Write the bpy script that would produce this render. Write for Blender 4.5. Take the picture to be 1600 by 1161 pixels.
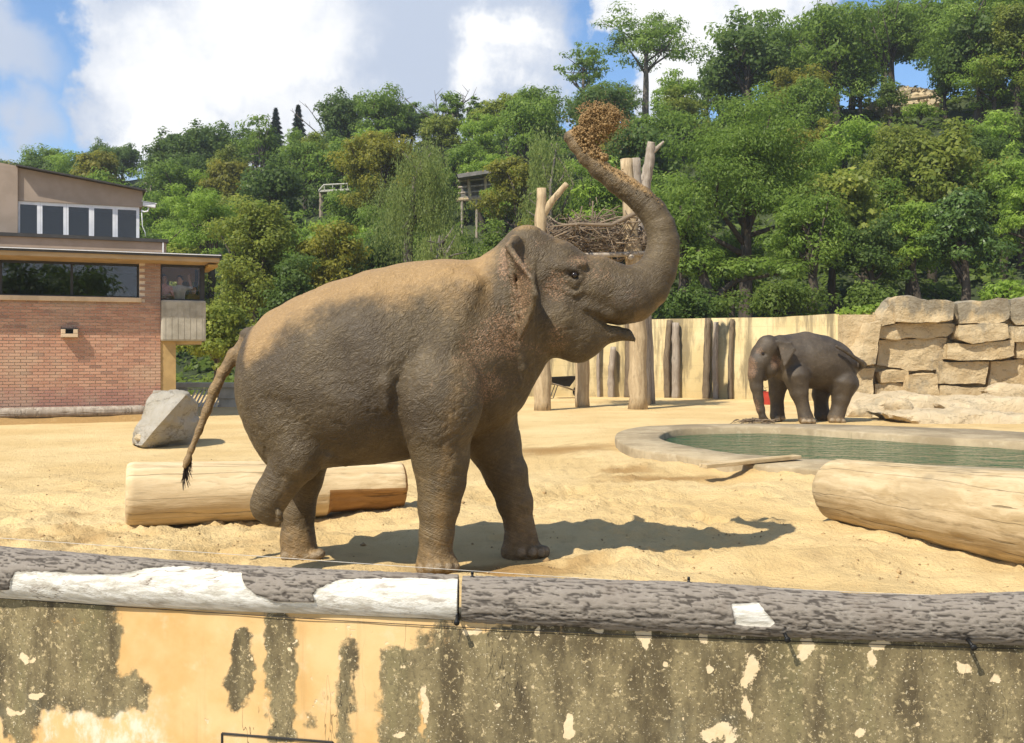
import bpy, bmesh, math, random
import numpy as np
from mathutils import Vector, Matrix

for o in list(bpy.data.objects):
    bpy.data.objects.remove(o, do_unlink=True)
scene = bpy.context.scene
COL = scene.collection
R = math.radians

# ------------------------------------------------------------------ camera
EYE = 1.7
cam_d = bpy.data.cameras.new('camera')
cam = bpy.data.objects.new('camera', cam_d)
COL.objects.link(cam)
cam.location = (0, 0, EYE)
cam.rotation_euler = (R(90), 0, 0)
cam_d.sensor_width = 36
cam_d.lens = 36.0
cam_d.shift_y = -30.5 / 1600
cam_d.clip_start = 0.05
cam_d.clip_end = 6000
scene.camera = cam

# ------------------------------------------------------------------ sun, exposure
SUN = Vector((0.52, 0.60, -1.0)).normalized()
sun_d = bpy.data.lights.new('sun', 'SUN')
sun_d.energy = 5.0
sun_d.angle = R(0.5)
sun_d.color = (1.0, 0.93, 0.80)
sun = bpy.data.objects.new('sun', sun_d)
COL.objects.link(sun)
sun.rotation_euler = SUN.to_track_quat('-Z', 'Y').to_euler()
sun.location = (-20, -18, 35)
scene.view_settings.view_transform = 'Standard'
scene.view_settings.look = 'None'
scene.view_settings.gamma = 1.0
scene.view_settings.exposure = 0.40
cy = scene.cycles
cy.max_bounces = 6
cy.diffuse_bounces = 3
cy.glossy_bounces = 2
cy.transmission_bounces = 3
cy.transparent_max_bounces = 6
cy.caustics_reflective = False
cy.caustics_refractive = False
scene.view_settings.use_curve_mapping = False

# ------------------------------------------------------------------ node helper
class NT:
    def __init__(s, tree):
        s.t = tree
        s.n = tree.nodes
        s.l = tree.links
    def node(s, typ, **kw):
        n = s.n.new(typ)
        ins = kw.pop('ins', {})
        for k, v in kw.items():
            setattr(n, k, v)
        for k, v in ins.items():
            s.put(n.inputs[k], v)
        return n
    def put(s, sock, v):
        if isinstance(v, bpy.types.NodeSocket):
            s.l.new(v, sock)
        elif isinstance(v, bpy.types.Node):
            s.l.new(v.outputs[0], sock)
        else:
            if hasattr(sock.default_value, '__len__') and not hasattr(v, '__len__'):
                v = (v,) * len(sock.default_value)
            if sock.type == 'RGBA' and len(v) == 3:
                v = (*v, 1)
            sock.default_value = v
    def math(s, op, a, b=0.0, c=0.0, clamp=False):
        n = s.n.new('ShaderNodeMath')
        n.operation = op
        n.use_clamp = clamp
        for i, v in enumerate((a, b, c)):
            s.put(n.inputs[i], v)
        return n.outputs[0]
    def vmath(s, op, a, b=(0, 0, 0)):
        n = s.n.new('ShaderNodeVectorMath')
        n.operation = op
        s.put(n.inputs[0], a)
        s.put(n.inputs[1], b)
        return n.outputs['Value'] if op in ('DOT_PRODUCT', 'LENGTH', 'DISTANCE') else n.outputs[0]
    def noise(s, vec, scale, detail=4, rough=0.55, dist=0.0, col=False):
        n = s.n.new('ShaderNodeTexNoise')
        s.put(n.inputs['Vector'], vec)
        s.put(n.inputs['Scale'], scale)
        s.put(n.inputs['Detail'], detail)
        s.put(n.inputs['Roughness'], rough)
        s.put(n.inputs['Distortion'], dist)
        return n.outputs['Color' if col else 'Fac']
    def voro(s, vec, scale, feature='F1', out='Distance', rnd=1.0):
        n = s.n.new('ShaderNodeTexVoronoi')
        n.feature = feature
        s.put(n.inputs['Vector'], vec)
        s.put(n.inputs['Scale'], scale)
        s.put(n.inputs['Randomness'], rnd)
        return n.outputs[out]
    def mix(s, f, a, b, mode='MIX'):
        n = s.n.new('ShaderNodeMix')
        n.data_type = 'RGBA'
        n.blend_type = mode
        s.put(n.inputs[0], f)
        s.put(n.inputs[6], a)
        s.put(n.inputs[7], b)
        return n.outputs[2]
    def mapv(s, vec, scale=(1, 1, 1), loc=(0, 0, 0)):
        n = s.n.new('ShaderNodeMapping')
        s.put(n.inputs['Vector'], vec)
        s.put(n.inputs['Scale'], scale)
        s.put(n.inputs['Location'], loc)
        return n.outputs[0]
    def step(s, v, a, b, clamp=True):
        n = s.n.new('ShaderNodeMapRange')
        n.interpolation_type = 'SMOOTHSTEP'
        s.put(n.inputs[0], v)
        s.put(n.inputs[1], a)
        s.put(n.inputs[2], b)
        s.put(n.inputs[3], 0.0)
        s.put(n.inputs[4], 1.0)
        return n.outputs[0]
    def attr(s, name, out='Fac'):
        n = s.n.new('ShaderNodeAttribute')
        n.attribute_name = name
        return n.outputs[out]
    def obco(s):
        return s.n.new('ShaderNodeTexCoord').outputs['Object']
    def pos(s):
        return s.n.new('ShaderNodeNewGeometry').outputs['Position']
    def bump(s, h, strength=0.5, dist=0.02, normal=None):
        n = s.n.new('ShaderNodeBump')
        s.put(n.inputs['Height'], h)
        n.inputs['Strength'].default_value = strength
        n.inputs['Distance'].default_value = dist
        if normal is not None:
            s.put(n.inputs['Normal'], normal)
        return n.outputs[0]

# ------------------------------------------------------------------ world: sky with clouds
world = bpy.data.worlds.new('World')
scene.world = world
world.use_nodes = True
world.cycles.sampling_method = 'NONE'
w = NT(world.node_tree)
w.n.clear()
sky = w.node('ShaderNodeTexSky', sky_type='NISHITA', sun_disc=False)
sky.sun_elevation = math.asin(-SUN.z)
sky.sun_rotation = math.atan2(-SUN.x, -SUN.y)
sky.altitude = 250
sky.dust_density = 0.4
sky.air_density = 1.0
sky.ozone_density = 1.0
d = w.vmath('NORMALIZE', w.node('ShaderNodeTexCoord').outputs['Generated'])
def pdir(px, py):
    return Vector(((px - 800) / 1600, 1, (550 - py) / 1600)).normalized()
def blobs(lst, vec):
    out = None
    for px, py, rx, amp in lst:
        r = rx / 1600
        dd = w.vmath('DISTANCE', vec, tuple(pdir(px, py)))
        g = w.math('MULTIPLY', w.math('SUBTRACT', 1.0, w.step(dd, 0.0, r)), amp)
        out = g if out is None else w.math('MAXIMUM', out, g)
    return out
nz3 = w.noise(d, 8, 6, 0.62, col=True)
nzx = w.node('ShaderNodeSeparateColor', ins={0: nz3}).outputs
warp = w.vmath('ADD', d, w.vmath('MULTIPLY', w.vmath('SUBTRACT', nz3, (0.5, 0.5, 0.5)), (0.20, 0.20, 0.20)))
cl = blobs([(300, 130, 260, 1), (420, 40, 330, 1.2), (560, 120, 330, 1.3), (690, 60, 300, 1.3), (600, 10, 300, 1.2), (330, 250, 180, .7), (470, 210, 200, .9),
            (800, 40, 90, .8), (765, 110, 130, .8), (640, 200, 220, .8), (1000, 10, 130, 1), (1110, 30, 170, 1), (1240, 30, 130, .9),
            (0, 40, 190, .50), (20, 180, 180, .50), (0, 310, 180, .5), (1050, 90, 150, .9), (860, 190, 100, .5)], warp)
# the same broken cumulus goes on over the rest of the sky
zc = w.math('ADD', w.math('MAXIMUM', w.node('ShaderNodeSeparateXYZ', ins={0: d}).outputs[2], 0.0), 0.22)
pl = w.vmath('DIVIDE', d, w.node('ShaderNodeCombineXYZ', ins={0: zc, 1: zc, 2: zc}))
far = w.math('SUBTRACT', w.math('MULTIPLY', w.noise(pl, 0.9, 4, 0.6), 1.9), 0.62)
infront = w.step(w.vmath('DOT_PRODUCT', d, tuple(pdir(620, 120))), 0.70, 0.82)
dens = w.math('ADD', w.math('MULTIPLY', cl, infront), w.math('MULTIPLY', far, w.math('SUBTRACT', 1.0, infront)))
fine = w.math('MULTIPLY', w.math('SUBTRACT', nzx[0], 0.5), 0.75)
dens = w.math('ADD', dens, fine)
mask = w.step(dens, 0.24, 0.50)
shade = w.noise(w.mapv(warp, (1, 1, 1.7)), 4.6, 2, 0.5)
puff = blobs([(300, 110, 210, 1), (260, 180, 130, 1), (420, 60, 220, 1), (800, 50, 90, 1), (770, 110, 100, .8), (480, 170, 150, .8), (1050, 20, 170, .9), (330, 250, 110, .8), (1220, 30, 100, .8)], warp)
shade = w.math('ADD', w.math('MULTIPLY', shade, 0.55), w.math('MULTIPLY', puff, 0.62))
ccol = w.mix(w.step(shade, 0.30, 0.80), (0.50, 0.57, 0.70), (0.97, 0.97, 0.97))
skyc = w.mix(1.0, sky, (0.74, 0.93, 1.10), 'MULTIPLY')
bg_sky = w.node('ShaderNodeBackground', ins={'Color': skyc, 'Strength': 0.125})
bg_cl = w.node('ShaderNodeBackground', ins={'Color': ccol, 'Strength': 0.88})
mx = w.node('ShaderNodeMixShader', ins={0: mask, 1: bg_sky, 2: bg_cl})
w.node('ShaderNodeOutputWorld', ins={'Surface': mx.outputs[0]})

# ------------------------------------------------------------------ numpy noise
_rs = np.random.RandomState(7)
PERM = np.concatenate([_rs.permutation(256)] * 3).astype(np.int32)
VAL = (_rs.rand(256).astype(np.float32) * 2 - 1)
def vnoise(x, y, z, seed=0):
    x = np.asarray(x, np.float32) + seed * 17.31
    y = np.asarray(y, np.float32) + seed * 5.77
    z = np.asarray(z, np.float32) + seed * 9.13
    ix, iy, iz = np.floor(x).astype(np.int32), np.floor(y).astype(np.int32), np.floor(z).astype(np.int32)
    fx, fy, fz = x - ix, y - iy, z - iz
    fx, fy, fz = [f * f * f * (f * (f * 6 - 15) + 10) for f in (fx, fy, fz)]
    def hh(a, b, c):
        return VAL[PERM[(PERM[(PERM[(a & 255)] + b) & 255] + c) & 255]]
    def lx(b, c):
        u = hh(ix, iy + b, iz + c)
        return u + fx * (hh(ix + 1, iy + b, iz + c) - u)
    def ly(c):
        u = lx(0, c)
        return u + fy * (lx(1, c) - u)
    u = ly(0)
    return u + fz * (ly(1) - u)
def fbm(x, y, z, octv=4, rough=0.5, seed=0):
    a, s, t = 1.0, 0.0, 0.0
    for i in range(octv):
        s = s + a * vnoise(x * 2 ** i, y * 2 ** i, z * 2 ** i, seed + i * 3)
        t += a
        a *= rough
    return s / t
def sstep(v, a, b):
    t = np.clip((v - a) / (b - a), 0, 1)
    return t * t * (3 - 2 * t)

# ------------------------------------------------------------------ object helpers
def P(px, py, Y):                      # a point measured on the photograph, put at its real distance Y
    return np.array([(px - 800) / 1600 * Y, Y, EYE + (550 - py) / 1600 * Y])
def PZ(px, py, z):                     # a point measured on the photograph, lying at height z
    Y = (EYE - z) * 1600 / (py - 550)
    return np.array([(px - 800) / 1600 * Y, Y, z])
def mesh_np(name, V, F, smooth=True, attrs=None):
    me = bpy.data.meshes.new(name)
    V = np.asarray(V, np.float32)
    F = np.asarray(F, np.int32)
    k = F.shape[1]
    me.vertices.add(len(V))
    me.vertices.foreach_set('co', V.ravel())
    me.loops.add(F.size)
    me.loops.foreach_set('vertex_index', F.ravel())
    me.polygons.add(len(F))
    me.polygons.foreach_set('loop_start', np.arange(0, F.size, k, dtype=np.int32))
    if smooth:
        me.polygons.foreach_set('use_smooth', np.ones(len(F), bool))
    for an, av in (attrs or {}).items():
        at = me.attributes.new(an, 'FLOAT', 'POINT')
        at.data.foreach_set('value', np.asarray(av, np.float32))
    me.update(calc_edges=True)
    return me
def tag(o, label=None, cat=None, group=None, kind=None):
    if label: o['label'] = label
    if cat: o['category'] = cat
    if group: o['group'] = group
    if kind: o['kind'] = kind
    return o
def link(name, me, m, parent=None):
    o = bpy.data.objects.new(name, me)
    COL.objects.link(o)
    if me is not None and m is not None:
        me.materials.clear()
        for mm in (m if isinstance(m, (list, tuple)) else [m]):
            me.materials.append(mm)
    if parent is not None:
        o.parent = parent
    return o
def thing(name, label, cat, loc=(0, 0, 0), rz=0, group=None):
    o = bpy.data.objects.new(name, None)
    COL.objects.link(o)
    o.location = loc
    o.rotation_euler = (0, 0, rz)
    o.empty_display_size = 0.2
    return tag(o, label, cat, group)
class MB:                              # collects shapes into one mesh
    def __init__(s):
        s.bm = bmesh.new()
    def box(s, c, d, rot=None, bevel=0.0):
        m = Matrix.Translation(c)
        if rot is not None:
            m = m @ rot
        g = bmesh.ops.create_cube(s.bm, size=1, matrix=m @ Matrix.Diagonal((*d, 1)))
        if bevel:
            vs = set(g['verts'])
            es = [e for e in s.bm.edges if e.verts[0] in vs and e.verts[1] in vs]
            bmesh.ops.bevel(s.bm, geom=es, offset=bevel, segments=2, affect='EDGES', profile=0.6)
        return s
    def bar(s, a, b, r0, r1=None, n=8, cap=True):
        a, b = Vector(a), Vector(b)
        r1 = r0 if r1 is None else r1
        m = Matrix.Translation((a + b) / 2) @ (b - a).to_track_quat('Z', 'Y').to_matrix().to_4x4()
        bmesh.ops.create_cone(s.bm, cap_ends=cap, segments=n, radius1=r0, radius2=r1, depth=(b - a).length, matrix=m)
        return s
    def tube(s, pts, rads, n=7):
        pts = [Vector(p) for p in pts]
        rings = []
        for i, p in enumerate(pts):
            t = (pts[min(i + 1, len(pts) - 1)] - pts[max(i - 1, 0)]).normalized()
            u = t.cross(Vector((0.31, 0.17, 0.93)))
            if u.length < 0.1:
                u = t.cross(Vector((1, 0, 0)))
            u.normalize()
            v = t.cross(u)
            rings.append([s.bm.verts.new(p + rads[i] * (math.cos(2 * math.pi * k / n) * u + math.sin(2 * math.pi * k / n) * v)) for k in range(n)])
        for a, b in zip(rings, rings[1:]):
            for k in range(n):
                s.bm.faces.new((a[k], a[(k + 1) % n], b[(k + 1) % n], b[k]))
        s.bm.faces.new(rings[0][::-1])
        s.bm.faces.new(rings[-1])
        return s
    def prism(s, pts, off):            # planar outline pushed along off
        a = [s.bm.verts.new(Vector(p)) for p in pts]
        b = [s.bm.verts.new(Vector(p) + Vector(off)) for p in pts]
        s.bm.faces.new(a)
        s.bm.faces.new(b[::-1])
        for i in range(len(a)):
            j = (i + 1) % len(a)
            s.bm.faces.new((a[j], a[i], b[i], b[j]))
        return s
    def quad(s, pts):
        s.bm.faces.new([s.bm.verts.new(Vector(p)) for p in pts])
        return s
    def mesh(s, name, smooth=False):
        bmesh.ops.recalc_face_normals(s.bm, faces=s.bm.faces)
        me = bpy.data.meshes.new(name)
        if smooth:
            for f in s.bm.faces:
                f.smooth = True
        s.bm.to_mesh(me)
        s.bm.free()
        return me
    def build(s, name, m, parent=None, smooth=False):
        return link(name, s.mesh(name, smooth), m, parent)

# ------------------------------------------------------------------ materials
def newmat(name):
    m = bpy.data.materials.new(name)
    m.use_nodes = True
    t = NT(m.node_tree)
    b = t.n['Principled BSDF']
    return m, t, b
def simple(name, c1, c2=None, scale=6, rough=0.85, bump=0.0, bscale=40, stretch=(1, 1, 1), spec=0.3, metal=0.0, isl=0.0, lo=0.35, hi=0.65, bdist=0.01):
    m, t, b = newmat(name)
    co = t.mapv(t.obco(), stretch)
    if c2 is None:
        c2 = tuple(c * 0.75 for c in c1)
    col = t.mix(t.step(t.noise(co, scale, 5, 0.6), lo, hi), c2, c1)
    if isl:
        g = t.node('ShaderNodeNewGeometry').outputs['Random Per Island']
        ob = t.node('ShaderNodeObjectInfo').outputs['Random']
        r = t.math('FRACT', t.math('ADD', g, ob))
        col = t.mix(isl, col, t.mix(r, tuple(c * 0.55 for c in c1), tuple(min(1, c * 1.45) for c in c1)))
    t.put(b.inputs['Base Color'], col)
    b.inputs['Roughness'].default_value = rough
    b.inputs['Specular IOR Level'].default_value = spec
    b.inputs['Metallic'].default_value = metal
    if bump:
        t.put(b.inputs['Normal'], t.bump(t.noise(co, bscale, 6, 0.65), bump, bdist))
    return m
M = {}
M['concrete'] = simple('concrete', (.42, .38, .30), (.30, .27, .21), 3, .9, .35, 30)
M['pale_concrete'] = simple('pale_concrete', (.55, .52, .45), (.42, .40, .34), 2.5, .9, .25, 30)
M['stucco'] = simple('stucco', (.36, .285, .225), (.31, .245, .19), 2, .95, .3, 90)
M['dark_flashing'] = simple('dark_flashing', (.06, .058, .055), None, 4, .55)
M['white_metal'] = simple('white_metal', (.78, .78, .78), (.66, .66, .68), 3, .45)
M['dark_metal'] = simple('dark_metal', (.035, .033, .03), None, 8, .5)
M['black'] = simple('black_plastic', (.012, .012, .012), None, 8, .45)
M['wood_fascia'] = simple('wood_fascia', (.44, .31, .17), (.36, .25, .13), 2, .8, .2, 12, (1, 1, 6))
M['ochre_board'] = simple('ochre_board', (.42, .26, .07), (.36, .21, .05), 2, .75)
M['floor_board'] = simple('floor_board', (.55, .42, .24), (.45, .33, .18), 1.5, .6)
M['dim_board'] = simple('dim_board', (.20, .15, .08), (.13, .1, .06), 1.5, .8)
M['sill_stone'] = simple('sill_stone', (.62, .47, .31), (.52, .39, .25), 4, .85, .2, 40)
M['tan_plaster'] = simple('tan_plaster', (.46, .31, .13), (.36, .24, .10), 3, .9, .2, 30)
M['mortar'] = simple('mortar', (.70, .58, .44), (.58, .47, .35), 8, .95, .3, 60)
M['twig'] = simple('twig', (.22, .165, .11), (.10, .075, .05), 5, .9, isl=.5)
M['bark_dark'] = simple('bark_dark', (.095, .075, .055), (.05, .04, .03), 6, .95, .6, 18, (1, 1, .25), bdist=.03)
M['bark_grey'] = simple('bark_grey', (.17, .145, .12), (.09, .075, .06), 6, .95, .6, 18, (1, 1, .25), bdist=.03)
M['wire'] = simple('wire', (.55, .5, .42), None, 8, .5)
M['rubber'] = simple('rubber', (.02, .02, .02), None, 8, .8)
M['red_paint'] = simple('red_paint', (.45, .05, .03), (.36, .04, .025), 6, .5)
M['blue_paint'] = simple('blue_paint', (.25, .33, .5), None, 6, .6)
M['weathered_roof'] = simple('weathered_roof', (.22, .20, .18), (.15, .14, .12), 3, .85)
M['cream_wall'] = simple('cream_wall', (.6, .47, .22), (.5, .38, .17), 2, .9)

def brick_mat():
    m, t, b = newmat('brick')
    g = t.node('ShaderNodeNewGeometry').outputs['Random Per Island']
    ob = t.node('ShaderNodeObjectInfo').outputs['Random']
    r = t.math('FRACT', t.math('ADD', g, ob))
    pos = t.pos()
    col = t.mix(r, (.41, .205, .13), (.53, .30, .195))
    col = t.mix(t.math('MULTIPLY', t.step(t.math('FRACT', t.math('MULTIPLY', r, 7.3)), .88, .99), .6), col, (.20, .115, .085))
    z = t.node('ShaderNodeSeparateXYZ', ins={0: pos}).outputs[2]
    nz = t.noise(pos, 1.1, 5, .6)
    # washed maroon paint on the lowest courses, limestone bloom in patches, shade of the eaves painted as a dark band under the sill
    col = t.mix(t.math('MULTIPLY', t.math('SUBTRACT', 1.0, t.step(t.math('ADD', z, t.math('MULTIPLY', nz, .12)), .80, .90)), .6), col, (.36, .17, .135))
    col = t.mix(t.math('MULTIPLY', t.step(t.noise(pos, .9, 5, .6), .50, .66), .42), col, (.52, .40, .27))
    col = t.mix(t.math('MULTIPLY', t.step(z, 2.80, 2.98), .45), col, (.14, .12, .10))
    t.put(b.inputs['Base Color'], col)
    b.inputs['Roughness'].default_value = .92
    t.put(b.inputs['Normal'], t.bump(t.noise(pos, 60, 5, .6), .3, .006))
    return m
M['brick'] = brick_mat()

def glass_mat(name, tint, refl):
    m, t, b = newmat(name)
    t.n.remove(b)
    fr = t.node('ShaderNodeFresnel', ins={'IOR': 1.5})
    f = t.math('ADD', t.math('MULTIPLY', fr.outputs[0], 1.0), refl, clamp=True)
    gl = t.node('ShaderNodeBsdfGlossy', ins={'Color': (.8, .83, .85), 'Roughness': .015})
    tr = t.node('ShaderNodeBsdfTransparent', ins={'Color': tint})
    mxs = t.node('ShaderNodeMixShader', ins={0: f, 1: tr.outputs[0], 2: gl.outputs[0]})
    t.put(t.n['Material Output'].inputs['Surface'], mxs.outputs[0])
    return m
M['glass'] = glass_mat('window_glass', (.55, .52, .46), .07)
M['glass_clear'] = glass_mat('clear_glass', (.92, .90, .86), .0)
M['glass_dark'] = glass_mat('tinted_glass', (.45, .46, .44), .05)

def sand_mat():
    m, t, b = newmat('sand')
    pos = t.pos()
    big = t.noise(pos, .35, 5, .6)
    mid = t.noise(pos, 2.3, 6, .62)
    fine = t.noise(pos, 38, 5, .7)
    col = t.mix(t.step(big, .35, .68), (.61, .43, .195), (.73, .545, .275))
    col = t.mix(t.math('MULTIPLY', t.step(mid, .54, .70), .45), col, (.44, .30, .145))
    col = t.mix(t.math('MULTIPLY', t.step(fine, .60, .74), .5), col, (.33, .22, .10))
    col = t.mix(t.math('MULTIPLY', t.attr('damp'), t.step(t.math('ADD', mid, t.math('MULTIPLY', t.math('SUBTRACT', t.attr('damp'), .5), .5)), .32, .62)), col, (.36, .215, .08))
    spk = t.voro(pos, 9, rnd=1.0)
    pick = t.step(t.noise(pos, 3.1, 3, .5), .54, .66)
    col = t.mix(t.math('MULTIPLY', t.math('SUBTRACT', 1.0, t.step(spk, .05, .14)), t.math('MULTIPLY', pick, .8)), col, (.17, .11, .05))
    t.put(b.inputs['Base Color'], col)
    b.inputs['Roughness'].default_value = .97
    b.inputs['Specular IOR Level'].default_value = .1
    h = t.math('ADD', t.math('MULTIPLY', t.noise(pos, 7, 7, .7), 1.0), t.math('MULTIPLY', t.noise(pos, 28, 5, .7), .35))
    t.put(b.inputs['Normal'], t.bump(h, .85, .06))
    return m
M['sand'] = sand_mat()

def wood_mat(name, c1, c2, crack=.6, axis=0):
    m, t, b = newmat(name)
    co = t.obco()
    st = [7, 7, 7]
    st[axis] = .7
    v = t.vmath('ADD', t.mapv(co, st), t.vmath('MULTIPLY', t.noise(co, 2, 3, .5, col=True), (1.3, 1.3, 1.3)))
    g = t.noise(v, 1.2, 7, .65)
    col = t.mix(t.step(g, .36, .66), c2, c1)
    st2 = [5.2, 5.2, 5.2]
    st2[axis] = .13
    v2 = t.vmath('ADD', t.mapv(co, st2), t.vmath('MULTIPLY', t.noise(co, 1.5, 4, .5, col=True), (.35, .35, .35)))
    ck = t.math('ABSOLUTE', t.math('SUBTRACT', t.noise(v2, 1.0, 3, .5), .5))
    line = t.math('MULTIPLY', t.math('SUBTRACT', 1.0, t.step(ck, .002, .013)), t.step(t.noise(co, 1.1, 2, .5), .43, .55))
    col = t.mix(t.math('MULTIPLY', line, crack), col, tuple(c * .22 for c in c2))
    kn = t.voro(t.mapv(co, [1.1 if i == axis else 1.6 for i in range(3)]), 1.3)
    col = t.mix(t.math('MULTIPLY', t.math('SUBTRACT', 1.0, t.step(kn, .05, .13)), .6), col, tuple(c * .5 for c in c1))
    st3 = [26, 26, 26]
    st3[axis] = .55
    fine = t.noise(t.vmath('ADD', t.mapv(co, st3), t.vmath('MULTIPLY', t.noise(co, 3, 3, .5, col=True), (2.0, 2.0, 2.0))), 1.0, 3, .6)
    col = t.mix(t.math('MULTIPLY', t.step(fine, .56, .70), .45), col, tuple(c * .45 for c in c2))
    stain = t.step(t.noise(co, .9, 5, .6), .55, .72)
    col = t.mix(t.math('MULTIPLY', stain, .35), col, tuple(c * .62 for c in c1))
    t.put(b.inputs['Base Color'], col)
    b.inputs['Roughness'].default_value = .85
    b.inputs['Specular IOR Level'].default_value = .2
    h = t.math('SUBTRACT', t.math('MULTIPLY', g, .6), t.math('ADD', t.math('MULTIPLY', line, 1.2), t.math('MULTIPLY', fine, .5)))
    t.put(b.inputs['Normal'], t.bump(h, .55, .02))
    return m
M['pale_log'] = wood_mat('pale_log', (.68, .53, .32), (.54, .40, .22), .45)
M['split_log'] = wood_mat('split_log', (.38, .21, .08), (.24, .125, .045))
M['grey_log'] = wood_mat('grey_log', (.58, .45, .27), (.40, .29, .15))
M['post_wood'] = wood_mat('post_wood', (.50, .385, .235), (.34, .25, .145), .6, 2)
M['old_post'] = wood_mat('old_post', (.22, .17, .11), (.13, .095, .06), .6, 2)
M['grey_post'] = wood_mat('grey_post', (.40, .34, .27), (.26, .21, .16), .6, 2)

def bark_mat():
    m, t, b = newmat('log_bark')
    co = t.obco()
    bare = t.attr('bare')
    rel = t.attr('relief')
    col = t.mix(t.step(rel, .10, .62), (.075, .063, .052), (.235, .202, .166))
    col = t.mix(t.math('MULTIPLY', t.step(t.noise(co, 22, 6, .7), .52, .70), .55), col, (.33, .295, .245))
    col = t.mix(t.math('MULTIPLY', t.step(t.noise(co, 3.0, 4, .6), .55, .7), .4), col, (.16, .125, .095))
    grain = t.noise(t.mapv(co, (3, 40, 40)), 1.0, 6, .65)
    wood = t.mix(t.step(grain, .38, .62), (.50, .46, .38), (.74, .71, .64))
    drt = t.noise(t.mapv(co, (3.5, 13, 13)), 1.6, 6, .7)
    wood = t.mix(t.math('MULTIPLY', t.step(drt, .54, .66), .75), wood, (.33, .28, .22))
    ck = t.math('ABSOLUTE', t.math('SUBTRACT', t.noise(t.mapv(co, (.30, 14, 14)), 1.1, 3, .5), .5))
    wood = t.mix(t.math('MULTIPLY', t.math('SUBTRACT', 1.0, t.step(ck, .002, .013)), t.step(t.noise(co, 2.5, 2, .5), .45, .6)), wood, (.20, .16, .12))
    col = t.mix(t.step(bare, .45, .55), col, wood)
    t.put(b.inputs['Base Color'], col)
    b.inputs['Roughness'].default_value = .9
    b.inputs['Specular IOR Level'].default_value = .2
    t.put(b.inputs['Normal'], t.bump(t.noise(t.mapv(co, (1, 2.2, 2.2)), 36, 6, .7), .55, .012))
    return m
M['log_bark'] = bark_mat()

def plaster_mat():
    m, t, b = newmat('stained_plaster')
    co = t.obco()
    st = t.attr('stain')
    chip = t.attr('chip')
    n1 = t.noise(t.mapv(co, (1, 1, .6)), 9, 8, .68)
    n2 = t.noise(co, 46, 5, .7)
    base = t.mix(t.step(t.noise(co, 1.8, 5, .6), .35, .66), (.60, .36, .135), (.69, .47, .225))
    base = t.mix(t.math('MULTIPLY', t.step(t.noise(co, 6.5, 5, .65), .54, .74), .45), base, (.72, .56, .35))
    base = t.mix(t.math('MULTIPLY', t.step(t.noise(t.mapv(co, (5, 5, .30)), 1.3, 5, .65), .56, .72), .4), base, (.40, .25, .10))
    base = t.mix(t.math('MULTIPLY', t.attr('lime'), t.step(n1, .40, .62)), base, (.68, .62, .47))
    s = t.math('ADD', st, t.math('ADD', t.math('MULTIPLY', t.math('SUBTRACT', n1, .5), .85), t.math('MULTIPLY', t.math('SUBTRACT', n2, .5), .55)))
    smask = t.step(s, .31, .66)
    mould = t.mix(t.step(t.noise(t.mapv(co, (1, 1, .35)), 5.5, 6, .65), .34, .64), (.062, .052, .032), (.225, .185, .098))
    mould = t.mix(t.math('MULTIPLY', t.step(t.noise(t.mapv(co, (1, 1, .16)), 3.6, 4, .6), .54, .68), .5), mould, (.21, .185, .09))
    mould = t.mix(t.step(t.noise(co, 30, 6, .75), .555, .63), mould, (.46, .365, .20))
    mould = t.mix(t.math('MULTIPLY', t.step(t.noise(co, 55, 4, .7), .52, .64), .6), mould, (.07, .06, .04))
    mould = t.mix(t.step(t.noise(co, 88, 3, .6), .64, .69), mould, (.60, .52, .36))
    col = t.mix(t.math('MULTIPLY', smask, .95), base, mould)
    sp = t.voro(t.vmath('ADD', co, t.vmath('MULTIPLY', t.noise(co, 30, 4, .65, col=True), (.05, .05, .05))), 17)
    spk = t.math('MULTIPLY', t.math('SUBTRACT', 1.0, t.step(sp, .13, .19)), t.step(t.noise(co, 3.2, 3, .6), .58, .66))
    chips = t.math('MAXIMUM', t.step(t.math('ADD', chip, t.math('ADD', t.math('MULTIPLY', t.math('SUBTRACT', n1, .5), 1.5), t.math('MULTIPLY', t.math('SUBTRACT', n2, .5), .8))), .54, .66), spk)
    col = t.mix(chips, col, t.mix(t.noise(co, 12, 4, .6), (.66, .47, .24), (.74, .62, .43)))
    ck = t.math('ABSOLUTE', t.math('SUBTRACT', t.noise(t.mapv(co, (2.6, 2.6, .45)), 1.0, 5, .6), .5))
    crack = t.math('MULTIPLY', t.math('SUBTRACT', 1.0, t.step(ck, .0006, .0025)), t.step(t.noise(co, .9, 2, .5), .52, .6))
    col = t.mix(t.math('MULTIPLY', crack, .7), col, (.06, .05, .035))
    t.put(b.inputs['Base Color'], col)
    b.inputs['Roughness'].default_value = .95
    b.inputs['Specular IOR Level'].default_value = .15
    h = t.math('SUBTRACT', t.math('ADD', t.math('MULTIPLY', smask, t.math('MULTIPLY', n2, .6)), t.math('MULTIPLY', n1, .3)), t.math('ADD', t.math('MULTIPLY', chips, .5), crack))
    t.put(b.inputs['Normal'], t.bump(h, .5, .012))
    return m
M['plaster'] = plaster_mat()

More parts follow.
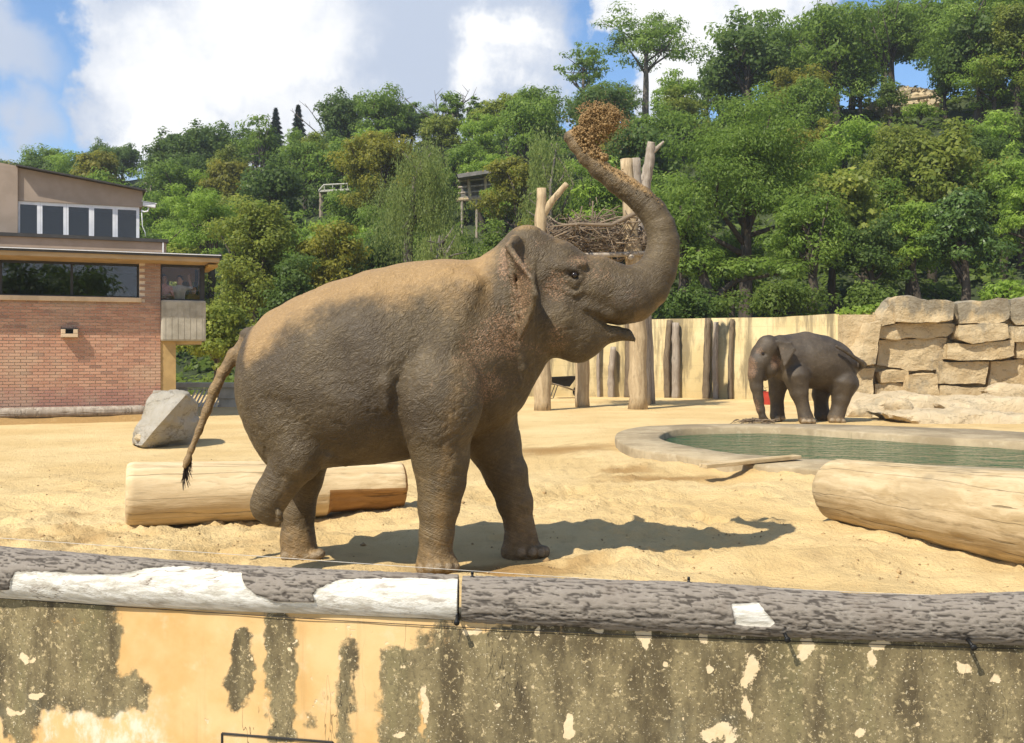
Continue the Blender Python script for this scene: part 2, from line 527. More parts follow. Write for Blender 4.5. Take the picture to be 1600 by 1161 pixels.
def stone_mat(name, c1, c2, dark):
    m, t, b = newmat(name)
    co = t.pos()
    ob = t.node('ShaderNodeObjectInfo').outputs['Random']
    n = t.noise(co, 1.6, 7, .65)
    col = t.mix(t.step(n, .33, .66), c2, c1)
    col = t.mix(t.math('MULTIPLY', ob, .35), col, tuple(c * .78 for c in c1))
    lich = t.math('ADD', t.noise(t.mapv(co, (1, 1, .5)), 1.1, 6, .65), t.math('MULTIPLY', t.attr('soot'), .18))
    col = t.mix(t.math('MULTIPLY', t.step(lich, .555, .70), .85), col, dark)
    ck = t.math('ABSOLUTE', t.math('SUBTRACT', t.noise(t.mapv(co, (.7, .7, 2.0)), 1.3, 5, .6), .5))
    col = t.mix(t.math('MULTIPLY', t.math('SUBTRACT', 1.0, t.step(ck, .003, .015)), .45), col, tuple(c * .35 for c in c2))
    t.put(b.inputs['Base Color'], col)
    b.inputs['Roughness'].default_value = .93
    b.inputs['Specular IOR Level'].default_value = .2
    t.put(b.inputs['Normal'], t.bump(t.noise(co, 4, 8, .72), .9, .14))
    return m
M['sandstone'] = stone_mat('sandstone', (.64, .50, .30), (.53, .39, .21), (.25, .22, .165))
M['pale_rock'] = stone_mat('pale_rock', (.66, .53, .34), (.54, .41, .24), (.36, .30, .20))
M['boulder'] = stone_mat('boulder', (.47, .43, .36), (.36, .315, .235), (.26, .20, .115))

def backwall_mat():
    m, t, b = newmat('back_wall_concrete')
    co = t.obco()
    col = t.mix(t.step(t.noise(co, .8, 5, .6), .35, .65), (.47, .355, .165), (.56, .44, .23))
    z = t.node('ShaderNodeSeparateXYZ', ins={0: co}).outputs[2]
    bz = t.math('ABSOLUTE', t.math('SUBTRACT', t.math('FRACT', t.math('MULTIPLY', z, 2.1)), .5))
    col = t.mix(t.math('MULTIPLY', t.math('SUBTRACT', 1.0, t.step(bz, .01, .03)), .4), col, (.33, .26, .13))
    drip_and_shade = t.math('ADD', t.noise(t.mapv(co, (1.1, 1.1, .12)), 1.6, 6, .65), t.math('MULTIPLY', z, .035))  # drip stains and blotches, strengthened to paint dappled tree shade into the wall
    col = t.mix(t.math('MULTIPLY', t.step(drip_and_shade, .545, .68), .85), col, (.15, .115, .06))
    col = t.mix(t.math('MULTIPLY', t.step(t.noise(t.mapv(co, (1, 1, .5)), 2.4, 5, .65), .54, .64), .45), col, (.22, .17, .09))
    t.put(b.inputs['Base Color'], col)
    b.inputs['Roughness'].default_value = .95
    t.put(b.inputs['Normal'], t.bump(t.noise(co, 8, 6, .6), .3, .03))
    return m
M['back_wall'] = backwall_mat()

def water_mat():
    m, t, b = newmat('pool_water')
    pos = t.pos()
    b.inputs['Roughness'].default_value = .06
    b.inputs['IOR'].default_value = 1.33
    t.put(b.inputs['Base Color'], t.mix(t.noise(pos, .6, 4, .5), (.024, .066, .026), (.050, .100, .042)))
    h = t.math('ADD', t.noise(t.mapv(pos, (1.0, 2.2, 1)), 1.5, 3, .55, .6), t.math('MULTIPLY', t.noise(t.mapv(pos, (1.2, 2.2, 1)), 5, 2, .5), .35))
    t.put(b.inputs['Normal'], t.bump(h, 1.0, .42))
    return m
M['water'] = water_mat()

def rim_mat():
    m, t, b = newmat('pool_rim')
    pos = t.pos()
    col = t.mix(t.step(t.noise(pos, 1.2, 6, .65), .35, .65), (.29, .22, .125), (.40, .315, .19))
    col = t.mix(t.math('MULTIPLY', t.step(t.noise(t.mapv(pos, (3, 3, .3)), 1.6, 5, .6), .55, .7), .6), col, (.20, .17, .09))
    col = t.mix(t.math('MULTIPLY', t.step(t.noise(pos, 4.5, 6, .7), .52, .66), .5), col, (.50, .41, .27))
    col = t.mix(t.math('MULTIPLY', t.step(t.noise(pos, .7, 4, .6), .52, .62), .6), col, (.20, .15, .08))
    t.put(b.inputs['Base Color'], col)
    b.inputs['Roughness'].default_value = .9
    t.put(b.inputs['Normal'], t.bump(t.noise(pos, 6, 7, .7), .6, .05))
    return m
M['pool_rim'] = rim_mat()

def hill_mat():
    m, t, b = newmat('hill_earth')
    pos = t.pos()
    n = t.noise(pos, .25, 6, .65)
    col = t.mix(t.step(n, .35, .65), (.035, .055, .015), (.075, .10, .03))
    col = t.mix(t.math('MULTIPLY', t.step(t.noise(pos, 1.7, 6, .7), .56, .70), .5), col, (.11, .085, .04))
    t.put(b.inputs['Base Color'], col)
    b.inputs['Roughness'].default_value = 1
    t.put(b.inputs['Normal'], t.bump(t.noise(pos, 2.5, 7, .7), 1.0, .5))
    return m
M['hill'] = hill_mat()

def leaf_mat(name, ca, cb, cc, gloss=.5, trans=.5):
    m, t, b = newmat(name)
    tint = t.attr('tint')
    ob = t.node('ShaderNodeObjectInfo').outputs['Random']
    col = t.mix(t.step(tint, .05, .6), ca, cb)
    col = t.mix(t.step(tint, .62, .98), col, cc)
    col = t.mix(t.math('MULTIPLY', ob, .35), col, tuple(c * .6 for c in ca))
    t.put(b.inputs['Base Color'], col)
    b.inputs['Roughness'].default_value = gloss
    b.inputs['Specular IOR Level'].default_value = .25
    tr = t.node('ShaderNodeBsdfTranslucent', ins={'Color': t.mix(.5, col, tuple(min(1, c * 1.6) for c in cb))})
    mxs = t.node('ShaderNodeMixShader', ins={0: trans, 1: b.outputs[0], 2: tr.outputs[0]})
    t.put(t.n['Material Output'].inputs['Surface'], mxs.outputs[0])
    return m
M['leaf_locust'] = leaf_mat('leaf_locust', (0.108, 0.174, 0.024), (0.203, 0.295, 0.047), (0.317, 0.414, 0.087))
M['leaf_linden'] = leaf_mat('leaf_linden', (0.135, 0.182, 0.027), (0.261, 0.298, 0.050), (0.474, 0.472, 0.101))
M['leaf_chestnut'] = leaf_mat('leaf_chestnut', (0.143, 0.152, 0.020), (0.285, 0.274, 0.039), (0.443, 0.364, 0.055))
M['leaf_willow'] = leaf_mat('leaf_willow', (0.174, 0.224, 0.056), (0.293, 0.348, 0.096), (0.443, 0.481, 0.157))
M['leaf_dark'] = leaf_mat('leaf_dark', (0.073, 0.122, 0.025), (0.126, 0.191, 0.040), (0.198, 0.265, 0.066))
M['leaf_shiny'] = leaf_mat('leaf_shiny', (0.070, 0.121, 0.027), (0.130, 0.209, 0.047), (0.255, 0.330, 0.112), .34, .35)
M['leaf_lime'] = leaf_mat('leaf_lime', (0.166, 0.249, 0.031), (0.277, 0.397, 0.056), (0.412, 0.530, 0.101))
M['leaf_conifer'] = leaf_mat('leaf_conifer', (0.015, 0.030, 0.016), (0.026, 0.050, 0.027), (0.042, 0.068, 0.036), .6, .1)
M['leaf_under'] = leaf_mat('leaf_under', (0.095, 0.146, 0.024), (0.166, 0.232, 0.041), (0.253, 0.306, 0.065))
M['dry_grass'] = leaf_mat('dry_grass', (.30, .25, .13), (.38, .32, .18), (.45, .4, .24), .8, .3)

def skin_mat(name, wet=False):
    m, t, b = newmat(name)
    co = t.obco()
    n1 = t.noise(co, 2.2, 6, .6)
    n2 = t.noise(co, 14, 6, .68)
    col = t.mix(t.step(n1, .35, .66), (.098, .068, .032), (.168, .121, .060)) if not wet else t.mix(t.step(n1, .35, .66), (.052, .038, .023), (.105, .078, .048))
    col = t.mix(t.math('MULTIPLY', t.step(n2, .52, .70), .5), col, (.20, .146, .074) if not wet else (.14, .105, .066))
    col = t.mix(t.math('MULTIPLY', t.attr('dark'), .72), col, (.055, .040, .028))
    pk = t.attr('pink')
    vor = t.voro(t.vmath('ADD', co, t.vmath('MULTIPLY', t.noise(co, 30, 3, .6, col=True), (.03, .03, .03))), 75)
    spots = t.math('MULTIPLY', t.step(t.math('ADD', t.math('MULTIPLY', pk, .85), t.math('MULTIPLY', t.noise(co, 17, 4, .65), .6)), .55, .78), t.math('SUBTRACT', 1.0, t.step(vor, .30, .55)))
    col = t.mix(t.math('MULTIPLY', spots, .72), col, (.52, .30, .17))
    col = t.mix(t.math('MULTIPLY', t.step(pk, .4, 1.0), .40), col, (.33, .19, .105))
    ds = t.attr('dust')
    dm = t.step(t.math('ADD', ds, t.math('ADD', t.math('MULTIPLY', t.math('SUBTRACT', n2, .5), .55), t.math('MULTIPLY', t.math('SUBTRACT', n1, .5), .5))), .22, .85)
    col = t.mix(t.math('MULTIPLY', dm, .88), col, t.mix(t.noise(co, 45, 4, .7), (.33, .195, .07), (.45, .29, .13)))
    col = t.mix(t.attr('nail'), col, (.33, .25, .155))
    t.put(b.inputs['Base Color'], col)
    if wet:
        t.put(b.inputs['Roughness'], t.math('ADD', .34, t.math('MULTIPLY', t.noise(co, 2.0, 4, .6), .4)))
    else:
        b.inputs['Roughness'].default_value = .56
    b.inputs['Specular IOR Level'].default_value = .40 if wet else .36
    # wrinkles: slanting creases over the flank, rings round trunk and limbs, fine leather grain
    wv = t.vmath('ADD', co, t.vmath('MULTIPLY', t.vmath('SUBTRACT', t.noise(co, 3.0, 4, .6, col=True), (.5, .5, .5)), (.20, .20, .20)))
    sx, sy, sz = t.node('ShaderNodeSeparateXYZ', ins={0: wv}).outputs
    al = t.math('ADD', t.math('MULTIPLY', sx, .80), t.math('MULTIPLY', sz, .60))
    ac = t.math('SUBTRACT', t.math('MULTIPLY', sz, .80), t.math('MULTIPLY', sx, .60))
    fv = t.node('ShaderNodeCombineXYZ', ins={0: t.math('MULTIPLY', al, 13.0), 1: t.math('MULTIPLY', sy, 16.0), 2: t.math('MULTIPLY', ac, 34.0)})
    fold = t.step(t.math('ABSOLUTE', t.math('SUBTRACT', t.noise(fv, 1.0, 3, .6), .5)), .0, .16)
    fold2 = t.step(t.math('ABSOLUTE', t.math('SUBTRACT', t.noise(t.mapv(fv, (1.9, 1.9, 2.3)), 1.0, 2, .5), .5)), .0, .16)
    grain = t.step(t.voro(co, 62, 'DISTANCE_TO_EDGE'), 0, .3)
    rib = t.attr('rib')
    sp3 = t.node('ShaderNodeCombineXYZ', ins={0: t.math('MULTIPLY', rib, 30.0), 1: t.math('MULTIPLY', t.noise(co, 3.2, 4, .6), 3.0), 2: 0.0})
    rings = t.step(t.math('ABSOLUTE', t.math('SUBTRACT', t.noise(sp3, 1.0, 4, .6), .5)), .0, .14)
    ringw = t.attr('ringw')
    fw = t.math('SUBTRACT', 1.0, ringw)
    crease = t.math('ADD', t.math('MULTIPLY', fold, fw), t.math('MULTIPLY', rings, ringw))
    h = t.math('ADD', t.math('MULTIPLY', crease, 1.0), t.math('ADD', t.math('MULTIPLY', fold2, .45), t.math('MULTIPLY', grain, .22)))
    patch = t.step(t.noise(co, 1.7, 3, .5), .30, .62)
    t.put(b.inputs['Normal'], t.bump(t.math('MULTIPLY', h, t.math('ADD', .45, t.math('MULTIPLY', patch, .65))), .52 if not wet else .4, .012))
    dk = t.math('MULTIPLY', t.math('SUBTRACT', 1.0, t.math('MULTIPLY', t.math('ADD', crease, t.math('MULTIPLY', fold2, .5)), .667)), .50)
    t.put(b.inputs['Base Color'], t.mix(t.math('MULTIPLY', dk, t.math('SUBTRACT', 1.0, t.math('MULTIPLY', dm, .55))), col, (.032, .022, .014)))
    return m
M['skin'] = skin_mat('elephant_skin')
M['skin_wet'] = skin_mat('elephant_skin_wet', True)
M['eye'] = simple('eye_dark', (.02, .012, .008), None, 8, .12, spec=.6)
M['hair'] = simple('hair_dark', (.035, .025, .018), None, 8, .6)
M['loose_sand'] = simple('loose_sand', (.33, .215, .095), (.23, .14, .058), 18, .95, isl=.5)

# ================================================================== GROUND
def wall_line(X):                      # the curved moat wall: Y of the log axis at X
    xs = [-14, -8, -5.2, -3.0, -0.27, 2.5, 5.0, 8.0, 14]
    ys = [10.2, 7.75, 6.72, 6.03, 5.39, 5.0, 4.85, 4.95, 5.6]
    return np.interp(X, xs, ys)
def wall_smooth(X):
    return sum(wall_line(np.asarray(X, float) + dx) for dx in (-.9, -.6, -.3, 0, .3, .6, .9)) / 7
POOL_OUT = None
_rf = random.Random(44)
FEET = [(_rf.uniform(-5.5, 4.5), 6.9 + 6 * _rf.random() ** 1.3, _rf.uniform(.13, .19)) for _ in range(75)]
def sand_h(X, Y):
    near = sstep(-Y, -22, -11)
    z = .10 * fbm(X * .45, Y * .55, 0 * X, 3, .5, 3)
    z = z + near * (.10 * fbm(X * 1.6, Y * 1.6, 0 * X, 4, .6, 9))
    rough = sstep(fbm(X * .5, Y * .5, 0 * X + 5, 3, .5, 21), -.15, .45)
    z = z + near * rough * .13 * np.abs(fbm(X * 4.5, Y * 4.5, 0 * X, 4, .65, 31))
    # hoof-trodden hollows and a dug-out bank round the fore feet
    z = z + .10 * np.exp(-(((X + .1) / 1.0) ** 2 + ((Y - 7.35) / .25) ** 2))
    z = z - .10 * np.exp(-(((X - 1.9) / 1.1) ** 2 + ((Y - 9.3) / .7) ** 2))
    z = z + .07 * np.exp(-(((X - 2.2) / 1.3) ** 2 + ((Y - 8.3) / .3) ** 2))
    for fx_, fy_, fr_ in FEET:
        q_ = ((X - fx_) / fr_) ** 2 + ((Y - fy_) / (fr_ * .9)) ** 2
        z = z - .035 * np.exp(-q_ ** 2 * 1.2) + .02 * np.exp(-((np.sqrt(q_) - 1.25) / .25) ** 2)
    # flat where the two elephants, logs and pool rest
    for cx, cy, rr in ((-1.65, 8.35, .5), (-.5, 8.0, .35), (.1, 8.5, .4)):
        z = z * (1 - np.exp(-(((X - cx) / rr) ** 2 + ((Y - cy) / rr) ** 2)))
    z = z * (1 - .9 * sstep(Y, 13, 20))
    if POOL_OUT is not None:             # sand banked against the pool rim
        sh = np.shape(z)
        x_, y_ = np.ravel(X), np.ravel(Y)
        m_ = np.where((x_ > 0) & (x_ < 15) & (y_ > 9.5) & (y_ < 23))[0]
        if len(m_):
            dd = np.full(len(m_), 1e9)
            for p_ in POOL_OUT[::2]:
                dd = np.minimum(dd, (x_[m_] - p_[0]) ** 2 + (y_[m_] - p_[1]) ** 2)
            zz = np.array(np.ravel(z), float)
            inn = np.zeros(len(m_), bool)
            for a_, b_ in zip(POOL_OUT, np.roll(POOL_OUT, -1, 0)):
                cr_ = ((a_[1] > y_[m_]) != (b_[1] > y_[m_])) & (x_[m_] < (b_[0] - a_[0]) * (y_[m_] - a_[1]) / (b_[1] - a_[1] + 1e-12) + a_[0])
                inn ^= cr_
            zz[m_] -= .5 * (inn & (dd > .09))
            zz[m_] += .08 * np.exp(-dd / 1.1) * (1 + .35 * fbm(x_[m_] * 1.2, y_[m_] * 1.2, 0 * x_[m_], 3, .5, 44))
            z = zz.reshape(sh)
    return z - .02
def spline_closed(pts, n):
    pts = np.array(pts, float)
    N = len(pts)
    t = np.linspace(0, N, n, endpoint=False)
    i = np.floor(t).astype(int)
    f = (t - i)[:, None]
    p0, p1, p2, p3 = [pts[(i + k) % N] for k in (-1, 0, 1, 2)]
    return .5 * (2 * p1 + (p2 - p0) * f + (2 * p0 - 5 * p1 + 4 * p2 - p3) * f ** 2 + (3 * p1 - p0 - 3 * p2 + p3) * f ** 3)
POOL_OUT = spline_closed([PZ(x, y, .20)[:2] for x, y in ((961, 681), (985, 669), (1050, 664), (1150, 662), (1294, 663), (1450, 668), (1600, 675))] + [(10.3, 15.9), (12.3, 14.8), (13.4, 13.0), (12.4, 11.4), (9.6, 10.9)] +
                         [PZ(x, y, .20)[:2] for x, y in ((1600, 747), (1400, 741), (1290, 735), (1150, 723), (1044, 709), (985, 699))], 180)
def build_sand():
    xd = np.concatenate([-np.geomspace(5.2, 90, 60)[::-1], np.linspace(-5.16, 5.16, 250), np.geomspace(5.2, 90, 60)])
    yd = np.concatenate([np.linspace(0, 1, 175) * 6.4, 6.4 + np.cumsum(np.geomspace(.04, 1.6, 85))])
    X, S = np.meshgrid(xd, yd)
    Y = wall_smooth(np.clip(X, -14, 14)) + .12 + S
    Z = sand_h(X, Y)
    n, k = X.shape
    idx = np.arange(n * k).reshape(n, k)
    F = np.stack([idx[:-1, :-1], idx[:-1, 1:], idx[1:, 1:], idx[1:, :-1]], -1).reshape(-1, 4)
    damp = np.zeros_like(X)
    for cx, cy, rx, ry, a in ((-.1, 8.0, .9, .45, 1.0), (-3.6, 8.4, 1.1, .7, .45), (-2.4, 8.9, .8, .5, .4), (2.0, 13.6, 1.0, .35, 1.0), (.7, 17.6, 1.4, .9, 1.0), (1.6, 14.4, .6, .5, .9), (-7.5, 13, 2.5, 2, .35), (-4.2, 9.3, .9, .7, .7), (-3.3, 7.9, .7, .4, .6), (-5.0, 10.8, 1.2, .6, .5), (.55, 8.15, .5, .3, .7), (7.5, 20.5, 3, 1.2, .8), (9, 23, 3, 2, .55)):
        damp = np.maximum(damp, a * np.exp(-(((X - cx) / rx) ** 2 + ((Y - cy) / ry) ** 2)))
    me = mesh_np('sand_ground', np.stack([X, Y, Z], -1).reshape(-1, 3), F, True, {'damp': damp.ravel()})
    tag(link('sand_ground', me, M['sand']), kind='structure')
build_sand()
def hill_h(X, Y):
    Y0 = 46 - .30 * np.clip(X, -70, 40)
    Yr = 100 - .50 * np.clip(X, -70, 45)
    t = np.clip((Y - Y0) / (Yr - Y0), 0, 1)
    z = 22.5 * (t * .75 + .25 * t * t * (3 - 2 * t))
    z = z + t * 1.1 * fbm(X * .08, Y * .08, 0 * X, 4, .5, 12)
    return z - .25 + .0 * X
def build_hill():
    xs = np.concatenate([np.linspace(-900, -122, 14), np.linspace(-120, 110, 116), np.linspace(112, 900, 14)])
    ys = np.concatenate([np.linspace(30, 150, 80), np.geomspace(153, 3500, 20)])
    X, Y = np.meshgrid(xs, ys)
    Z = hill_h(X, Y)
    n, k = X.shape
    idx = np.arange(n * k).reshape(n, k)
    F = np.stack([idx[:-1, :-1], idx[:-1, 1:], idx[1:, 1:], idx[1:, :-1]], -1).reshape(-1, 4)
    tag(link('hillside', mesh_np('hillside', np.stack([X, Y, Z], -1).reshape(-1, 3), F), M['hill']), kind='structure')
build_hill()
mf = MB().quad([(-900, -900, -2.6), (900, -900, -2.6), (900, 29, -2.6), (-900, 29, -2.6)])
tag(mf.build('moat_floor', M['concrete']), kind='structure')

# ================================================================== MOAT WALL AND ITS BARK LOGS
LOGZ = .40
def px_of(X, Y):
    return 800 + 1600 * X / Y
def build_wall():
    xs = np.concatenate([np.linspace(-13, -3.6, 60), np.linspace(-3.55, 3.2, 420), np.linspace(3.25, 13, 60)])
    zs = np.concatenate([[-2.62, -2, -1.4, -.9], np.linspace(-.6, .292, 90)])
    yl = wall_smooth(xs) - .055
    X, Zg = np.meshgrid(xs, zs)
    Y = np.tile(yl, (len(zs), 1))
    Y = Y + .006 * fbm(X * 3, Zg * 3, 0 * X, 4, .5, 8)
    px = 800 + 1600 * X / Y
    py = 550 + 1600 * (EYE - Zg) / Y
    wx = px + 7 * fbm(px / 11, py / 13, 0 * px, 3, .6, 14) + 22 * fbm(px / 45, py / 60, 0 * px, 4, .6, 4)
    wy = py + 7 * fbm(px / 11, py / 13, 0 * px + 9, 3, .6, 16) + 26 * fbm(px / 50, py / 60, 0 * px + 3, 4, .6, 6)
    def rect(x0, x1, y0, y1, sx=14, sy=14):
        return sstep(wx, x0 - sx, x0 + sx) * sstep(-wx, -x1 - sx, -x1 + sx) * sstep(wy, y0 - sy, y0 + sy) * sstep(-wy, -y1 - sy, -y1 + sy)
    st = np.zeros_like(X)
    for x0, x1, y0, y1, a in ((-400, 88, 955, 1120, .9), (80, 190, 962, 1110, .95), (150, 243, 1060, 1118, .75), (0, 60, 1090, 1165, .8), (362, 398, 982, 1108, 1), (418, 462, 965, 1165, 1), (478, 490, 1105, 1150, .9),
                              (528, 556, 1010, 1400, .75), (592, 760, 1010, 1500, 1), (700, 2600, 985, 1500, 1), (640, 760, 975, 1040, .6)):
        st = np.maximum(st, a * rect(x0, x1, y0, y1))
    st = np.maximum(st, .85 * rect(-600, 185, 900, 964, 20, 4))
    st = np.maximum(st, .75 * rect(760, 2600, 900, 992, 20, 4) * sstep(fbm(px / 40, 0 * px, 0 * px, 3, .5, 2), -.2, .1))
    st *= 1 - .8 * rect(652, 664, 1080, 1165, 6, 20)
    chip = np.zeros_like(X)
    rr = np.random.RandomState(5)
    spots = [(1008, 985, 18, 40), (1100, 1000, 14, 22), (1168, 990, 12, 22), (1175, 1050, 12, 38), (1172, 1110, 9, 36), (1255, 1010, 12, 24), (1380, 1010, 22, 10), (1365, 1035, 9, 14), (1505, 1045, 20, 16), (1555, 1060, 10, 12),
             (1348, 1142, 15, 12), (1108, 1050, 10, 10), (935, 980, 14, 12), (840, 985, 8, 16), (742, 985, 18, 9), (35, 1020, 8, 14), (50, 1022, 6, 8), (60, 1088, 18, 9), (25, 1110, 20, 8), (1120, 1150, 40, 20), (665, 1105, 8, 40), (895, 1140, 10, 22), (1045, 1035, 8, 8), (620, 1148, 12, 8)]
    for _ in range(40):
        spots.append((rr.uniform(-200, 1800), rr.uniform(990, 1165), rr.uniform(2, 5), rr.uniform(2, 6)))
    for cx, cy, rx, ry in spots:
        q = ((wx * .75 + px * .25 - cx) / rx) ** 2 + ((wy * .75 + py * .25 - cy) / ry) ** 2
        chip = np.maximum(chip, np.exp(-q * 1.1))
    lime = np.maximum(rect(60, 260, 1105, 1165), np.maximum(rect(-100, 60, 1080, 1120), rect(1050, 1150, 1120, 1165)))
    n, k = X.shape
    idx = np.arange(n * k).reshape(n, k)
    V = [np.stack([X, Y, Zg], -1).reshape(-1, 3)]
    F = [np.stack([idx[:-1, :-1], idx[:-1, 1:], idx[1:, 1:], idx[1:, :-1]], -1).reshape(-1, 4)]
    top = np.stack([xs, yl + .30, np.full(k, .292)], -1)
    bot = np.stack([xs, yl + .30, np.full(k, -2.62)], -1)
    b0 = n * k
    V += [top, bot]
    a = np.arange(k - 1)
    F.append(np.stack([idx[-1, :-1], idx[-1, 1:], b0 + a + 1, b0 + a], -1))
    F.append(np.stack([b0 + a, b0 + a + 1, b0 + k + a + 1, b0 + k + a], -1))
    ex = np.zeros(2 * k)
    at = {kk: np.concatenate([vv.ravel(), ex]) for kk, vv in (('stain', st), ('chip', chip), ('lime', lime))}
    o = link('moat_wall', mesh_np('moat_wall', np.concatenate(V), np.concatenate(F), True, at), M['plaster'])
    tag(o, 'long plastered moat wall with peeling ochre paint and dark mould stains', 'wall')
    # rectangular hatch at the foot of the picture, a part of the wall
    h = MB()
    for a_, b_ in (((347, 1146), (520, 1160)), ((347, 1146), (347, 1240)), ((347, 1240), (520, 1250)), ((520, 1160), (520, 1250))):
        pts = []
        for t_ in np.linspace(0, 1, 6):
            x_, y_ = a_[0] + t_ * (b_[0] - a_[0]), a_[1] + t_ * (b_[1] - a_[1])
            k_ = (x_ - 800) / 1600
            Yw = 5.6
            for _ in range(8):
                Yw = float(wall_smooth(k_ * Yw)) - .057
            pts.append((k_ * Yw, Yw, EYE + (550 - y_) / 1600 * Yw))
        for p, q in zip(pts, pts[1:]):
            h.bar(p, q, .007, n=6)
    h.build('hatch_edge', M['dark_metal'], o)
build_wall()

def worley_edge(x, y, z, seed=0):      # distance to the border between the two nearest cells
    x, y, z = [np.asarray(a, np.float32) for a in (x, y, z)]
    ix, iy, iz = [np.floor(a).astype(np.int32) for a in (x, y, z)]
    d1 = np.full(x.shape, 9.0, np.float32)
    d2 = d1.copy()
    for a in (-1, 0, 1):
        for b in (-1, 0, 1):
            for c in (-1, 0, 1):
                h = PERM[(PERM[(PERM[(ix + a + seed) & 255] + iy + b) & 255] + iz + c) & 255]
                d = (ix + a + .5 + .48 * VAL[h] - x) ** 2 + (iy + b + .5 + .48 * VAL[(h + 57) & 255] - y) ** 2 + (iz + c + .5 + .48 * VAL[(h + 131) & 255] - z) ** 2
                d2 = np.where(d < d1, d1, np.minimum(d2, d))
                d1 = np.minimum(d1, d)
    return np.sqrt(d2) - np.sqrt(d1)
def bark_log(x0, x1, prof, bare_fn, label, seed):
    """prof: list of (px, ytop, ybot) read along the log; x0..x1 world X"""
    ns, nt = int((x1 - x0) * 175), 108
    s = np.linspace(x0, x1, ns)
    Yc = wall_smooth(s)
    pxs = 800 + 1600 * s / Yc
    pr = np.array(prof, float)
    yt = np.interp(pxs, pr[:, 0], pr[:, 1])
    yb = np.interp(pxs, pr[:, 0], pr[:, 2])
    ker = np.ones(25) / 25
    sm = lambda a: np.convolve(np.pad(a, 12, mode='edge'), ker, 'valid')
    yt, yb = sm(yt), sm(yb)
    zc = EYE + (550 - (yt + yb) / 2) / 1600 * Yc
    rad = (yb - yt) / 2 / 1600 * Yc
    th = np.linspace(0, 2 * np.pi, nt, endpoint=False)
    S, T = np.meshgrid(s, th, indexing='ij')
    # bark plates: stretched cells with deep fissures between
    wv = fbm(S * 3, np.cos(T) * 1.4, np.sin(T) * 1.4, 4, .6, seed)
    w2 = fbm(S * 9, np.cos(T) * 4, np.sin(T) * 4, 3, .6, seed + 1)
    f1 = worley_edge(S / .26 + .6 * w2, np.cos(T) * 6.0 + .9 * wv + .5 * w2, np.sin(T) * 6.0 - .9 * wv + .5 * w2, seed)
    f2 = worley_edge(S / .085, np.cos(T) * 11.0 + w2, np.sin(T) * 11.0 + wv, seed + 9)
    rel = np.clip(sstep(f1, .01, .26) * (.62 + .16 * w2) + sstep(f2, .0, .30) * .30, 0, 1)
    v = (1 - np.cos(np.mod(np.pi / 2 - T - .235, 2 * np.pi))) / 2       # 0 at the upper outline, 1 at the lower
    front = (np.mod(np.pi / 2 - T - .235, 2 * np.pi) > np.pi)
    PX = 800 + 1600 * S / Yc[:, None]
    bare = bare_fn(PX + 7 * wv, v + .05 * wv + .03 * f2, front)
    rr = rad[:, None] * (.955 + .03 * fbm(S * 1.2, np.cos(T), np.sin(T), 3, .5, seed + 2)) + (1 - bare) * (.003 + .0095 * rel) - bare * .006
    # angle T measured: 0 = away from viewer (+Y), pi/2 = up, pi = towards viewer
    Yv = Yc[:, None] + rr * np.cos(T)
    Zv = zc[:, None] + rr * np.sin(T)
    V = np.stack([S, Yv, Zv], -1).reshape(-1, 3)
    idx = np.arange(ns * nt).reshape(ns, nt)
    j = np.roll(idx, -1, 1)
    F = np.stack([idx[:-1], idx[1:], j[1:], j[:-1]], -1).reshape(-1, 4)
    caps = []
    V2 = [V]
    base = len(V)
    for ring, row in ((0, idx[0]), (1, idx[-1])):
        V2.append(V[row].mean(0)[None])
        c = np.full(nt // 2, base + ring)
        a = row[0::2]
        b = row[1::2]
        d_ = np.roll(row, -2)[0::2]
        caps.append(np.stack([c, a, b, d_], -1) if ring == 0 else np.stack([c, d_, b, a], -1))
    V = np.concatenate(V2)
    F = np.concatenate([F] + caps)
    at = {'relief': np.concatenate([rel.ravel(), [.3, .3]]), 'bare': np.concatenate([bare.ravel(), [1, 1]])}
    o = link('bark_log', mesh_np('bark_log', V, F, True, at), M['log_bark'])
    return tag(o, label, 'log', 'logs capping the moat wall')
LB = np.array([(-900, .9), (0, .86), (33, .80), (44, .46), (60, .42), (130, .38), (200, .37), (220, .27), (240, .18), (300, .10), (380, .13), (388, .30), (395, .45), (410, .60), (440, .72), (497, .70), (502, .42), (520, .30), (530, .20), (560, .15), (640, .09), (900, .06)])
def bare_left(PX, v, front):
    return np.where(front, sstep(v - np.interp(PX, LB[:, 0], LB[:, 1]), -.025, .025), 0.0)
def bare_right(PX, v, front):
    q = sstep(PX, 1128, 1136) * sstep(-PX, -1215, -1195) * sstep(v, .30, .35) * sstep(-v, -.86, -.80)
    q = sstep(PX - 1132 - 14 * (v - .3), 0, 6) * sstep(1205 - 60 * np.abs(v - .72) - PX, 0, 8) * sstep(v - .36 + .0012 * (PX - 1130), 0, .05) * sstep(.84 - v, 0, .06)
    return np.where(front, q, 0.0)
bark_log(-6.4, -.285, [(-900, 800, 890), (0, 855, 937), (200, 872, 950), (390, 886, 959), (540, 893, 964), (720, 900, 972)], bare_left,
         'bark log with long stripped white wood patches on the moat wall', 11)
bark_log(-.262, 6.0, [(722, 902, 970), (900, 906, 979), (1076, 911, 988), (1200, 919, 994), (1350, 930, 999), (1450, 932, 1002), (1600, 927, 1006), (2500, 930, 1015)], bare_right,
         'grey bark log with one small bare patch on the moat wall', 23)

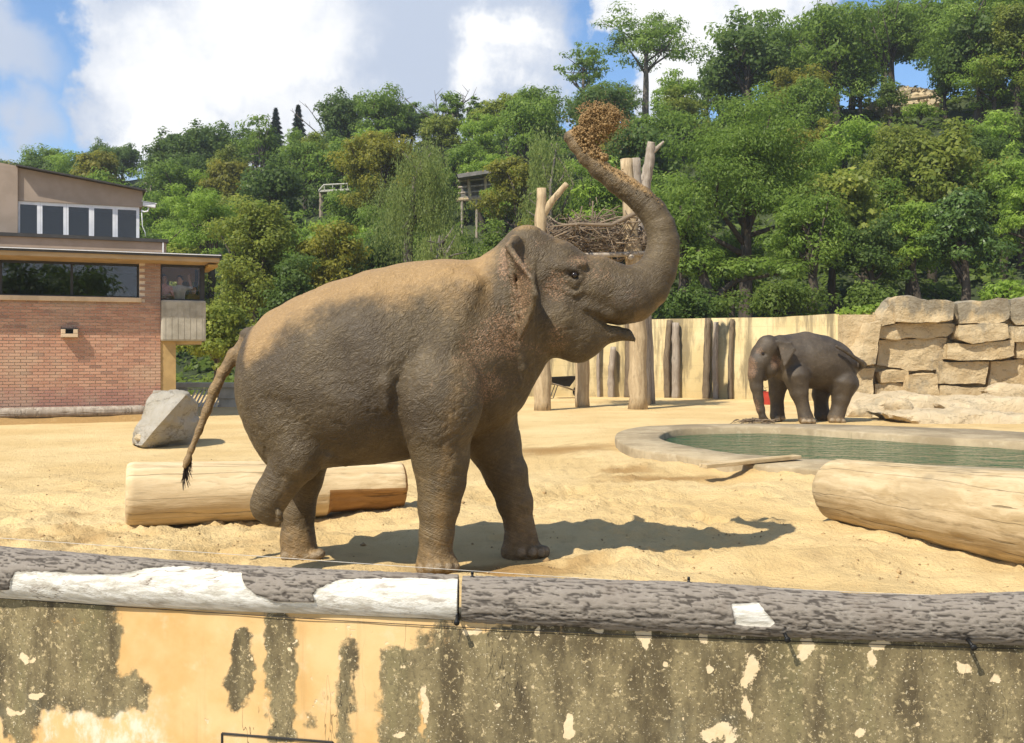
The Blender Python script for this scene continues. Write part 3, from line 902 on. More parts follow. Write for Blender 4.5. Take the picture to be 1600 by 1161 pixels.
# black electric-fence pegs with their wire, all screwed to the logs
def log_top(px, frac):                 # a point on the log skin; frac 0 top .. 1 bottom
    k_ = (px - 800) / 1600
    Yw = 5.5
    for _ in range(10):
        Yw = float(wall_smooth(k_ * Yw))
    return k_ * Yw, Yw
def peg(px, py, up, label):
    x, y = log_top(px, 0)
    t = thing('fence_peg', label, 'insulator', (0, 0, 0), 0, 'electric fence pegs on the logs')
    if up:
        z = EYE + (550 - py) / 1600 * y
        MB().bar((x, y, z - .04), (x, y, z + .012), .007, n=10).bar((x, y, z - .012), (x, y, z - .006), .012, n=12).build('stem', M['black'], t, True)
        MB().bar((x, y, z + .008), (x, y, z + .022), .0085, .006, n=12).build('cap', M['black'], t, True)
    else:
        yf = y - .115
        z = EYE + (550 - py) / 1600 * yf
        MB().bar((x, yf + .05, z + .012), (x, yf - .035, z - .014), .010, .008, n=10).build('stem', M['black'], t, True)
        MB().bar((x, yf - .028, z - .012), (x, yf - .040, z - .016), .015, n=12).build('cap', M['black'], t, True)
    return (x, y, z)
peg(738, 899, True, 'black upright peg on the log beside the log joint')
peg(1076, 908, True, 'black upright peg above the dark bark of the right log')
peg(716, 966, False, 'black peg under the end of the white stripped log')
peg(1218, 992, False, 'black peg under the log just beside the small bare patch')
peg(1500, 1004, False, 'black peg under the grey bark log beyond the small bare patch')
mb = MB()
pts = [(x_, float(wall_smooth(x_)), z_) for x_, z_ in zip(np.linspace(-6, 9, 40), np.interp(800 + 1600 * np.linspace(-6, 9, 40) / wall_smooth(np.linspace(-6, 9, 40)), [-900, 0, 410, 738, 1076, 1600, 3000], [.62, .60, .572, .545, .512, .49, .47]))]
mb.tube(pts, [.0017] * len(pts), 5)
tag(mb.build('fence_wire', M['wire']), 'thin pale electric wire strung just above the bark logs', 'wire')
mb = MB()
xs_ = np.linspace(-6, 9, 60)
pts = [(x_, float(wall_smooth(x_)) - .064, .262 - .0 * x_) for x_ in xs_]
mb.tube(pts, [.0022] * len(pts), 5)
tag(mb.build('wall_cable', M['black']), 'thin dark cable running along the wall beneath the logs', 'cable')

# ================================================================== LYING LOGS
def lying_log(name, a, b, ra, rb, m, label, seed, split=None, group=None):
    a, b = np.array(a, float), np.array(b, float)
    L = np.linalg.norm(b - a)
    ax = (b - a) / L
    side = np.cross([0, 0, 1.], ax)
    side /= np.linalg.norm(side)
    up = np.cross(ax, side)
    ns, nt = 150, 72
    s = np.concatenate([[0, 0, .004, .012], np.linspace(.025, .975, ns), [.988, .996, 1, 1]])
    prof = np.concatenate([[0, .80, .92, .975], np.ones(ns), [.975, .92, .80, 0]])
    th = np.linspace(0, 2 * np.pi, nt, endpoint=False)
    S, T = np.meshgrid(s, th, indexing='ij')
    r = (ra + (rb - ra) * S) * prof[:, None]
    r = r * (1 + .045 * fbm(S * L * .8, np.cos(T) * 1.1, np.sin(T) * 1.1, 4, .5, seed) + .012 * fbm(S * L * 2.0, np.cos(T) * 5, np.sin(T) * 5, 3, .5, seed + 3))
    crk = np.abs(fbm(S * L * .22, np.cos(T) * 3.3 + .3 * S, np.sin(T) * 3.3, 3, .5, seed + 7))
    r = r - .012 * (1 - sstep(crk, .0, .035)) * prof[:, None]
    if split is not None:              # the end broken away below the middle
        z_ = np.sin(T)
        cut = sstep(S, split, split + .02) * sstep(-z_, -.05, .25)
        r = r * (1 - .14 * cut)
    off = S[..., None] * L * ax
    V = a + off + r[..., None] * (np.cos(T)[..., None] * side + np.sin(T)[..., None] * up)
    V = V.reshape(-1, 3) - a
    n, k = S.shape
    idx = np.arange(n * k).reshape(n, k)
    j = np.roll(idx, -1, 1)
    F = np.stack([idx[:-1], j[:-1], j[1:], idx[1:]], -1).reshape(-1, 4)
    # object axes: X along the log so that the grain runs along it
    Rm = np.stack([ax, side, up], 0)
    me = mesh_np(name, V @ Rm.T, F)
    if split is not None:
        me.materials.append(M['split_log'])
        mi = np.zeros(len(F), np.int32)
        Sf, Tf = S[:-1].ravel(), np.sin(T[:-1]).ravel()
        mi[(Sf > split) & (Tf < .12)] = 1
        mi[Sf > .985] = 1
    o = link(name, me, [m, M['split_log']] if split is not None else m)
    if split is not None:
        me.polygons.foreach_set('material_index', mi)
    o.matrix_world = Matrix(((ax[0], side[0], up[0], a[0]), (ax[1], side[1], up[1], a[1]), (ax[2], side[2], up[2], a[2]), (0, 0, 0, 1)))
    return tag(o, label, 'log', group)
lying_log('debarked_log', (-3.83, 10.15, .285), (-1.18, 11.1, .24), .325, .275, M['pale_log'], 'smooth pale debarked log lying behind the big elephant', 41, split=.70)
lying_log('debarked_log', (3.33, 10.55, .285), (4.64, 7.05, .385), .315, .415, M['grey_log'], 'thick cracked pale log lying in front of the pool', 57)

# ================================================================== POOL
def build_pool():
    zt = .20
    inner = [PZ(x, y, zt)[:2] for x, y in ((1031, 681), (1048, 673), (1090, 669), (1206, 667.5), (1337, 675), (1460, 683), (1600, 691))] + [(9.3, 14.9), (11.2, 13.9), (12.2, 12.9), (11.4, 11.9), (9.0, 11.6)] + \
            [PZ(x, y, zt)[:2] for x, y in ((1600, 733), (1400, 725), (1250, 715.5), (1145, 708), (1075, 696.5), (1040, 688))]
    N = 180
    o, i_ = POOL_OUT, spline_closed(inner, N)
    jit = .02 * fbm(o[:, 0] * 1.5, o[:, 1] * 1.5, 0 * o[:, 0], 3, .5, 3)
    rows = [(o + jit[:, None], -.25), (o + jit[:, None], zt - .03), (o * .985 + i_ * .015, zt), (o * .05 + i_ * .95, zt + .006), (i_, zt - .02), (i_, -.12)]
    V = np.concatenate([np.column_stack([p, np.full(N, z)]) for p, z in rows])
    V[:, 2] += .008 * fbm(V[:, 0] * 2, V[:, 1] * 2, V[:, 2] * 0, 3, .5, 5)
    a = np.arange(N)
    b = (a + 1) % N
    F = np.concatenate([np.stack([r * N + a, r * N + b, (r + 1) * N + b, (r + 1) * N + a], -1) for r in range(len(rows) - 1)])
    me = mesh_np('pool_rim', V, F, False)
    rim = tag(link('pool_rim', me, M['pool_rim']), 'low curved concrete rim round the elephant pool', 'pool rim')
    bm = bmesh.new()
    bm.faces.new([bm.verts.new((p[0], p[1], .07)) for p in i_[::-1]])
    bmesh.ops.triangulate(bm, faces=bm.faces)
    bmesh.ops.recalc_face_normals(bm, faces=bm.faces)
    if bm.faces[:][0].normal.z < 0:
        bmesh.ops.reverse_faces(bm, faces=bm.faces)
    wm = bpy.data.meshes.new('pool_water')
    bm.to_mesh(wm)
    bm.free()
    tag(link('pool_water', wm, M['water']), kind='structure')
    # squared sand-stop in front of the rim and the plank across it
    p, q = PZ(1098, 732, .185), PZ(1246, 717, .225)
    ang = math.atan2(q[1] - p[1], q[0] - p[0])
    c = (p + q) / 2
    L = np.linalg.norm(q - p)
    pitch = -math.asin((q[2] - p[2]) / L)
    rot = Matrix.Rotation(ang, 4, 'Z') @ Matrix.Rotation(pitch, 4, 'Y')
    pk = MB().box((0, 0, 0), (L, .16, .05), None, .008).build('plank', M['grey_log'])
    pk.matrix_world = Matrix.Translation((c[0], c[1], c[2] + .03)) @ rot
    tag(pk, 'weathered plank leaning from the sand onto the pool rim', 'plank')
build_pool()

# ================================================================== BACK WALL, POSTS AGAINST IT
BW = [(-8.6, 38.8), (-5, 39.6), (5.0, 39.2), (9.6, 36.6), (13.0, 34.6), (24, 33.5)]
BWZ = [2.5, 2.7, 2.95, 2.95, 3.1, 3.2]
def build_back_wall():
    n = 120
    t = np.linspace(0, len(BW) - 1, n)
    xs = np.interp(t, range(len(BW)), [p[0] for p in BW])
    ys = np.interp(t, range(len(BW)), [p[1] for p in BW])
    zs = np.interp(t, range(len(BW)), BWZ) + .02 * fbm(xs * 1.3, ys, 0 * xs, 3, .5, 4)
    V = np.concatenate([np.stack([xs, ys, np.full(n, -.3)], -1), np.stack([xs, ys, zs], -1), np.stack([xs, ys + .35, zs], -1), np.stack([xs, ys + .35, np.full(n, -.3)], -1)])
    a = np.arange(n - 1)
    F = np.concatenate([np.stack([r * n + a, r * n + a + 1, (r + 1) * n + a + 1, (r + 1) * n + a], -1) for r in range(3)])
    tag(link('enclosure_wall', mesh_np('enclosure_wall', V, F, False), M['back_wall']), 'tall tan concrete wall with dark drip stains and painted dappled shade behind the elephants', 'wall')
build_back_wall()
def bw_y(X):
    return float(np.interp(X, [p[0] for p in BW], [p[1] for p in BW]))
def pole(name, pts, rads, m, label, cat, group=None, n=14, knots=0, seed=0):
    rng = random.Random(seed)
    P_, R_ = [], []
    pts = [Vector(p) for p in pts]
    for (p, q), (r0, r1) in zip(zip(pts, pts[1:]), zip(rads, rads[1:])):
        for i in range(7):
            t = i / 7
            P_.append(p.lerp(q, t) + Vector((rng.uniform(-1, 1), rng.uniform(-1, 1), 0)) * r0 * .07)
            R_.append((r0 + (r1 - r0) * t) * (1 + rng.uniform(-.05, .06) + (.16 if rng.random() < knots else 0)))
    P_.append(pts[-1])
    R_.append(rads[-1])
    mb = MB().tube(P_, R_, n)
    base = Vector(pts[0])
    for v in mb.bm.verts:
        v.co -= base
    o = mb.build(name, m, None, True)
    o.location = base
    return tag(o, label, cat, group) if label else o
wall_poles = [(936, 2.2, .07, 'grey_post'), (955, 1.9, .13, 'grey_post'), (981, 3.0, .15, 'old_post'), (1043, 2.9, .13, 'old_post'), (1056, 2.8, .15, 'grey_post'), (1103, 2.95, .14, 'old_post'), (1119, 2.8, .11, 'grey_post'), (1141, 2.9, .09, 'old_post')]
pole_labels = ['thinnest short grey pole against the enclosure wall beside the wheelbarrow', 'stubby grey pole against the enclosure wall, the shortest of the row', 'dark full height pole against the wall just behind the thickest trunk post',
               'dark pole of the first pair right of the thickest trunk post', 'grey pole of the first pair right of the thickest trunk post', 'dark thick pole of the trio beside the small elephant head', 'grey middle pole of the trio beside the small elephant head', 'thin dark pole of the trio, next to the small elephant trunk']
for i, (px, h, r, mm) in enumerate(wall_poles):
    k_ = (px - 800) / 1600
    Yw = 38
    for _ in range(8):
        Yw = bw_y(k_ * Yw) - r * 1.05 - .05
    pole('wall_pole', [(k_ * Yw, Yw, -.15), (k_ * Yw + .04 * (i % 3 - 1), Yw, h * .5), (k_ * Yw + .08 * (i % 2), Yw, h)], [r, r * .95, r * .85], M[mm],
         pole_labels[i], 'pole', 'poles along the enclosure wall', knots=.12, seed=i)
# ================================================================== FEEDING PLATFORM
def platform():
    g = 'trunk posts of the brush platform'
    Yp = 30.6
    a = P(848, 640, 30.2)
    a[2] = -.1
    t = thing('trunk_post', 'knobbly trunk post with one cut side branch, behind the head', 'post', tuple(a), 0, g)
    def rel(name, pts, rads, m, parent, **kw):
        o = pole(name, pts, rads, m, None, None, **kw)
        o.parent = parent
        o.location = Vector(pts[0]) - Vector(parent.location)
        return o
    top = P(846, 294, 30.2)
    rel('stem', [tuple(a), P(846, 520, 30.2), P(844, 400, 30.2), tuple(top)], [.26, .21, .17, .14], M['post_wood'], t, knots=.22, seed=3)
    rel('branch', [P(848, 335, 30.2), P(864, 312, 30.2), P(886, 287, 30.2)], [.13, .10, .085], M['post_wood'], t, seed=4)
    b = P(910, 633, 32)
    b[2] = -.1
    pole('trunk_post', [tuple(b), P(910, 500, 32), P(910, 395, 32)], [.23, .21, .18], M['post_wood'], 'straight pale trunk post standing under the jaw of the elephant', 'post', g, knots=.1, seed=6)
    c = P(997, 635, 30.8)
    c[2] = -.1
    pole('trunk_post', [tuple(c), P(996, 480, 30.8), P(986, 360, 30.8), P(979, 249, 30.8)], [.27, .25, .22, .19], M['post_wood'], 'thickest pale trunk post rising through the brush pile', 'post', g, knots=.12, seed=7)
    d_ = P(1006, 628, 33)
    d_[2] = -.1
    pole('trunk_post', [tuple(d_), P(1000, 450, 33), P(996, 340, 33), P(992, 248, 33)], [.24, .22, .20, .18], M['grey_post'], 'grey trunk post with flat sawn top beside the forked post', 'post', g, seed=8)
    e = P(1013, 626, 34)
    e[2] = -.1
    t = thing('trunk_post', 'bleached forked trunk post leaning out of the brush pile', 'post', tuple(e), 0, g)
    rel('stem', [tuple(e), P(1005, 430, 34), P(1006, 300, 34), P(1015, 250, 34), P(1018, 222, 34)], [.25, .22, .2, .17, .13], M['grey_post'], t, seed=9)
    rel('branch', [P(1016, 240, 34), P(1026, 232, 34), P(1037, 221, 34)], [.09, .07, .03], M['grey_post'], t, seed=10)
    # deck beams and the pile of branches
    beams = [((838, 402, 30.1), (1012, 396, 30.6)), ((842, 392, 32.4), (1014, 398, 33.0)), ((846, 398, 29.8), (905, 394, 33)), ((985, 402, 30.3), (1010, 398, 33.8)), ((915, 401, 30.1), (930, 396, 33.3))]
    pf = thing('brush_platform', 'pole deck lashed high between the trunk posts', 'platform', tuple(P(920, 400, 31.5)))
    for p, q in beams:
        o = MB().bar(P(*p), P(*q), .085, .075, n=10).build('beam', M['grey_post'], pf, True)
        o.matrix_parent_inverse = Matrix.Translation(-Vector(P(920, 400, 31.5)))
    rng = random.Random(12)
    mb = MB()
    lo, hi = P(850, 398, 31.5), P(1012, 345, 31.5)
    for i in range(520):
        x = rng.uniform(lo[0] - .1, hi[0])
        fx = (x - lo[0]) / (hi[0] - lo[0])
        zmax = lo[2] + (hi[2] - lo[2]) * (.35 + .65 * math.sin(min(1, max(0, fx * .75 + .12)) * math.pi))
        c_ = Vector((x, 31.6 + rng.uniform(-1.4, 1.5), rng.uniform(lo[2] + .02, max(lo[2] + .1, zmax))))
        L = rng.uniform(.6, 1.9)
        dr = Vector((rng.gauss(0, 1), rng.gauss(0, .8), rng.gauss(0, .33))).normalized()
        r = rng.uniform(.012, .032)
        k = Vector((rng.gauss(0, .1), rng.gauss(0, .1), rng.gauss(0, .14))) * L
        mb.tube([c_ - dr * L / 2, c_ + k, c_ + dr * L / 2 - k * .4], [r, r * .8, r * .35], 5)
    o = mb.build('brush_pile', M['twig'], None, True)
    tag(o, 'tangled heap of dry branches piled on the pole deck', 'branches', kind='stuff')
    pole('dry_branch', [P(1000, 330, 30.3), P(955, 352, 30.0), P(905, 350, 29.9), P(860, 354, 30.0)], [.07, .055, .045, .02], M['twig'], 'long thin dry branch poking out sideways from the brush heap', 'branch')
platform()

# ================================================================== ROCK WALL AT THE RIGHT
ROCK_ME = {}
def rock_block(name, poly, Yf, depth, m, label=None, parent=None, seed=0, rough=.07, tilt=0.0, cat='rock', group=None, round_=.16):
    """outline measured on the photo at distance Yf, given real thickness, split finely and weathered"""
    pts = [P(x, y, Yf) for x, y in poly]
    c = np.mean(pts, 0)
    mb = MB()
    # shrink a little so that joints stay open
    pts = [c + (p - c) * 1.004 for p in pts]
    mb.prism([Vector(p) for p in pts], (0, depth, 0))
    bm = mb.bm
    bmesh.ops.recalc_face_normals(bm, faces=bm.faces)
    bmesh.ops.triangulate(bm, faces=bm.faces)
    for _ in range(4):
        es = [e for e in bm.edges if e.calc_length() > .22]
        if not es:
            break
        bmesh.ops.subdivide_edges(bm, edges=es, cuts=1, use_grid_fill=False)
        bmesh.ops.triangulate(bm, faces=[f for f in bm.faces if len(f.verts) > 3])
    for _ in range(1 if round_ < .1 else 2):
        bmesh.ops.smooth_vert(bm, verts=bm.verts, factor=round_ * 2.0, use_axis_x=True, use_axis_y=True, use_axis_z=True)
    co = np.array([v.co for v in bm.verts], np.float32)
    nr = np.array([v.normal for v in bm.verts], np.float32)
    d1 = fbm(co[:, 0] * 1.3, co[:, 1] * 1.3, co[:, 2] * 1.3, 2, .5, seed)
    d2 = fbm(co[:, 0] * 4, co[:, 1] * 4, co[:, 2] * 6, 3, .55, seed + 4)
    d3 = fbm(co[:, 0] * 2.3, co[:, 1] * 2.3, co[:, 2] * 3.1, 3, .55, seed + 8)
    co = co + nr * (rough * (1.2 * d1 + .5 * d2 + .9 * np.floor(d3 * 4.5) / 4.5))[:, None]
    if tilt:
        co[:, 1] += tilt * (co[:, 2] - c[2])
    origin = np.array([c[0], c[1] + depth / 2, co[:, 2].min()])
    bm.verts.ensure_lookup_table()
    for v, q in zip(bm.verts, co):
        v.co = Vector(q - origin)
    for f in bm.faces:
        f.smooth = True
    bm.normal_update()
    me = bpy.data.meshes.new(name)
    bm.to_mesh(me)
    bm.free()
    me.set_sharp_from_angle(angle=R(38))
    sa = me.attributes.new('soot', 'FLOAT', 'POINT')
    zz = co[:, 2]
    sa.data.foreach_set('value', sstep(zz, 2.5, 3.1).astype(np.float32))
    o = link(name, me, m, parent)
    o.location = Vector(origin) - (Vector(parent.location) if parent else Vector())
    if label:
        tag(o, label, cat, group)
    return o
def rock_wall():
    t = thing('stone_wall', 'high wall of big weathered sandstone blocks beside the small elephant', 'wall', tuple(P(1500, 640, 31)))
    blocks = [
        [(1398, 468), (1404, 464), (1492, 471), (1490, 500), (1440, 505), (1400, 503)], [(1496, 474), (1576, 466), (1579, 498), (1560, 505), (1500, 505)], [(1580, 468), (1625, 462), (1660, 470), (1660, 505), (1588, 508), (1579, 500)],
        [(1382, 488), (1399, 466), (1401, 506), (1376, 511)], [(1374, 511), (1436, 506), (1491, 506), (1492, 516), (1480, 527), (1372, 528)], [(1497, 507), (1575, 506), (1577, 528), (1520, 536), (1498, 530)], [(1580, 510), (1660, 505), (1660, 535), (1582, 532)],
        [(1373, 531), (1478, 529), (1476, 552), (1468, 578), (1420, 580), (1369, 572)], [(1481, 536), (1530, 538), (1585, 530), (1586, 556), (1550, 563), (1479, 562)], [(1588, 535), (1660, 538), (1660, 562), (1588, 560)],
        [(1362, 505), (1375, 503), (1370, 570), (1340, 573), (1338, 560), (1350, 530)], [(1470, 566), (1548, 564), (1541, 602), (1500, 602), (1468, 600)], [(1549, 566), (1612, 560), (1618, 604), (1543, 606)], [(1614, 564), (1670, 564), (1670, 606), (1620, 606)],
        [(1374, 582), (1419, 580), (1420, 597), (1378, 597)], [(1421, 584), (1466, 583), (1467, 630), (1418, 634)], [(1336, 575), (1369, 574), (1362, 634), (1334, 634)], [(1368, 600), (1418, 600), (1416, 634), (1364, 636)],
        [(1469, 603), (1545, 606), (1548, 634), (1470, 634)], [(1549, 608), (1670, 609), (1670, 636), (1550, 636)]]
    for i, b in enumerate(blocks):
        rock_block('stone_block', b, 31.0 + .12 * ((i * 7) % 5 - 2), .9, M['sandstone'], None, t, i * 3, .07, cat=None, round_=.02)
    core = MB().box((0, 0, 0), (8.2, .5, 3.0)).build('stone_core', M['sandstone'], t)
    core.location = Vector((P(1505, 560, 31.62)[0] + .35, 31.75, 1.35)) - Vector(t.location)
    # flat ledges and boulders at its foot
    led = [([(1345, 640), (1380, 622), (1470, 618), (1500, 632), (1480, 658), (1360, 662)], 27.5, 'broad low sandstone ledge at the tail end of the small elephant'),
           ([(1470, 632), (1560, 622), (1640, 628), (1650, 650), (1500, 655)], 27.0, 'long flat sandstone ledge below the grey stained blocks'),
           ([(1400, 650), (1520, 644), (1640, 652), (1650, 676), (1450, 670)], 24.5, 'lowest flat rock shelf running along the back of the pool'),
           ([(1395, 632), (1402, 622), (1420, 620), (1432, 632), (1428, 648), (1396, 648)], 26.4, 'rounded boulder sitting on the ledge at the foot of the stone wall'),
           ([(1318, 655), (1335, 634), (1362, 638), (1366, 660)], 27.0, 'small brown boulder just behind the hind feet of the small elephant'),
           ([(1540, 610), (1575, 602), (1640, 606), (1650, 634), (1560, 636)], 29.0, 'squat pale rock leaning on the foot of the stone wall')]
    for i, (pl_, Y_, lab) in enumerate(led):
        rock_block('ledge_rock', pl_, Y_, 2.2 if i < 3 else .8, M['pale_rock'], lab, None, 80 + i * 5, .10, .55 if i < 3 else 0, 'rock', 'rocks at the foot of the stone wall', .3)
    o = rock_block('rubble', [(1425, 655), (1480, 648), (1600, 656), (1640, 672), (1500, 668)], 25.6, 1.5, M['pale_rock'], 'irregular rock slab lying between the ledges', None, 121, .12, .7, 'rock', 'rocks at the foot of the stone wall', .3)
rock_wall()
def boulder():
    """angular block: a pale sloping face to the left, a shaded broken face to the right"""
    pts = [P(205, 690, 18.6), P(214, 660, 18.5), P(236, 609, 18.9), P(240, 606, 19.6), P(276, 603, 19.0), P(296, 609, 19.7), P(290, 612, 18.5), P(264, 641, 18.05), P(240, 668, 17.95), P(222, 690, 18.1),
           P(309, 632, 19.3), P(313, 664, 19.4), P(306, 693, 19.3), P(270, 695, 18.75), P(240, 696, 18.5), P(308, 690, 20.4), P(222, 688, 20.2)]
    bm = bmesh.new()
    for p in pts:
        bm.verts.new(Vector(p))
    r = bmesh.ops.convex_hull(bm, input=bm.verts)
    bmesh.ops.delete(bm, geom=[g for g in r['geom_interior'] + r['geom_unused'] if isinstance(g, bmesh.types.BMVert)], context='VERTS')
    for _ in range(4):
        es = [e for e in bm.edges if e.calc_length() > .10]
        bmesh.ops.subdivide_edges(bm, edges=es, cuts=1)
        bmesh.ops.triangulate(bm, faces=[f for f in bm.faces if len(f.verts) > 3])
    bmesh.ops.smooth_vert(bm, verts=bm.verts, factor=.12, use_axis_x=True, use_axis_y=True, use_axis_z=True)
    bm.normal_update()
    co = np.array([v.co for v in bm.verts], np.float32)
    nr = np.array([v.normal for v in bm.verts], np.float32)
    st = fbm(co[:, 0] * 2.2, co[:, 1] * 2.2, co[:, 2] * 5.0, 4, .55, 61)
    st = st + .5 * np.floor(st * 5) / 5
    co = co + nr * (.055 * st + .02 * fbm(co[:, 0] * 9, co[:, 1] * 9, co[:, 2] * 9, 3, .6, 63))[:, None]
    base = np.array([P(262, 690, 18.9)[0], 18.9, 0])
    bm.verts.ensure_lookup_table()
    for v, q in zip(bm.verts, co):
        v.co = Vector(q - base)
    for f in bm.faces:
        f.smooth = True
    me = bpy.data.meshes.new('boulder')
    bm.to_mesh(me)
    bm.free()
    me.set_sharp_from_angle(angle=R(32))
    o = link('boulder', me, M['boulder'])
    o.location = base + [0, 0, -.06]
    tag(o, 'big grey angular boulder in front of the brick building', 'boulder')
boulder()
rock_block('boulder', [(203, 688), (207, 677), (222, 678), (236, 682), (240, 690), (222, 692)], 18.2, .35, M['pale_rock'], 'small flat stone lying at the foot of the grey boulder', None, 155, .02, 0, 'stone', None, .2)

# ================================================================== BRICK BUILDING
BO = Vector((-12.5, 25.0, 0))
BANG = math.atan2(.407, .914)
BROT = Matrix.Rotation(BANG, 4, 'Z')
def bl(u, v, z):                       # building coordinates -> world
    return BO + BROT @ Vector((u, v, z))
def bu(px, v=0.0):                     # u on the plane v that shows at px
    k = (px - 800) / 1600
    o = BO + BROT @ Vector((0, v, 0))
    dx, dy = math.cos(BANG), math.sin(BANG)
    return (k * o.y - o.x) / (dx - dy * k)
def bz(px, py, v=0.0):
    p = bl(bu(px, v), v, 0)
    return EYE + (550 - py) / 1600 * p.y
def building():
    B = thing('brick_building', 'low brick pavilion with flat roofs and ribbon windows', 'building', tuple(BO), BANG)
    def box(name, u0, u1, v0, v1, z0, z1, m, parent=B, bevel=0.0):
        return MB().box(((u0 + u1) / 2, (v0 + v1) / 2, (z0 + z1) / 2), (u1 - u0, v1 - v0, z1 - z0), None, bevel).build(name, m, parent)
    uR = 3.72
    uw0, uw1 = -.9, 3.2                # big window opening (its left jamb shows at the frame edge)
    zs, zt = 3.10, 3.96                # sill and lintel
    # --- brick wall: mortar bed with each brick standing proud of it
    Wl = box('brick_wall', -4.0, uR - .006, .010, .26, -.2, zs - .05, M['mortar'])
    box('brick_pier', uw1 + .006, uR - .006, .010, .26, zs - .05, zt + .04, M['mortar'], Wl)
    box('brick_pier', -4.0, uw0, .010, .26, zs - .05, zt + .04, M['mortar'], Wl)
    Lb, Hb, jt = .245, .060, .017
    bm_ = MB().box((0, 0, 0), (Lb, .05, Hb), None, .0)
    bme = bm_.mesh('brick')
    half = MB().box((0, 0, 0), (Lb / 2 - jt / 2, .05, Hb)).mesh('brick_half')
    for me in (bme, half):
        me.materials.append(M['brick'])
    rng = random.Random(3)
    spots = []
    ncourse = int((zt + .02 + .05) / (Hb + jt))
    for c in range(ncourse):
        z = -.02 + (c + .5) * (Hb + jt)
        off = (c % 2) * (Lb + jt) / 2
        k = 0
        uu = uR
        first = True
        while uu > -3.9:
            L = Lb
            if first and c % 2:
                L = Lb / 2 - jt / 2
            first = False
            uc = uu - L / 2
            uu -= L + jt
            if z > zs - .12 and uw0 - .02 < uc < uw1 + .10 and z < zt + .1:
                continue
            spots.append((uc, z, L))
    vis = [s for s in spots if s[0] > -.15 and s[1] > .3]
    vis.sort(key=lambda s: (abs(s[0] - 1.6) * .55 + abs(s[1] - 1.9)))
    keep = set(vis[:300])
    rest = MB()
    for s in spots:
        uc, z, L = s
        pv = .012 + rng.uniform(-.004, .004)
        if s in keep:
            o = bpy.data.objects.new('brick', bme if L > .2 else half)
            COL.objects.link(o)
            o.parent = Wl
            o.location = (uc, pv, z)
            o.rotation_euler = (0, rng.uniform(-.006, .006), rng.uniform(-.008, .008))
        else:
            rest.box((uc, pv, z), (L, .05, Hb))
    ro = rest.build('brick_field', M['brick'], Wl)
    ro['kind'] = 'stuff'
    # --- big ribbon window with sill, frame, mullion and panes
    W1 = box('window', uw0, uw1, .16, .20, zt - .06, zt + .02, M['dark_metal'])
    box('sill', uw0, uw1 + .05, -.10, .16, zs - .13, zs - .01, M['sill_stone'], W1, .012)
    box('frame', uw0, uw1, .14, .19, zs - .012, zs + .03, M['dark_metal'], W1)
    box('frame', uw1 - .045, uw1 - .002, .14, .19, zs + .03, zt - .06, M['dark_metal'], W1)
    um = bu(112, .15)
    uj = bu(2, .15)
    box('mullion', um - .03, um + .03, .135, .195, zs + .03, zt - .06, M['dark_metal'], W1)
    box('mullion', uj - .05, uj + .02, .135, .195, zs + .03, zt - .06, M['dark_metal'], W1)
    box('pane', uj + .02, um - .03, .16, .170, zs + .03, zt - .06, M['glass'], W1)
    box('pane', um + .03, uw1 - .045, .16, .170, zs + .03, zt - .06, M['glass'], W1)
    box('pane', uw0, uj - .05, .16, .170, zs + .03, zt - .06, M['glass'], W1)
    # --- corner bay: concrete balcony box, window above, tan column below
    b0, b1 = uR + .004, bu(322, -.15)
    zb1, zb0 = bz(285, 469, -.15), bz(285, 533, -.15)
    box('balcony', b0, b1, -.16, 1.5, zb0, zb1, M['concrete'], B, .05)
    for i in range(7):                 # board marks cast into the concrete
        uu = b0 + .10 + i * (b1 - b0 - .2) / 6
        box('board_joint', uu - .006, uu + .006, -.168, -.15, zb0 + .06, zb1 - .06, M['concrete'], B)
    box('column', uR + .003, bu(273, .3), .02, .6, -.2, zb0 + .02, M['tan_plaster'])
    W2 = box('corner_window', b0, b1 - .02, .02, .07, zt - .05, zt + .02, M['dark_metal'])
    box('frame', b0, b1 - .02, .02, .07, zb1 - .005, zb1 + .035, M['dark_metal'], W2)
    box('corner_post', b1 - .13, b1 - .02, -.02, .14, zb1 - .30, zt + .02, M['dark_metal'], W2)
    box('frame', b0 + .002, b0 + .035, .02, .07, zb1 + .035, zt - .05, M['dark_metal'], W2)
    box('pane', b0 + .035, b1 - .13, .04, .05, zb1 + .035, zt - .05, M['glass_clear'], W2)
    box('pane', b1 - .055, b1 - .045, .14, 1.45, zb1 + .0, zt - .02, M['glass_clear'], W2)
    box('rear_post', b1 - .11, b1 - .03, 1.40, 1.5, zb1, zt + .02, M['dark_metal'], W2)
    # --- room behind the glass
    Rm = box('room_floor', -3.9, b1 - .06, .27, 4.2, 1.90, 2.0, M['floor_board'])
    box('room_back', -3.9, b1 - .5, 4.2, 4.3, 1.9, 4.05, M['ochre_board'], Rm)
    box('room_side', uR + .9, uR + .98, 1.6, 4.2, 2.01, 3.95, M['ochre_board'], Rm)
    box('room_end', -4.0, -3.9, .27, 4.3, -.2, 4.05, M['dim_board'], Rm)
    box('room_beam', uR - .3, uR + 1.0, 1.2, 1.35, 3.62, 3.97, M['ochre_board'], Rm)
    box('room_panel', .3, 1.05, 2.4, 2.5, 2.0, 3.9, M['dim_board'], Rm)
    # --- main roof: overhanging fascia with flashing, soffit boards sloping at the corner
    ur = bu(343, -.62)
    Rf = MB()
    prof = [(-.62, 4.02), (-.62, 4.17), (.0, 4.22), (6.5, 4.3), (6.5, 4.0), (.20, 3.965)]
    Rf.prism([(-4.6, v, z) for v, z in prof], (4.6 + ur - .0, 0, 0))
    rf = Rf.build('roof', M['wood_fascia'], B)
    box('flashing', -4.6, ur + .04, -.67, -.622, 4.13, 4.215, M['dark_flashing'], rf)
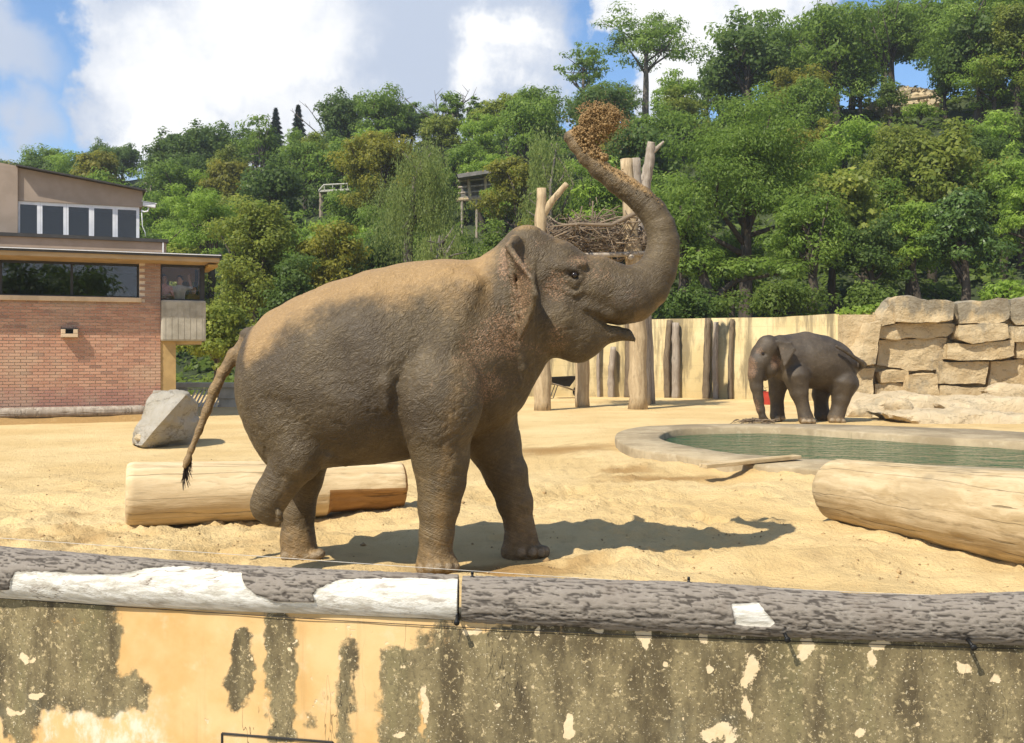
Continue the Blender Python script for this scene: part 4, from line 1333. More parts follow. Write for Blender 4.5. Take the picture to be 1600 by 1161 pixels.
    box('flashing', ur + .002, ur + .05, -.67, 6.5, 4.10, 4.25, M['dark_flashing'], rf)
    box('soffit_board', b1, ur - .03, -.55, 1.4, 3.90, 3.962, M['ochre_board'], rf)
    box('drip_edge', -4.6, ur + .03, -.70, -.672, 4.185, 4.205, M['white_metal'], rf)
    # --- setback parapet
    up = bu(263, 1.2)
    box('parapet', -4.6, up - .05, 1.2, 5.5, 4.2, bz(180, 376, 1.2), M['stucco'])
    box('parapet_flashing', -4.6, up, 1.13, 1.9, bz(180, 376, 1.2) + .002, bz(180, 376, 1.2) + .09, M['dark_flashing'])
    box('down_pipe', up - .16, up - .12, 1.14, 1.185, 4.25, bz(180, 376, 1.2), M['white_metal'])
    # --- upper storey: clerestory windows under a sloping stucco gable
    v1 = 2.0
    ue = bu(218, v1)
    uk = bu(28, v1)
    zw0 = bz(180, 374, v1) - .05
    zw1 = bz(120, 320, v1)
    zr0, zr1 = bz(28, 262, v1), bz(220, 299, v1)
    G = MB().prism([(uk - .0, v1, zw1 + .03), (ue + .08, v1, zw1 + .03), (ue + .08, v1, zr1), (uk - .0, v1, zr0)], (0, 4.0, 0)).build('upper_wall', M['stucco'], B)
    box('upper_wall', -4.6, uk - .003, v1 - .07, v1 + 4.0, 4.2, zr0 - .02, M['stucco'])
    MB().prism([(-4.6, v1 - .071, zr0 - .019), (uk - .003, v1 - .071, zr0 - .019), (uk - .003, v1 - .071, zr0 + .03), (-4.6, v1 - .071, zr0 + .75)], (0, 4.0, 0)).build('upper_gable', M['stucco'], B)
    rot = Matrix.Rotation(-math.atan2(zr1 - zr0, ue - uk), 4, 'Y')
    MB().box(((uk + ue) / 2 + .06, v1 + 1.9, (zr0 + zr1) / 2 + .022), (math.hypot(ue - uk, zr1 - zr0) + .2, 4.3, .04), rot).build('roof_edge', M['dark_flashing'], B)
    xs_ = [28, 63, 104, 144, 181, 218]
    for i in range(5):
        a_, b_ = bu(xs_[i], v1), bu(xs_[i + 1], v1)
        w_ = box('clerestory_window', a_ + .002, b_ - .002, v1 + .04, v1 + .10, zw1 - .06, zw1 + .028, M['white_metal'])
        box('frame', a_ + .002, a_ + .05, v1 + .04, v1 + .10, zw0, zw1 - .06, M['white_metal'], w_)
        box('frame', b_ - .08, b_ - .002, v1 + .04, v1 + .10, zw0, zw1 - .06, M['white_metal'], w_)
        box('frame', a_ + .05, b_ - .08, v1 + .04, v1 + .10, zw0, zw0 + .05, M['white_metal'], w_)
        box('pane', a_ + .05, b_ - .08, v1 + .065, v1 + .075, zw0 + .05, zw1 - .06, M['glass_dark'], w_)
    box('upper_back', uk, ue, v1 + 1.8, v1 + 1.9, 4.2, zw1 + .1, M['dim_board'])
    # --- notched stone spout block on the brick wall
    f0, f1 = bu(95, -.18), bu(122, -.18)
    zf0, zf1 = bz(108, 527, -.18), bz(108, 514.5, -.18)
    V_ = MB()
    V_.box(((f0 + f1) / 2, -.09, zf0 + (zf1 - zf0) * .22), (f1 - f0, .22, (zf1 - zf0) * .44), None, .012)
    V_.box((f0 + .055, -.09, zf0 + (zf1 - zf0) * .72), (.105, .22, (zf1 - zf0) * .55), None, .012)
    V_.box((f1 - .055, -.09, zf0 + (zf1 - zf0) * .72), (.105, .22, (zf1 - zf0) * .55), None, .012)
    sp = V_.build('spout_block', M['sill_stone'], B)
    box('spout_recess', f0 + .09, f1 - .09, -.04, -.022, zf0 + (zf1 - zf0) * .4, zf1 - .002, M['black'], sp)
    box('spout_lintel', f0 - .0, f1 + .0, -.19, -.02, zf1 + .001, zf1 + .03, M['dark_metal'], sp)
    return b1
b1 = building()
# security camera on the upper corner
def seccam():
    ue = bu(220, 2.0)
    p = bl(ue + .06, 1.98, 5.62)
    t = thing('security_camera', 'white bullet security camera on the upper corner of the building', 'camera', tuple(p), BANG - R(6))
    MB().box((.16, -.02, .13), (.34, .12, .11), Matrix.Rotation(R(8), 4, 'Y'), .02).build('housing', M['white_metal'], t)
    MB().box((.16, -.02, .20), (.40, .14, .018), Matrix.Rotation(R(8), 4, 'Y')).build('sun_shield', M['white_metal'], t)
    MB().tube([(-.05, 0, -.02), (.03, -.02, -.06), (.12, -.02, -.04), (.15, -.02, .07)], [.022] * 4, 8).build('bracket', M['white_metal'], t, True)
    MB().tube([(-.04, 0, -.02), (-.02, 0, -.45), (.05, 0, -.62), (.06, 0, -.75)], [.010] * 4, 6).build('cable', M['white_metal'], t, True)
    MB().bar((.33, -.02, .107), (.345, -.02, .105), .035, n=12).build('lens', M['black'], t)
seccam()
# grey bark log along the foot of the brick wall, on its low earth bank
def base_log():
    pa, pb = bl(-4.5, -.42, .22), bl(3.3, -.42, .22)
    o = lying_log('kerb_log', pa, pb, .14, .13, M['grey_post'], 'thin grey log lying along the foot of the brick wall', 77)
    mb = MB()
    for v in ():
        pass
    L = 8.2
    V, n = [], 60
    us = np.linspace(-4.6, 3.6, n)
    rows = [(-1.25, -.08), (-.85, .03), (-.6, .10), (-.2, .12), (.02, .12)]
    for v, z in rows:
        for u in us:
            q = bl(u, v + .06 * float(vnoise(u * 1.3, v * 2, 0)), z + .03 * float(vnoise(u * 2.1, v * 3, 1)))
            V.append(tuple(q))
    idx = np.arange(len(V)).reshape(len(rows), n)
    F = np.stack([idx[:-1, :-1], idx[:-1, 1:], idx[1:, 1:], idx[1:, :-1]], -1).reshape(-1, 4)
    tag(link('earth_bank', mesh_np('earth_bank', V, F, True, {'damp': np.full(len(V), .9)}), M['sand']), kind='structure')
base_log()

# ================================================================== BARRIER AND SLATTED GATE BEYOND THE BUILDING
def barrier():
    Yb = 32.0
    t = thing('concrete_barrier', 'low pale concrete barrier with coping behind the boulder', 'barrier', tuple(P(330, 640, Yb)))
    o = np.array(t.location)
    def bx(name, x0, x1, y0, y1, yo, dep, m, bev=0.0):
        a, b = P(x0, y1, Yb + yo), P(x1, y0, Yb + yo)
        c = (a + b) / 2 - o
        return MB().box((c[0], c[1] + dep / 2, c[2]), (b[0] - a[0], dep, b[2] - a[2]), None, bev).build(name, m, t)
    bx('panel', 344, 470, 606, 645, 0, .2, M['pale_concrete'])
    bx('panel', 205, 290, 606, 645, 0, .2, M['pale_concrete'])
    bx('coping', 200, 475, 598, 606, -.05, .3, M['pale_concrete'], .02)
    bx('plinth', 344.5, 470, 622, 624, -.02, .05, M['concrete'])
    bx('plinth', 200, 475, 640, 652, -.08, .4, M['concrete'])
    g = thing('slatted_gate', 'pale gate of slanting slats set in the low barrier', 'gate', tuple(P(317, 640, Yb + .1)))
    oo = np.array(g.location)
    def bar(name, p, q, r, m=M['white_metal']):
        p, q = P(*p, Yb + .1) - oo, P(*q, Yb + .1) - oo
        v = Vector(q - p)
        mb = MB().box(tuple((p + q) / 2), (v.length, .03, r), Matrix.Rotation(-math.atan2(v.z, v.x), 4, 'Y'))
        return mb.build(name, m, g)
    bar('rail', (291, 608), (344, 608), .05)
    bar('rail', (291, 638.5), (344, 638.5), .05)
    bar('post', (292, 609.3), (292, 637.2), .05)
    bar('post', (343, 609.3), (343, 637.2), .05)
    for i in range(9):
        x = 292 + i * 6
        y1 = 636.6
        x2 = x + 14
        y0 = 609.8
        if x2 > 342:
            y0 = 636.6 - (342 - x) * 26.8 / 14
            x2 = 342
        bar('slat', (x, y1), (x2, y0), .055)
    mb = MB()
    a, b = P(290, 645, Yb + 1.3), P(345, 606, Yb + 1.3)
barrier()

# ================================================================== WHEELBARROW, BUCKET AND CAN
def wheelbarrow():
    t = thing('wheelbarrow', 'dark metal wheelbarrow parked on the sand between the posts', 'wheelbarrow', tuple(P(876, 622, 38.0) * [1, 1, 0] + [0, 0, 0]), R(12))
    s = 1.15
    bm = MB()
    lo = [(-.25, -.2, .42), (.25, -.2, .36), (.25, .2, .36), (-.25, .2, .42)]
    hi = [(-.45, -.3, .66), (.48, -.3, .70), (.48, .3, .70), (-.45, .3, .66)]
    vs = [bm.bm.verts.new(Vector(p) * s) for p in lo + hi]
    for f in ((3, 2, 1, 0), (0, 1, 5, 4), (1, 2, 6, 5), (2, 3, 7, 6), (3, 0, 4, 7)):
        bm.bm.faces.new([vs[i] for i in f])
    bmesh.ops.solidify(bm.bm, geom=bm.bm.faces[:], thickness=.02)
    bm.build('tub', M['dark_metal'], t)
    for sy in (-.18, .18):
        MB().tube([Vector(p) * s for p in ((.55, sy * .4, .2), (.1, sy, .36), (-.4, sy * 1.2, .5), (-.95, sy * 1.4, .66))], [.022] * 4, 8).build('handle', M['grey_post'], t, True)
        MB().tube([Vector(p) * s for p in ((-.15, sy, .40), (-.30, sy * 1.15, .0), (-.42, sy * 1.15, .0))], [.018] * 3, 8).build('leg', M['dark_metal'], t, True)
    wh = MB().bar((.6 * s, -.045, .19 * s), (.6 * s, .045, .19 * s), .19 * s, n=24).build('wheel', M['rubber'], t)
    MB().bar((.6 * s, -.055, .19 * s), (.6 * s, .055, .19 * s), .10 * s, n=16).build('rim', M['white_metal'], wh)
wheelbarrow()
def bucket(px, py, Y, m, label, r=.16, h=.34):
    p = P(px, py, Y)
    t = thing('bucket', label, 'bucket', (p[0], p[1], -.03))
    mb = MB()
    mb.bar((0, 0, 0), (0, 0, h), r * .8, r, n=20, cap=False)
    mb.bar((0, 0, 0), (0, 0, .01), r * .8, r * .8, n=20)
    mb.build('pail', m, t, True)
    MB().tube([(r * math.cos(a), r * math.sin(a), h) for a in np.linspace(0, 2 * math.pi, 21)], [.012] * 21, 6).build('lip', m, t, True)
    MB().tube([(r * math.cos(a), .03, h - .01 + r * .9 * math.sin(a)) for a in np.linspace(0, math.pi, 12)], [.006] * 12, 5).build('handle', M['dark_metal'], t, True)
bucket(1201, 628, 33.5, M['red_paint'], 'red bucket on the sand behind the legs of the small elephant', .19, .42)
bucket(1188, 628, 34.0, M['dark_metal'], 'dark bucket on the sand beside the red bucket', .2, .45)

# ================================================================== STRUCTURES ON THE HILLSIDE
def hz(px, Y):
    X = (px - 800) / 1600 * Y
    return X, float(hill_h(np.float64(X), np.float64(Y)))
def hill_bits():
    # timber walkway shelter half hidden in the trees
    Yc = 66.0
    t = thing('timber_shelter', 'grey timber shelter with open rails among the hillside trees', 'shelter', tuple(P(745, 310, Yc)))
    o = np.array(t.location)
    def q(px, py, dy=0):
        return Vector(P(px, py, Yc + dy) - o)
    MB().prism([q(714, 272, -1), q(770, 264, -1), q(768, 270, -1), q(716, 278, -1)], (0, 3.0, 0)).build('roof', M['weathered_roof'], t)
    for px in (733, 759, 774):
        MB().bar(q(px - 2, 269), q(px + 2, 312), .10, n=8).build('post', M['post_wood'], t)
    for k, y in enumerate((280, 290, 299, 307)):
        MB().bar(q(716, y + 3), q(782, y - 3), .07, n=8).build('rail', M['grey_post'], t)
    MB().bar(q(712, 313), q(785, 308), .13, n=8).build('beam', M['post_wood'], t)
    for px in (722, 745, 778):
        MB().bar(q(px, 311), q(px, 372), .09, n=8).build('leg', M['grey_post'], t)
    MB().prism([q(720, 311, 1.8), q(782, 307, 1.8), q(782, 268, 1.8), q(720, 273, 1.8)], (0, .1, 0)).build('back_wall', M['weathered_roof'], t)
    # lookout with grey roof on stilts, left
    Yc2 = 106.0
    t2 = thing('lookout_hut', 'grey roofed lookout hut on stilts below the ridge trees', 'hut', tuple(P(240, 270, Yc2)))
    o2 = np.array(t2.location)
    def q2(px, py, dy=0):
        return Vector(P(px, py, Yc2 + dy) - o2)
    MB().prism([q2(224, 262, -1), q2(226, 256, -1), q2(252, 251, -1), q2(254, 257, -1)], (0, 3.5, 0)).build('roof', M['weathered_roof'], t2)
    MB().prism([q2(228, 268), q2(252, 266), q2(252, 256), q2(228, 260)], (0, 2.2, 0)).build('cabin', M['dim_board'], t2)
    for px in (229, 236, 243, 251):
        MB().bar(q2(px, 258, -.5), q2(px, 305, -.5), .10, n=8).build('stilt', M['grey_post'], t2)
    for y in (272, 280, 288):
        MB().bar(q2(228, y, -.5), q2(252, y - 1, -.5), .06, n=6).build('rail', M['grey_post'], t2)
    # cream house by the ridge
    Yc3 = 108.0
    t3 = thing('cream_house', 'small cream walled house peeping from trees on the ridge', 'house', tuple(P(490, 225, Yc3)))
    o3 = np.array(t3.location)
    def q3(px, py, dy=0):
        return Vector(P(px, py, Yc3 + dy) - o3)
    MB().prism([q3(477, 236), q3(506, 236), q3(506, 216), q3(477, 216)], (0, 4, 0)).build('wall', M['cream_wall'], t3)
    MB().prism([q3(474, 216.5, -.3), q3(509, 216.5, -.3), q3(500, 210, -.3), q3(483, 210, -.3)], (0, 4.6, 0)).build('roof', M['weathered_roof'], t3)
    for px in (483, 496):
        MB().prism([q3(px, 228, -.04), q3(px + 5, 228, -.04), q3(px + 5, 220, -.04), q3(px, 220, -.04)], (0, .03, 0)).build('window', M['dark_metal'], t3)
    # white railed footbridge
    Yc4 = 70.0
    t4 = thing('footbridge', 'short pale railed footbridge showing between the hillside trees', 'bridge', tuple(P(518, 297, Yc4)))
    o4 = np.array(t4.location)
    def q4(px, py, dy=0):
        return Vector(P(px, py, Yc4 + dy) - o4)
    MB().prism([q4(498, 300), q4(545, 297), q4(545, 294.5), q4(498, 297)], (0, 1.5, 0)).build('deck', M['pale_concrete'], t4)
    MB().bar(q4(505, 289), q4(543, 287), .05, n=8).build('handrail', M['pale_concrete'], t4)
    MB().bar(q4(498, 298), q4(506, 289), .05, n=8).build('handrail', M['pale_concrete'], t4)
    for px in (507, 520, 533, 543):
        MB().bar(q4(px, 289 - (px - 505) * .05), q4(px, 298), .03, n=6).build('baluster', M['pale_concrete'], t4)
    for px in (502, 540):
        MB().bar(q4(px, 298, .7), q4(px, 340, .7), .15, n=8).build('pier', M['grey_post'], t4)
    # eroded earth bank with timber edging, right
    rock_block('earth_cliff', [(1384, 178), (1394, 148), (1412, 136), (1444, 128), (1466, 138), (1474, 160), (1484, 180)], 79, 7.0, M['pale_rock'], 'bare reddish earth cliff showing through the trees near the hilltop', None, 177, .5, .5, 'cliff', None, .2)
    tl = MB()
    tl.bar(P(1394, 158, 77.6), P(1462, 149, 77.6), .16, n=8)
    tag(tl.build('edging_beam', M['post_wood']), 'long timber beam edging the bare earth cliff', 'beam')
hill_bits()
# ================================================================== TREES
def leaf_quads(C, N, L, W, rng, tang=None):
    n = len(C)
    N = N / np.maximum(np.linalg.norm(N, axis=1, keepdims=True), 1e-6)
    if tang is None:
        tang = rng.normal(size=(n, 3))
    T = tang - N * np.sum(tang * N, 1, keepdims=True)
    T /= np.maximum(np.linalg.norm(T, axis=1, keepdims=True), 1e-6)
    B = np.cross(N, T)
    L = np.asarray(L)[:, None]
    W = np.asarray(W)[:, None]
    V = np.stack([C - T * L * .5, C + B * W * .5 - T * L * .05, C + T * L * .5 - N * L * .08, C - B * W * .5 - T * L * .05], 1).reshape(-1, 3)
    F = np.arange(4 * n).reshape(n, 4)
    return V, F
def unit(rng, n):
    v = rng.normal(size=(n, 3))
    return v / np.linalg.norm(v, axis=1, keepdims=True)
STYLE = {                              # leaf length, width ratio, clumps, clump flatness, up-facing, material, leaves per m2 of crown
    'locust': dict(L=.21, W=.42, nc=85, flat=.60, up=.6, m='leaf_locust', den=92, rc=.22, bark='bark_dark'),
    'linden': dict(L=.18, W=.75, nc=95, flat=.75, up=.45, m='leaf_linden', den=115, rc=.19, bark='bark_dark'),
    'chestnut': dict(L=.23, W=.55, nc=85, flat=.60, up=.50, m='leaf_chestnut', den=88, rc=.20, bark='bark_dark'),
    'dark': dict(L=.19, W=.65, nc=85, flat=.7, up=.45, m='leaf_dark', den=105, rc=.21, bark='bark_dark'),
    'shiny': dict(L=.24, W=.55, nc=55, flat=.6, up=.5, m='leaf_shiny', den=80, rc=.26, bark='bark_dark'),
    'lime': dict(L=.20, W=.40, nc=75, flat=.5, up=.6, m='leaf_lime', den=98, rc=.21, bark='bark_dark'),
    'airy': dict(L=.24, W=.42, nc=60, flat=.45, up=.8, m='leaf_locust', den=44, rc=.20, bark='bark_grey'),
    'airydark': dict(L=.24, W=.45, nc=34, flat=.36, up=.9, m='leaf_dark', den=48, rc=.24, bark='bark_grey'),
    'willow': dict(L=.20, W=.26, nc=46, flat=.6, up=.2, m='leaf_willow', den=85, rc=.25, bark='bark_grey'),
    'bush': dict(L=.17, W=.6, nc=30, flat=.7, up=.5, m='leaf_under', den=110, rc=.33, bark='bark_dark'),
}
def tree_meshes(kind, H, zc0, rx, ry, seed, lscale=1.0, bias=(0, 0)):
    """H total height, crown from zc0 to H, radii rx, ry; returns crown, trunk meshes, base at the origin"""
    S = STYLE[kind]
    rng = np.random.RandomState(seed)
    rz = (H - zc0) / 2
    cz = (H + zc0) / 2
    nc = S['nc']
    U = unit(rng, nc)
    U[:, 2] = np.where(U[:, 2] < -.55, -U[:, 2], U[:, 2])
    rad = rng.uniform(.30, .88, nc)
    # lobed outline: a few main boughs pull the clumps out
    lob = unit(rng, 7)
    pull = np.max(np.maximum(U @ lob.T, 0) ** 6, 1)
    rad *= .78 + .34 * pull
    R3 = np.array([rx, ry, rz])
    CC = U * rad[:, None] * R3 + np.array([bias[0], bias[1], cz])
    rc = 1.12 * S['rc'] * rng.uniform(.65, 1.3, nc) * (rx * ry * rz) ** (1 / 3)
    rc = np.minimum(rc, 1.9)
    area = 4 * math.pi * ((rx * rz + ry * rz + rx * ry) / 3)
    n = int((1.9 if kind == 'willow' else 1) * np.clip(S['den'] * area / lscale ** 2 * (.95 if kind not in ('airy', 'airydark') else .75), 1500, 34000) * 1.5)
    pick = rng.choice(nc, n, p=rc ** 2 / np.sum(rc ** 2))
    D = unit(rng, n)
    rr = rng.uniform(0, 1, n) ** .42
    off = D * (rr * rc[pick])[:, None] * np.array([1, 1, S['flat']])
    C = CC[pick] + off
    L = .76 * S['L'] * lscale * rng.uniform(.6, 1.4, n)
    if kind == 'willow':
        drop = rng.uniform(0, 1, n) ** .8 * rng.uniform(.3, 2.4, nc * 4)[rng.randint(0, nc * 4, n)]
        strand = rng.randint(0, nc * 26, n)
        sp = rng.normal(size=(nc * 26, 3)) * .5
        sc = rng.randint(0, nc, nc * 26)
        C = CC[sc[strand]] + sp[strand] * rc[sc[strand]][:, None] + rng.normal(size=(n, 3)) * .055
        C[:, 2] -= drop
        C[:, 2] = np.maximum(C[:, 2], .15 * rng.rand(n))
        N = unit(rng, n)
        N[:, 2] *= .3
        tang = np.tile([0, 0, -1.0], (n, 1)) + rng.normal(size=(n, 3)) * .35
    else:
        out = (C - np.array([0, 0, cz])) / R3
        N = D * .9 + out * .35 + np.array([0, 0, S['up']]) + rng.normal(size=(n, 3)) * .45
        tang = None
        if kind in ('locust', 'airy', 'airydark', 'lime', 'chestnut'):
            tang = D * [1, 1, .2] + rng.normal(size=(n, 3)) * .5 - np.array([0, 0, .25])
    tint = np.clip(rng.normal(.42, .18, n) + rng.normal(0, .13, nc)[pick] + .10 * off[:, 2] / rc[pick], 0, 1)
    C[:, 2] = np.maximum(C[:, 2], .1)
    V, F = leaf_quads(C, N, L, L * S['W'] * rng.uniform(.75, 1.25, n), rng, tang)
    crown = mesh_np('crown', V, F, False, {'tint': np.repeat(tint, 4)})
    # trunk and limbs reaching into the clumps
    mb = MB()
    r0 = max(.10, .024 * H + .05)
    fork = max(zc0 + .15 * (H - zc0), H * .25)
    bend = rng.normal(0, .04 * H, 2)
    trunk = [Vector((0, 0, -.9)), Vector((bend[0] * .4, bend[1] * .4, fork * .5)), Vector((bend[0], bend[1], fork)), Vector((bias[0] * .7 + bend[0] * .4, bias[1] * .7, cz + rz * .45))]
    mb.tube(trunk, [r0 * 1.15, r0 * .95, r0 * .75, r0 * .2], 8)
    nl = 22 if kind in ('airy', 'airydark', 'locust') else 14
    for i in rng.choice(nc, min(nl, nc), replace=False):
        t = rng.uniform(.0, .85)
        s = trunk[2].lerp(trunk[3], t)
        e = Vector(CC[i])
        mid = s.lerp(e, .5) + Vector((rng.normal(0, .12), rng.normal(0, .12), rng.uniform(.0, .10))) * (e - s).length
        rb = r0 * (.42 - .25 * t)
        mb.tube([s, s.lerp(mid, .5), mid, e], [rb, rb * .8, rb * .6, rb * .2], 5)
    tr = mb.mesh('trunk', True)
    return crown, tr
def put_tree(name, meshes, kind, loc, label, cat='tree', group=None, rz=0.0, sc=(1, 1, 1)):
    crown, tr = meshes
    t = thing(name, label, cat, loc, rz, group)
    t.scale = sc
    a = bpy.data.objects.new('crown', crown)
    b = bpy.data.objects.new('trunk', tr)
    for o, m in ((a, M[STYLE[kind]['m']] if kind in STYLE else M['leaf_conifer']), (b, M[STYLE[kind]['bark']] if kind in STYLE else M['bark_dark'])):
        COL.objects.link(o)
        o.parent = t
        if not o.data.materials:
            o.data.materials.append(m)
    return t
def own_tree(name, kind, px, ytop, ybot, wpx, Y, label, seed, dep=.85, lscale=None, group=None, cat='tree', zb=None):
    """one tree measured on the photograph: crown from ytop to ybot, wpx wide, standing at distance Y"""
    X = (px - 800) / 1600 * Y
    z0 = float(hill_h(np.float64(X), np.float64(Y))) if zb is None else zb
    ztop = EYE + (550 - ytop) / 1600 * Y
    zbot = EYE + (550 - ybot) / 1600 * Y
    H = ztop - z0
    zc0 = max(.3, zbot - z0)
    rx = wpx / 3200 * Y
    ls = lscale or max(1.0, Y / 58)
    ms = tree_meshes(kind, H, zc0, rx, rx * dep, seed, ls)
    return put_tree(name, ms, kind, (X, Y, z0), label, cat, group)
TREES = [
    # --- behind the building and the big elephant's back
    ('linden_tree', 'linden', 405, 272, 590, 185, 44, 'olive green linden with pale yellowish crown beside the pavilion roof'),
    ('shrub_tree', 'linden', 335, 450, 640, 150, 38.5, 'low yellow green bush hanging beside the concrete balcony'),
    ('young_tree', 'lime', 318, 250, 470, 130, 58, 'light green feathery tree right of the upper storey windows'),
    ('dense_tree', 'chestnut', 520, 330, 560, 150, 45, 'dense olive tree close above the rump of the big elephant'),
    ('dark_tree', 'dark', 455, 380, 600, 120, 42, 'dark green bushy tree between the linden and the elephant rump'),
    ('chestnut_tree', 'chestnut', 600, 172, 400, 175, 66, 'large rounded horse chestnut with yellowing crown left of the weeping tree'),
    ('weeping_tree', 'willow', 655, 222, 420, 170, 48, 'weeping grey green tree with hanging strands above the elephant back'),
    ('weeping_shrub', 'willow', 690, 330, 470, 130, 43, 'low weeping shrub drooping just above the elephant back'),
    ('chestnut_tree', 'chestnut', 800, 225, 400, 130, 60, 'yellow green chestnut right of the timber shelter'),
    ('slender_tree', 'willow', 855, 190, 430, 90, 52, 'thin grey green weeping tree behind the cut trunk post'),
    ('shrub_tree', 'bush', 775, 340, 480, 110, 44, 'rounded green shrub behind the crown of the elephant head'),
    # --- behind the trunk and the enclosure wall
    ('locust_tree', 'locust', 1165, 128, 455, 330, 46, 'huge spreading feathery green tree behind the enclosure wall'),
    ('locust_tree', 'locust', 960, 230, 470, 190, 52, 'feathery green tree standing behind the raised trunk and posts'),
    ('locust_tree', 'locust', 1060, 265, 470, 130, 41.5, 'lower feathery green tree right beside the curve of the trunk'),
    ('locust_tree', 'locust', 1260, 290, 480, 190, 42, 'lower feathery green tree above the small elephant'),
    ('maple_tree', 'linden', 1400, 172, 400, 165, 54, 'golden olive maple standing above the high stone wall'),
    ('dark_tree', 'dark', 1525, 178, 330, 130, 58, 'dark blue green round tree high above the stone wall'),
    ('glossy_tree', 'shiny', 1500, 275, 490, 150, 43, 'glossy bright green tree close behind the stone wall'),
    ('lime_tree', 'lime', 1598, 228, 450, 120, 45, 'light green drooping tree at the far end of the stone wall'),
    ('lime_tree', 'lime', 1440, 300, 440, 110, 48, 'yellow green slender tree between the maple and the glossy tree'),
    ('dark_tree', 'dark', 1350, 330, 480, 150, 46, 'dark shadowy tree under the golden maple'),
    ('wall_shrub', 'bush', 1215, 425, 520, 170, 38.5, 'dull green shrub peering over the stained enclosure wall'),
    ('wall_shrub', 'bush', 1360, 440, 520, 130, 37, 'green shrub where the concrete wall meets the stone blocks'),
    ('wall_shrub', 'lime', 1570, 430, 500, 130, 36, 'bright green shrub peering over the stone blocks'),
    ('wall_shrub', 'dark', 1080, 440, 540, 170, 40.5, 'dark shrub beneath the slanting tree trunk behind the wall'),
    ('cliff_shrub', 'bush', 1390, 118, 200, 60, 76, 'leafy shrub growing before the bare earth cliff'),
    ('cliff_shrub', 'locust', 1478, 90, 190, 60, 75, 'feathery shrub overhanging the side of the bare earth cliff'),
    ('cliff_shrub', 'lime', 1440, 158, 215, 80, 74, 'light green shrub below the bare earth cliff'),
    ('ridge_tree', 'locust', 1330, -5, 210, 150, 86, 'dense tree filling the right ridge beside the dead leafless tree'),
    ('ridge_tree', 'dark', 1470, -40, 180, 150, 84, 'dark dense tree behind the bare earth cliff'),
    ('ridge_tree', 'linden', 1590, -30, 220, 150, 68, 'olive dense tree beside the tallest ridge tree'),
    ('ridge_tree', 'locust', 1130, 70, 240, 120, 88, 'full green tree on the ridge right of the umbrella locust'),
    ('slope_tree', 'locust', 1340, 75, 215, 130, 78, 'feathery tree filling the slope under the dead leafless tree'),
    ('slope_tree', 'lime', 1560, 60, 230, 140, 69, 'light green tree filling the slope under the tallest ridge tree'),
    ('slope_tree', 'locust', 1255, 70, 220, 110, 80, 'feathery tree on the slope below the thin topped ridge tree'),
    # --- skyline
    ('umbrella_tree', 'airy', 1008, 0, 150, 245, 92, 'tall umbrella shaped locust against the cloud on the ridge'),
    ('umbrella_tree', 'airy', 910, 62, 170, 105, 95, 'small bare limbed locust left of the umbrella shaped locust'),
    ('ridge_tree', 'locust', 1205, 5, 230, 110, 84, 'leafy crown rising against the sky right of the umbrella locust'),
    ('ridge_tree', 'locust', 1290, 40, 240, 120, 82, 'thin topped tree with dead twigs on the right ridge'),
    ('ridge_tree', 'locust', 1395, -30, 140, 165, 80, 'tall full crowned tree above the bare earth cliff'),
    ('ridge_tree', 'locust', 1535, -60, 230, 230, 72, 'tallest tree of the right ridge with dark forked trunk'),
    ('ridge_tree', 'airydark', 268, 202, 262, 52, 118, 'small flat topped dark tree on the left ridge'),
    ('ridge_tree', 'dark', 175, 224, 300, 115, 118, 'broad dark green tree at the low left end of the ridge'),
    ('ridge_tree', 'dark', 105, 262, 310, 60, 122, 'low rounded tree peeping over the sloping pavilion roof'),
    ('ridge_tree', 'dark', 325, 205, 290, 75, 112, 'dense dark tree between the flat topped tree and the conifers'),
    ('ridge_tree', 'airydark', 393, 188, 270, 75, 108, 'rounded airy tree left of the two conifers'),
    ('ridge_tree', 'airy', 552, 142, 230, 60, 98, 'open crowned tree above the horse chestnut'),
    ('ridge_tree', 'airy', 640, 145, 230, 60, 100, 'sparse ridge tree left of the tall twin crowns'),
    ('ridge_tree', 'airy', 705, 128, 250, 70, 96, 'tall sparse tree with twin crowns on the middle ridge'),
    ('ridge_tree', 'airy', 745, 142, 255, 45, 94, 'narrow sparse tree right of the twin crowned tree'),
    ('ridge_tree', 'locust', 830, 118, 250, 110, 90, 'full green ridge tree left of the tossed sand'),
]
for i, a in enumerate(TREES):
    nm, kd, px, y0, y1, wp, Y, lab = a
    own_tree(nm, kd, px, y0, y1, wp, Y, lab, 100 + i)
# slanting dark trunk with a low bough under the big locust
def slant_trunk():
    t = thing('leaning_tree', 'dark leaning trunk with a low bough just behind the enclosure wall', 'tree', tuple(P(1122, 520, 41)))
    o = Vector(P(1122, 520, 41))
    MB().tube([Vector(P(x, y, 41)) - o for x, y in ((1125, 560), (1118, 500), (1108, 462), (1098, 430), (1092, 390))], [.32, .27, .22, .19, .12], 9).build('trunk', M['bark_dark'], t, True)
    MB().tube([Vector(P(x, y, 41)) - o for x, y in ((1114, 480), (1128, 455), (1150, 438), (1200, 430), (1240, 425))], [.17, .13, .11, .08, .03], 8).build('bough', M['bark_dark'], t, True)
    rng = np.random.RandomState(4)
    n = 2600
    c = np.array([P(x, y, 41) for x, y in ((1095, 400), (1140, 420), (1230, 420), (1080, 415), (1180, 415))]) - np.array(o)
    pk = rng.randint(0, 5, n)
    D = unit(rng, n)
    C = c[pk] + D * rng.uniform(0, 1, (n, 1)) ** .5 * np.array([1.1, 1.0, .45])
    V, F = leaf_quads(C, D + [0, 0, .8], rng.uniform(.15, .3, n), rng.uniform(.06, .12, n), rng)
    link('crown', mesh_np('crown', V, F, False, {'tint': np.repeat(np.clip(rng.normal(.45, .2, n), 0, 1), 4)}), M['leaf_locust'], t)
slant_trunk()
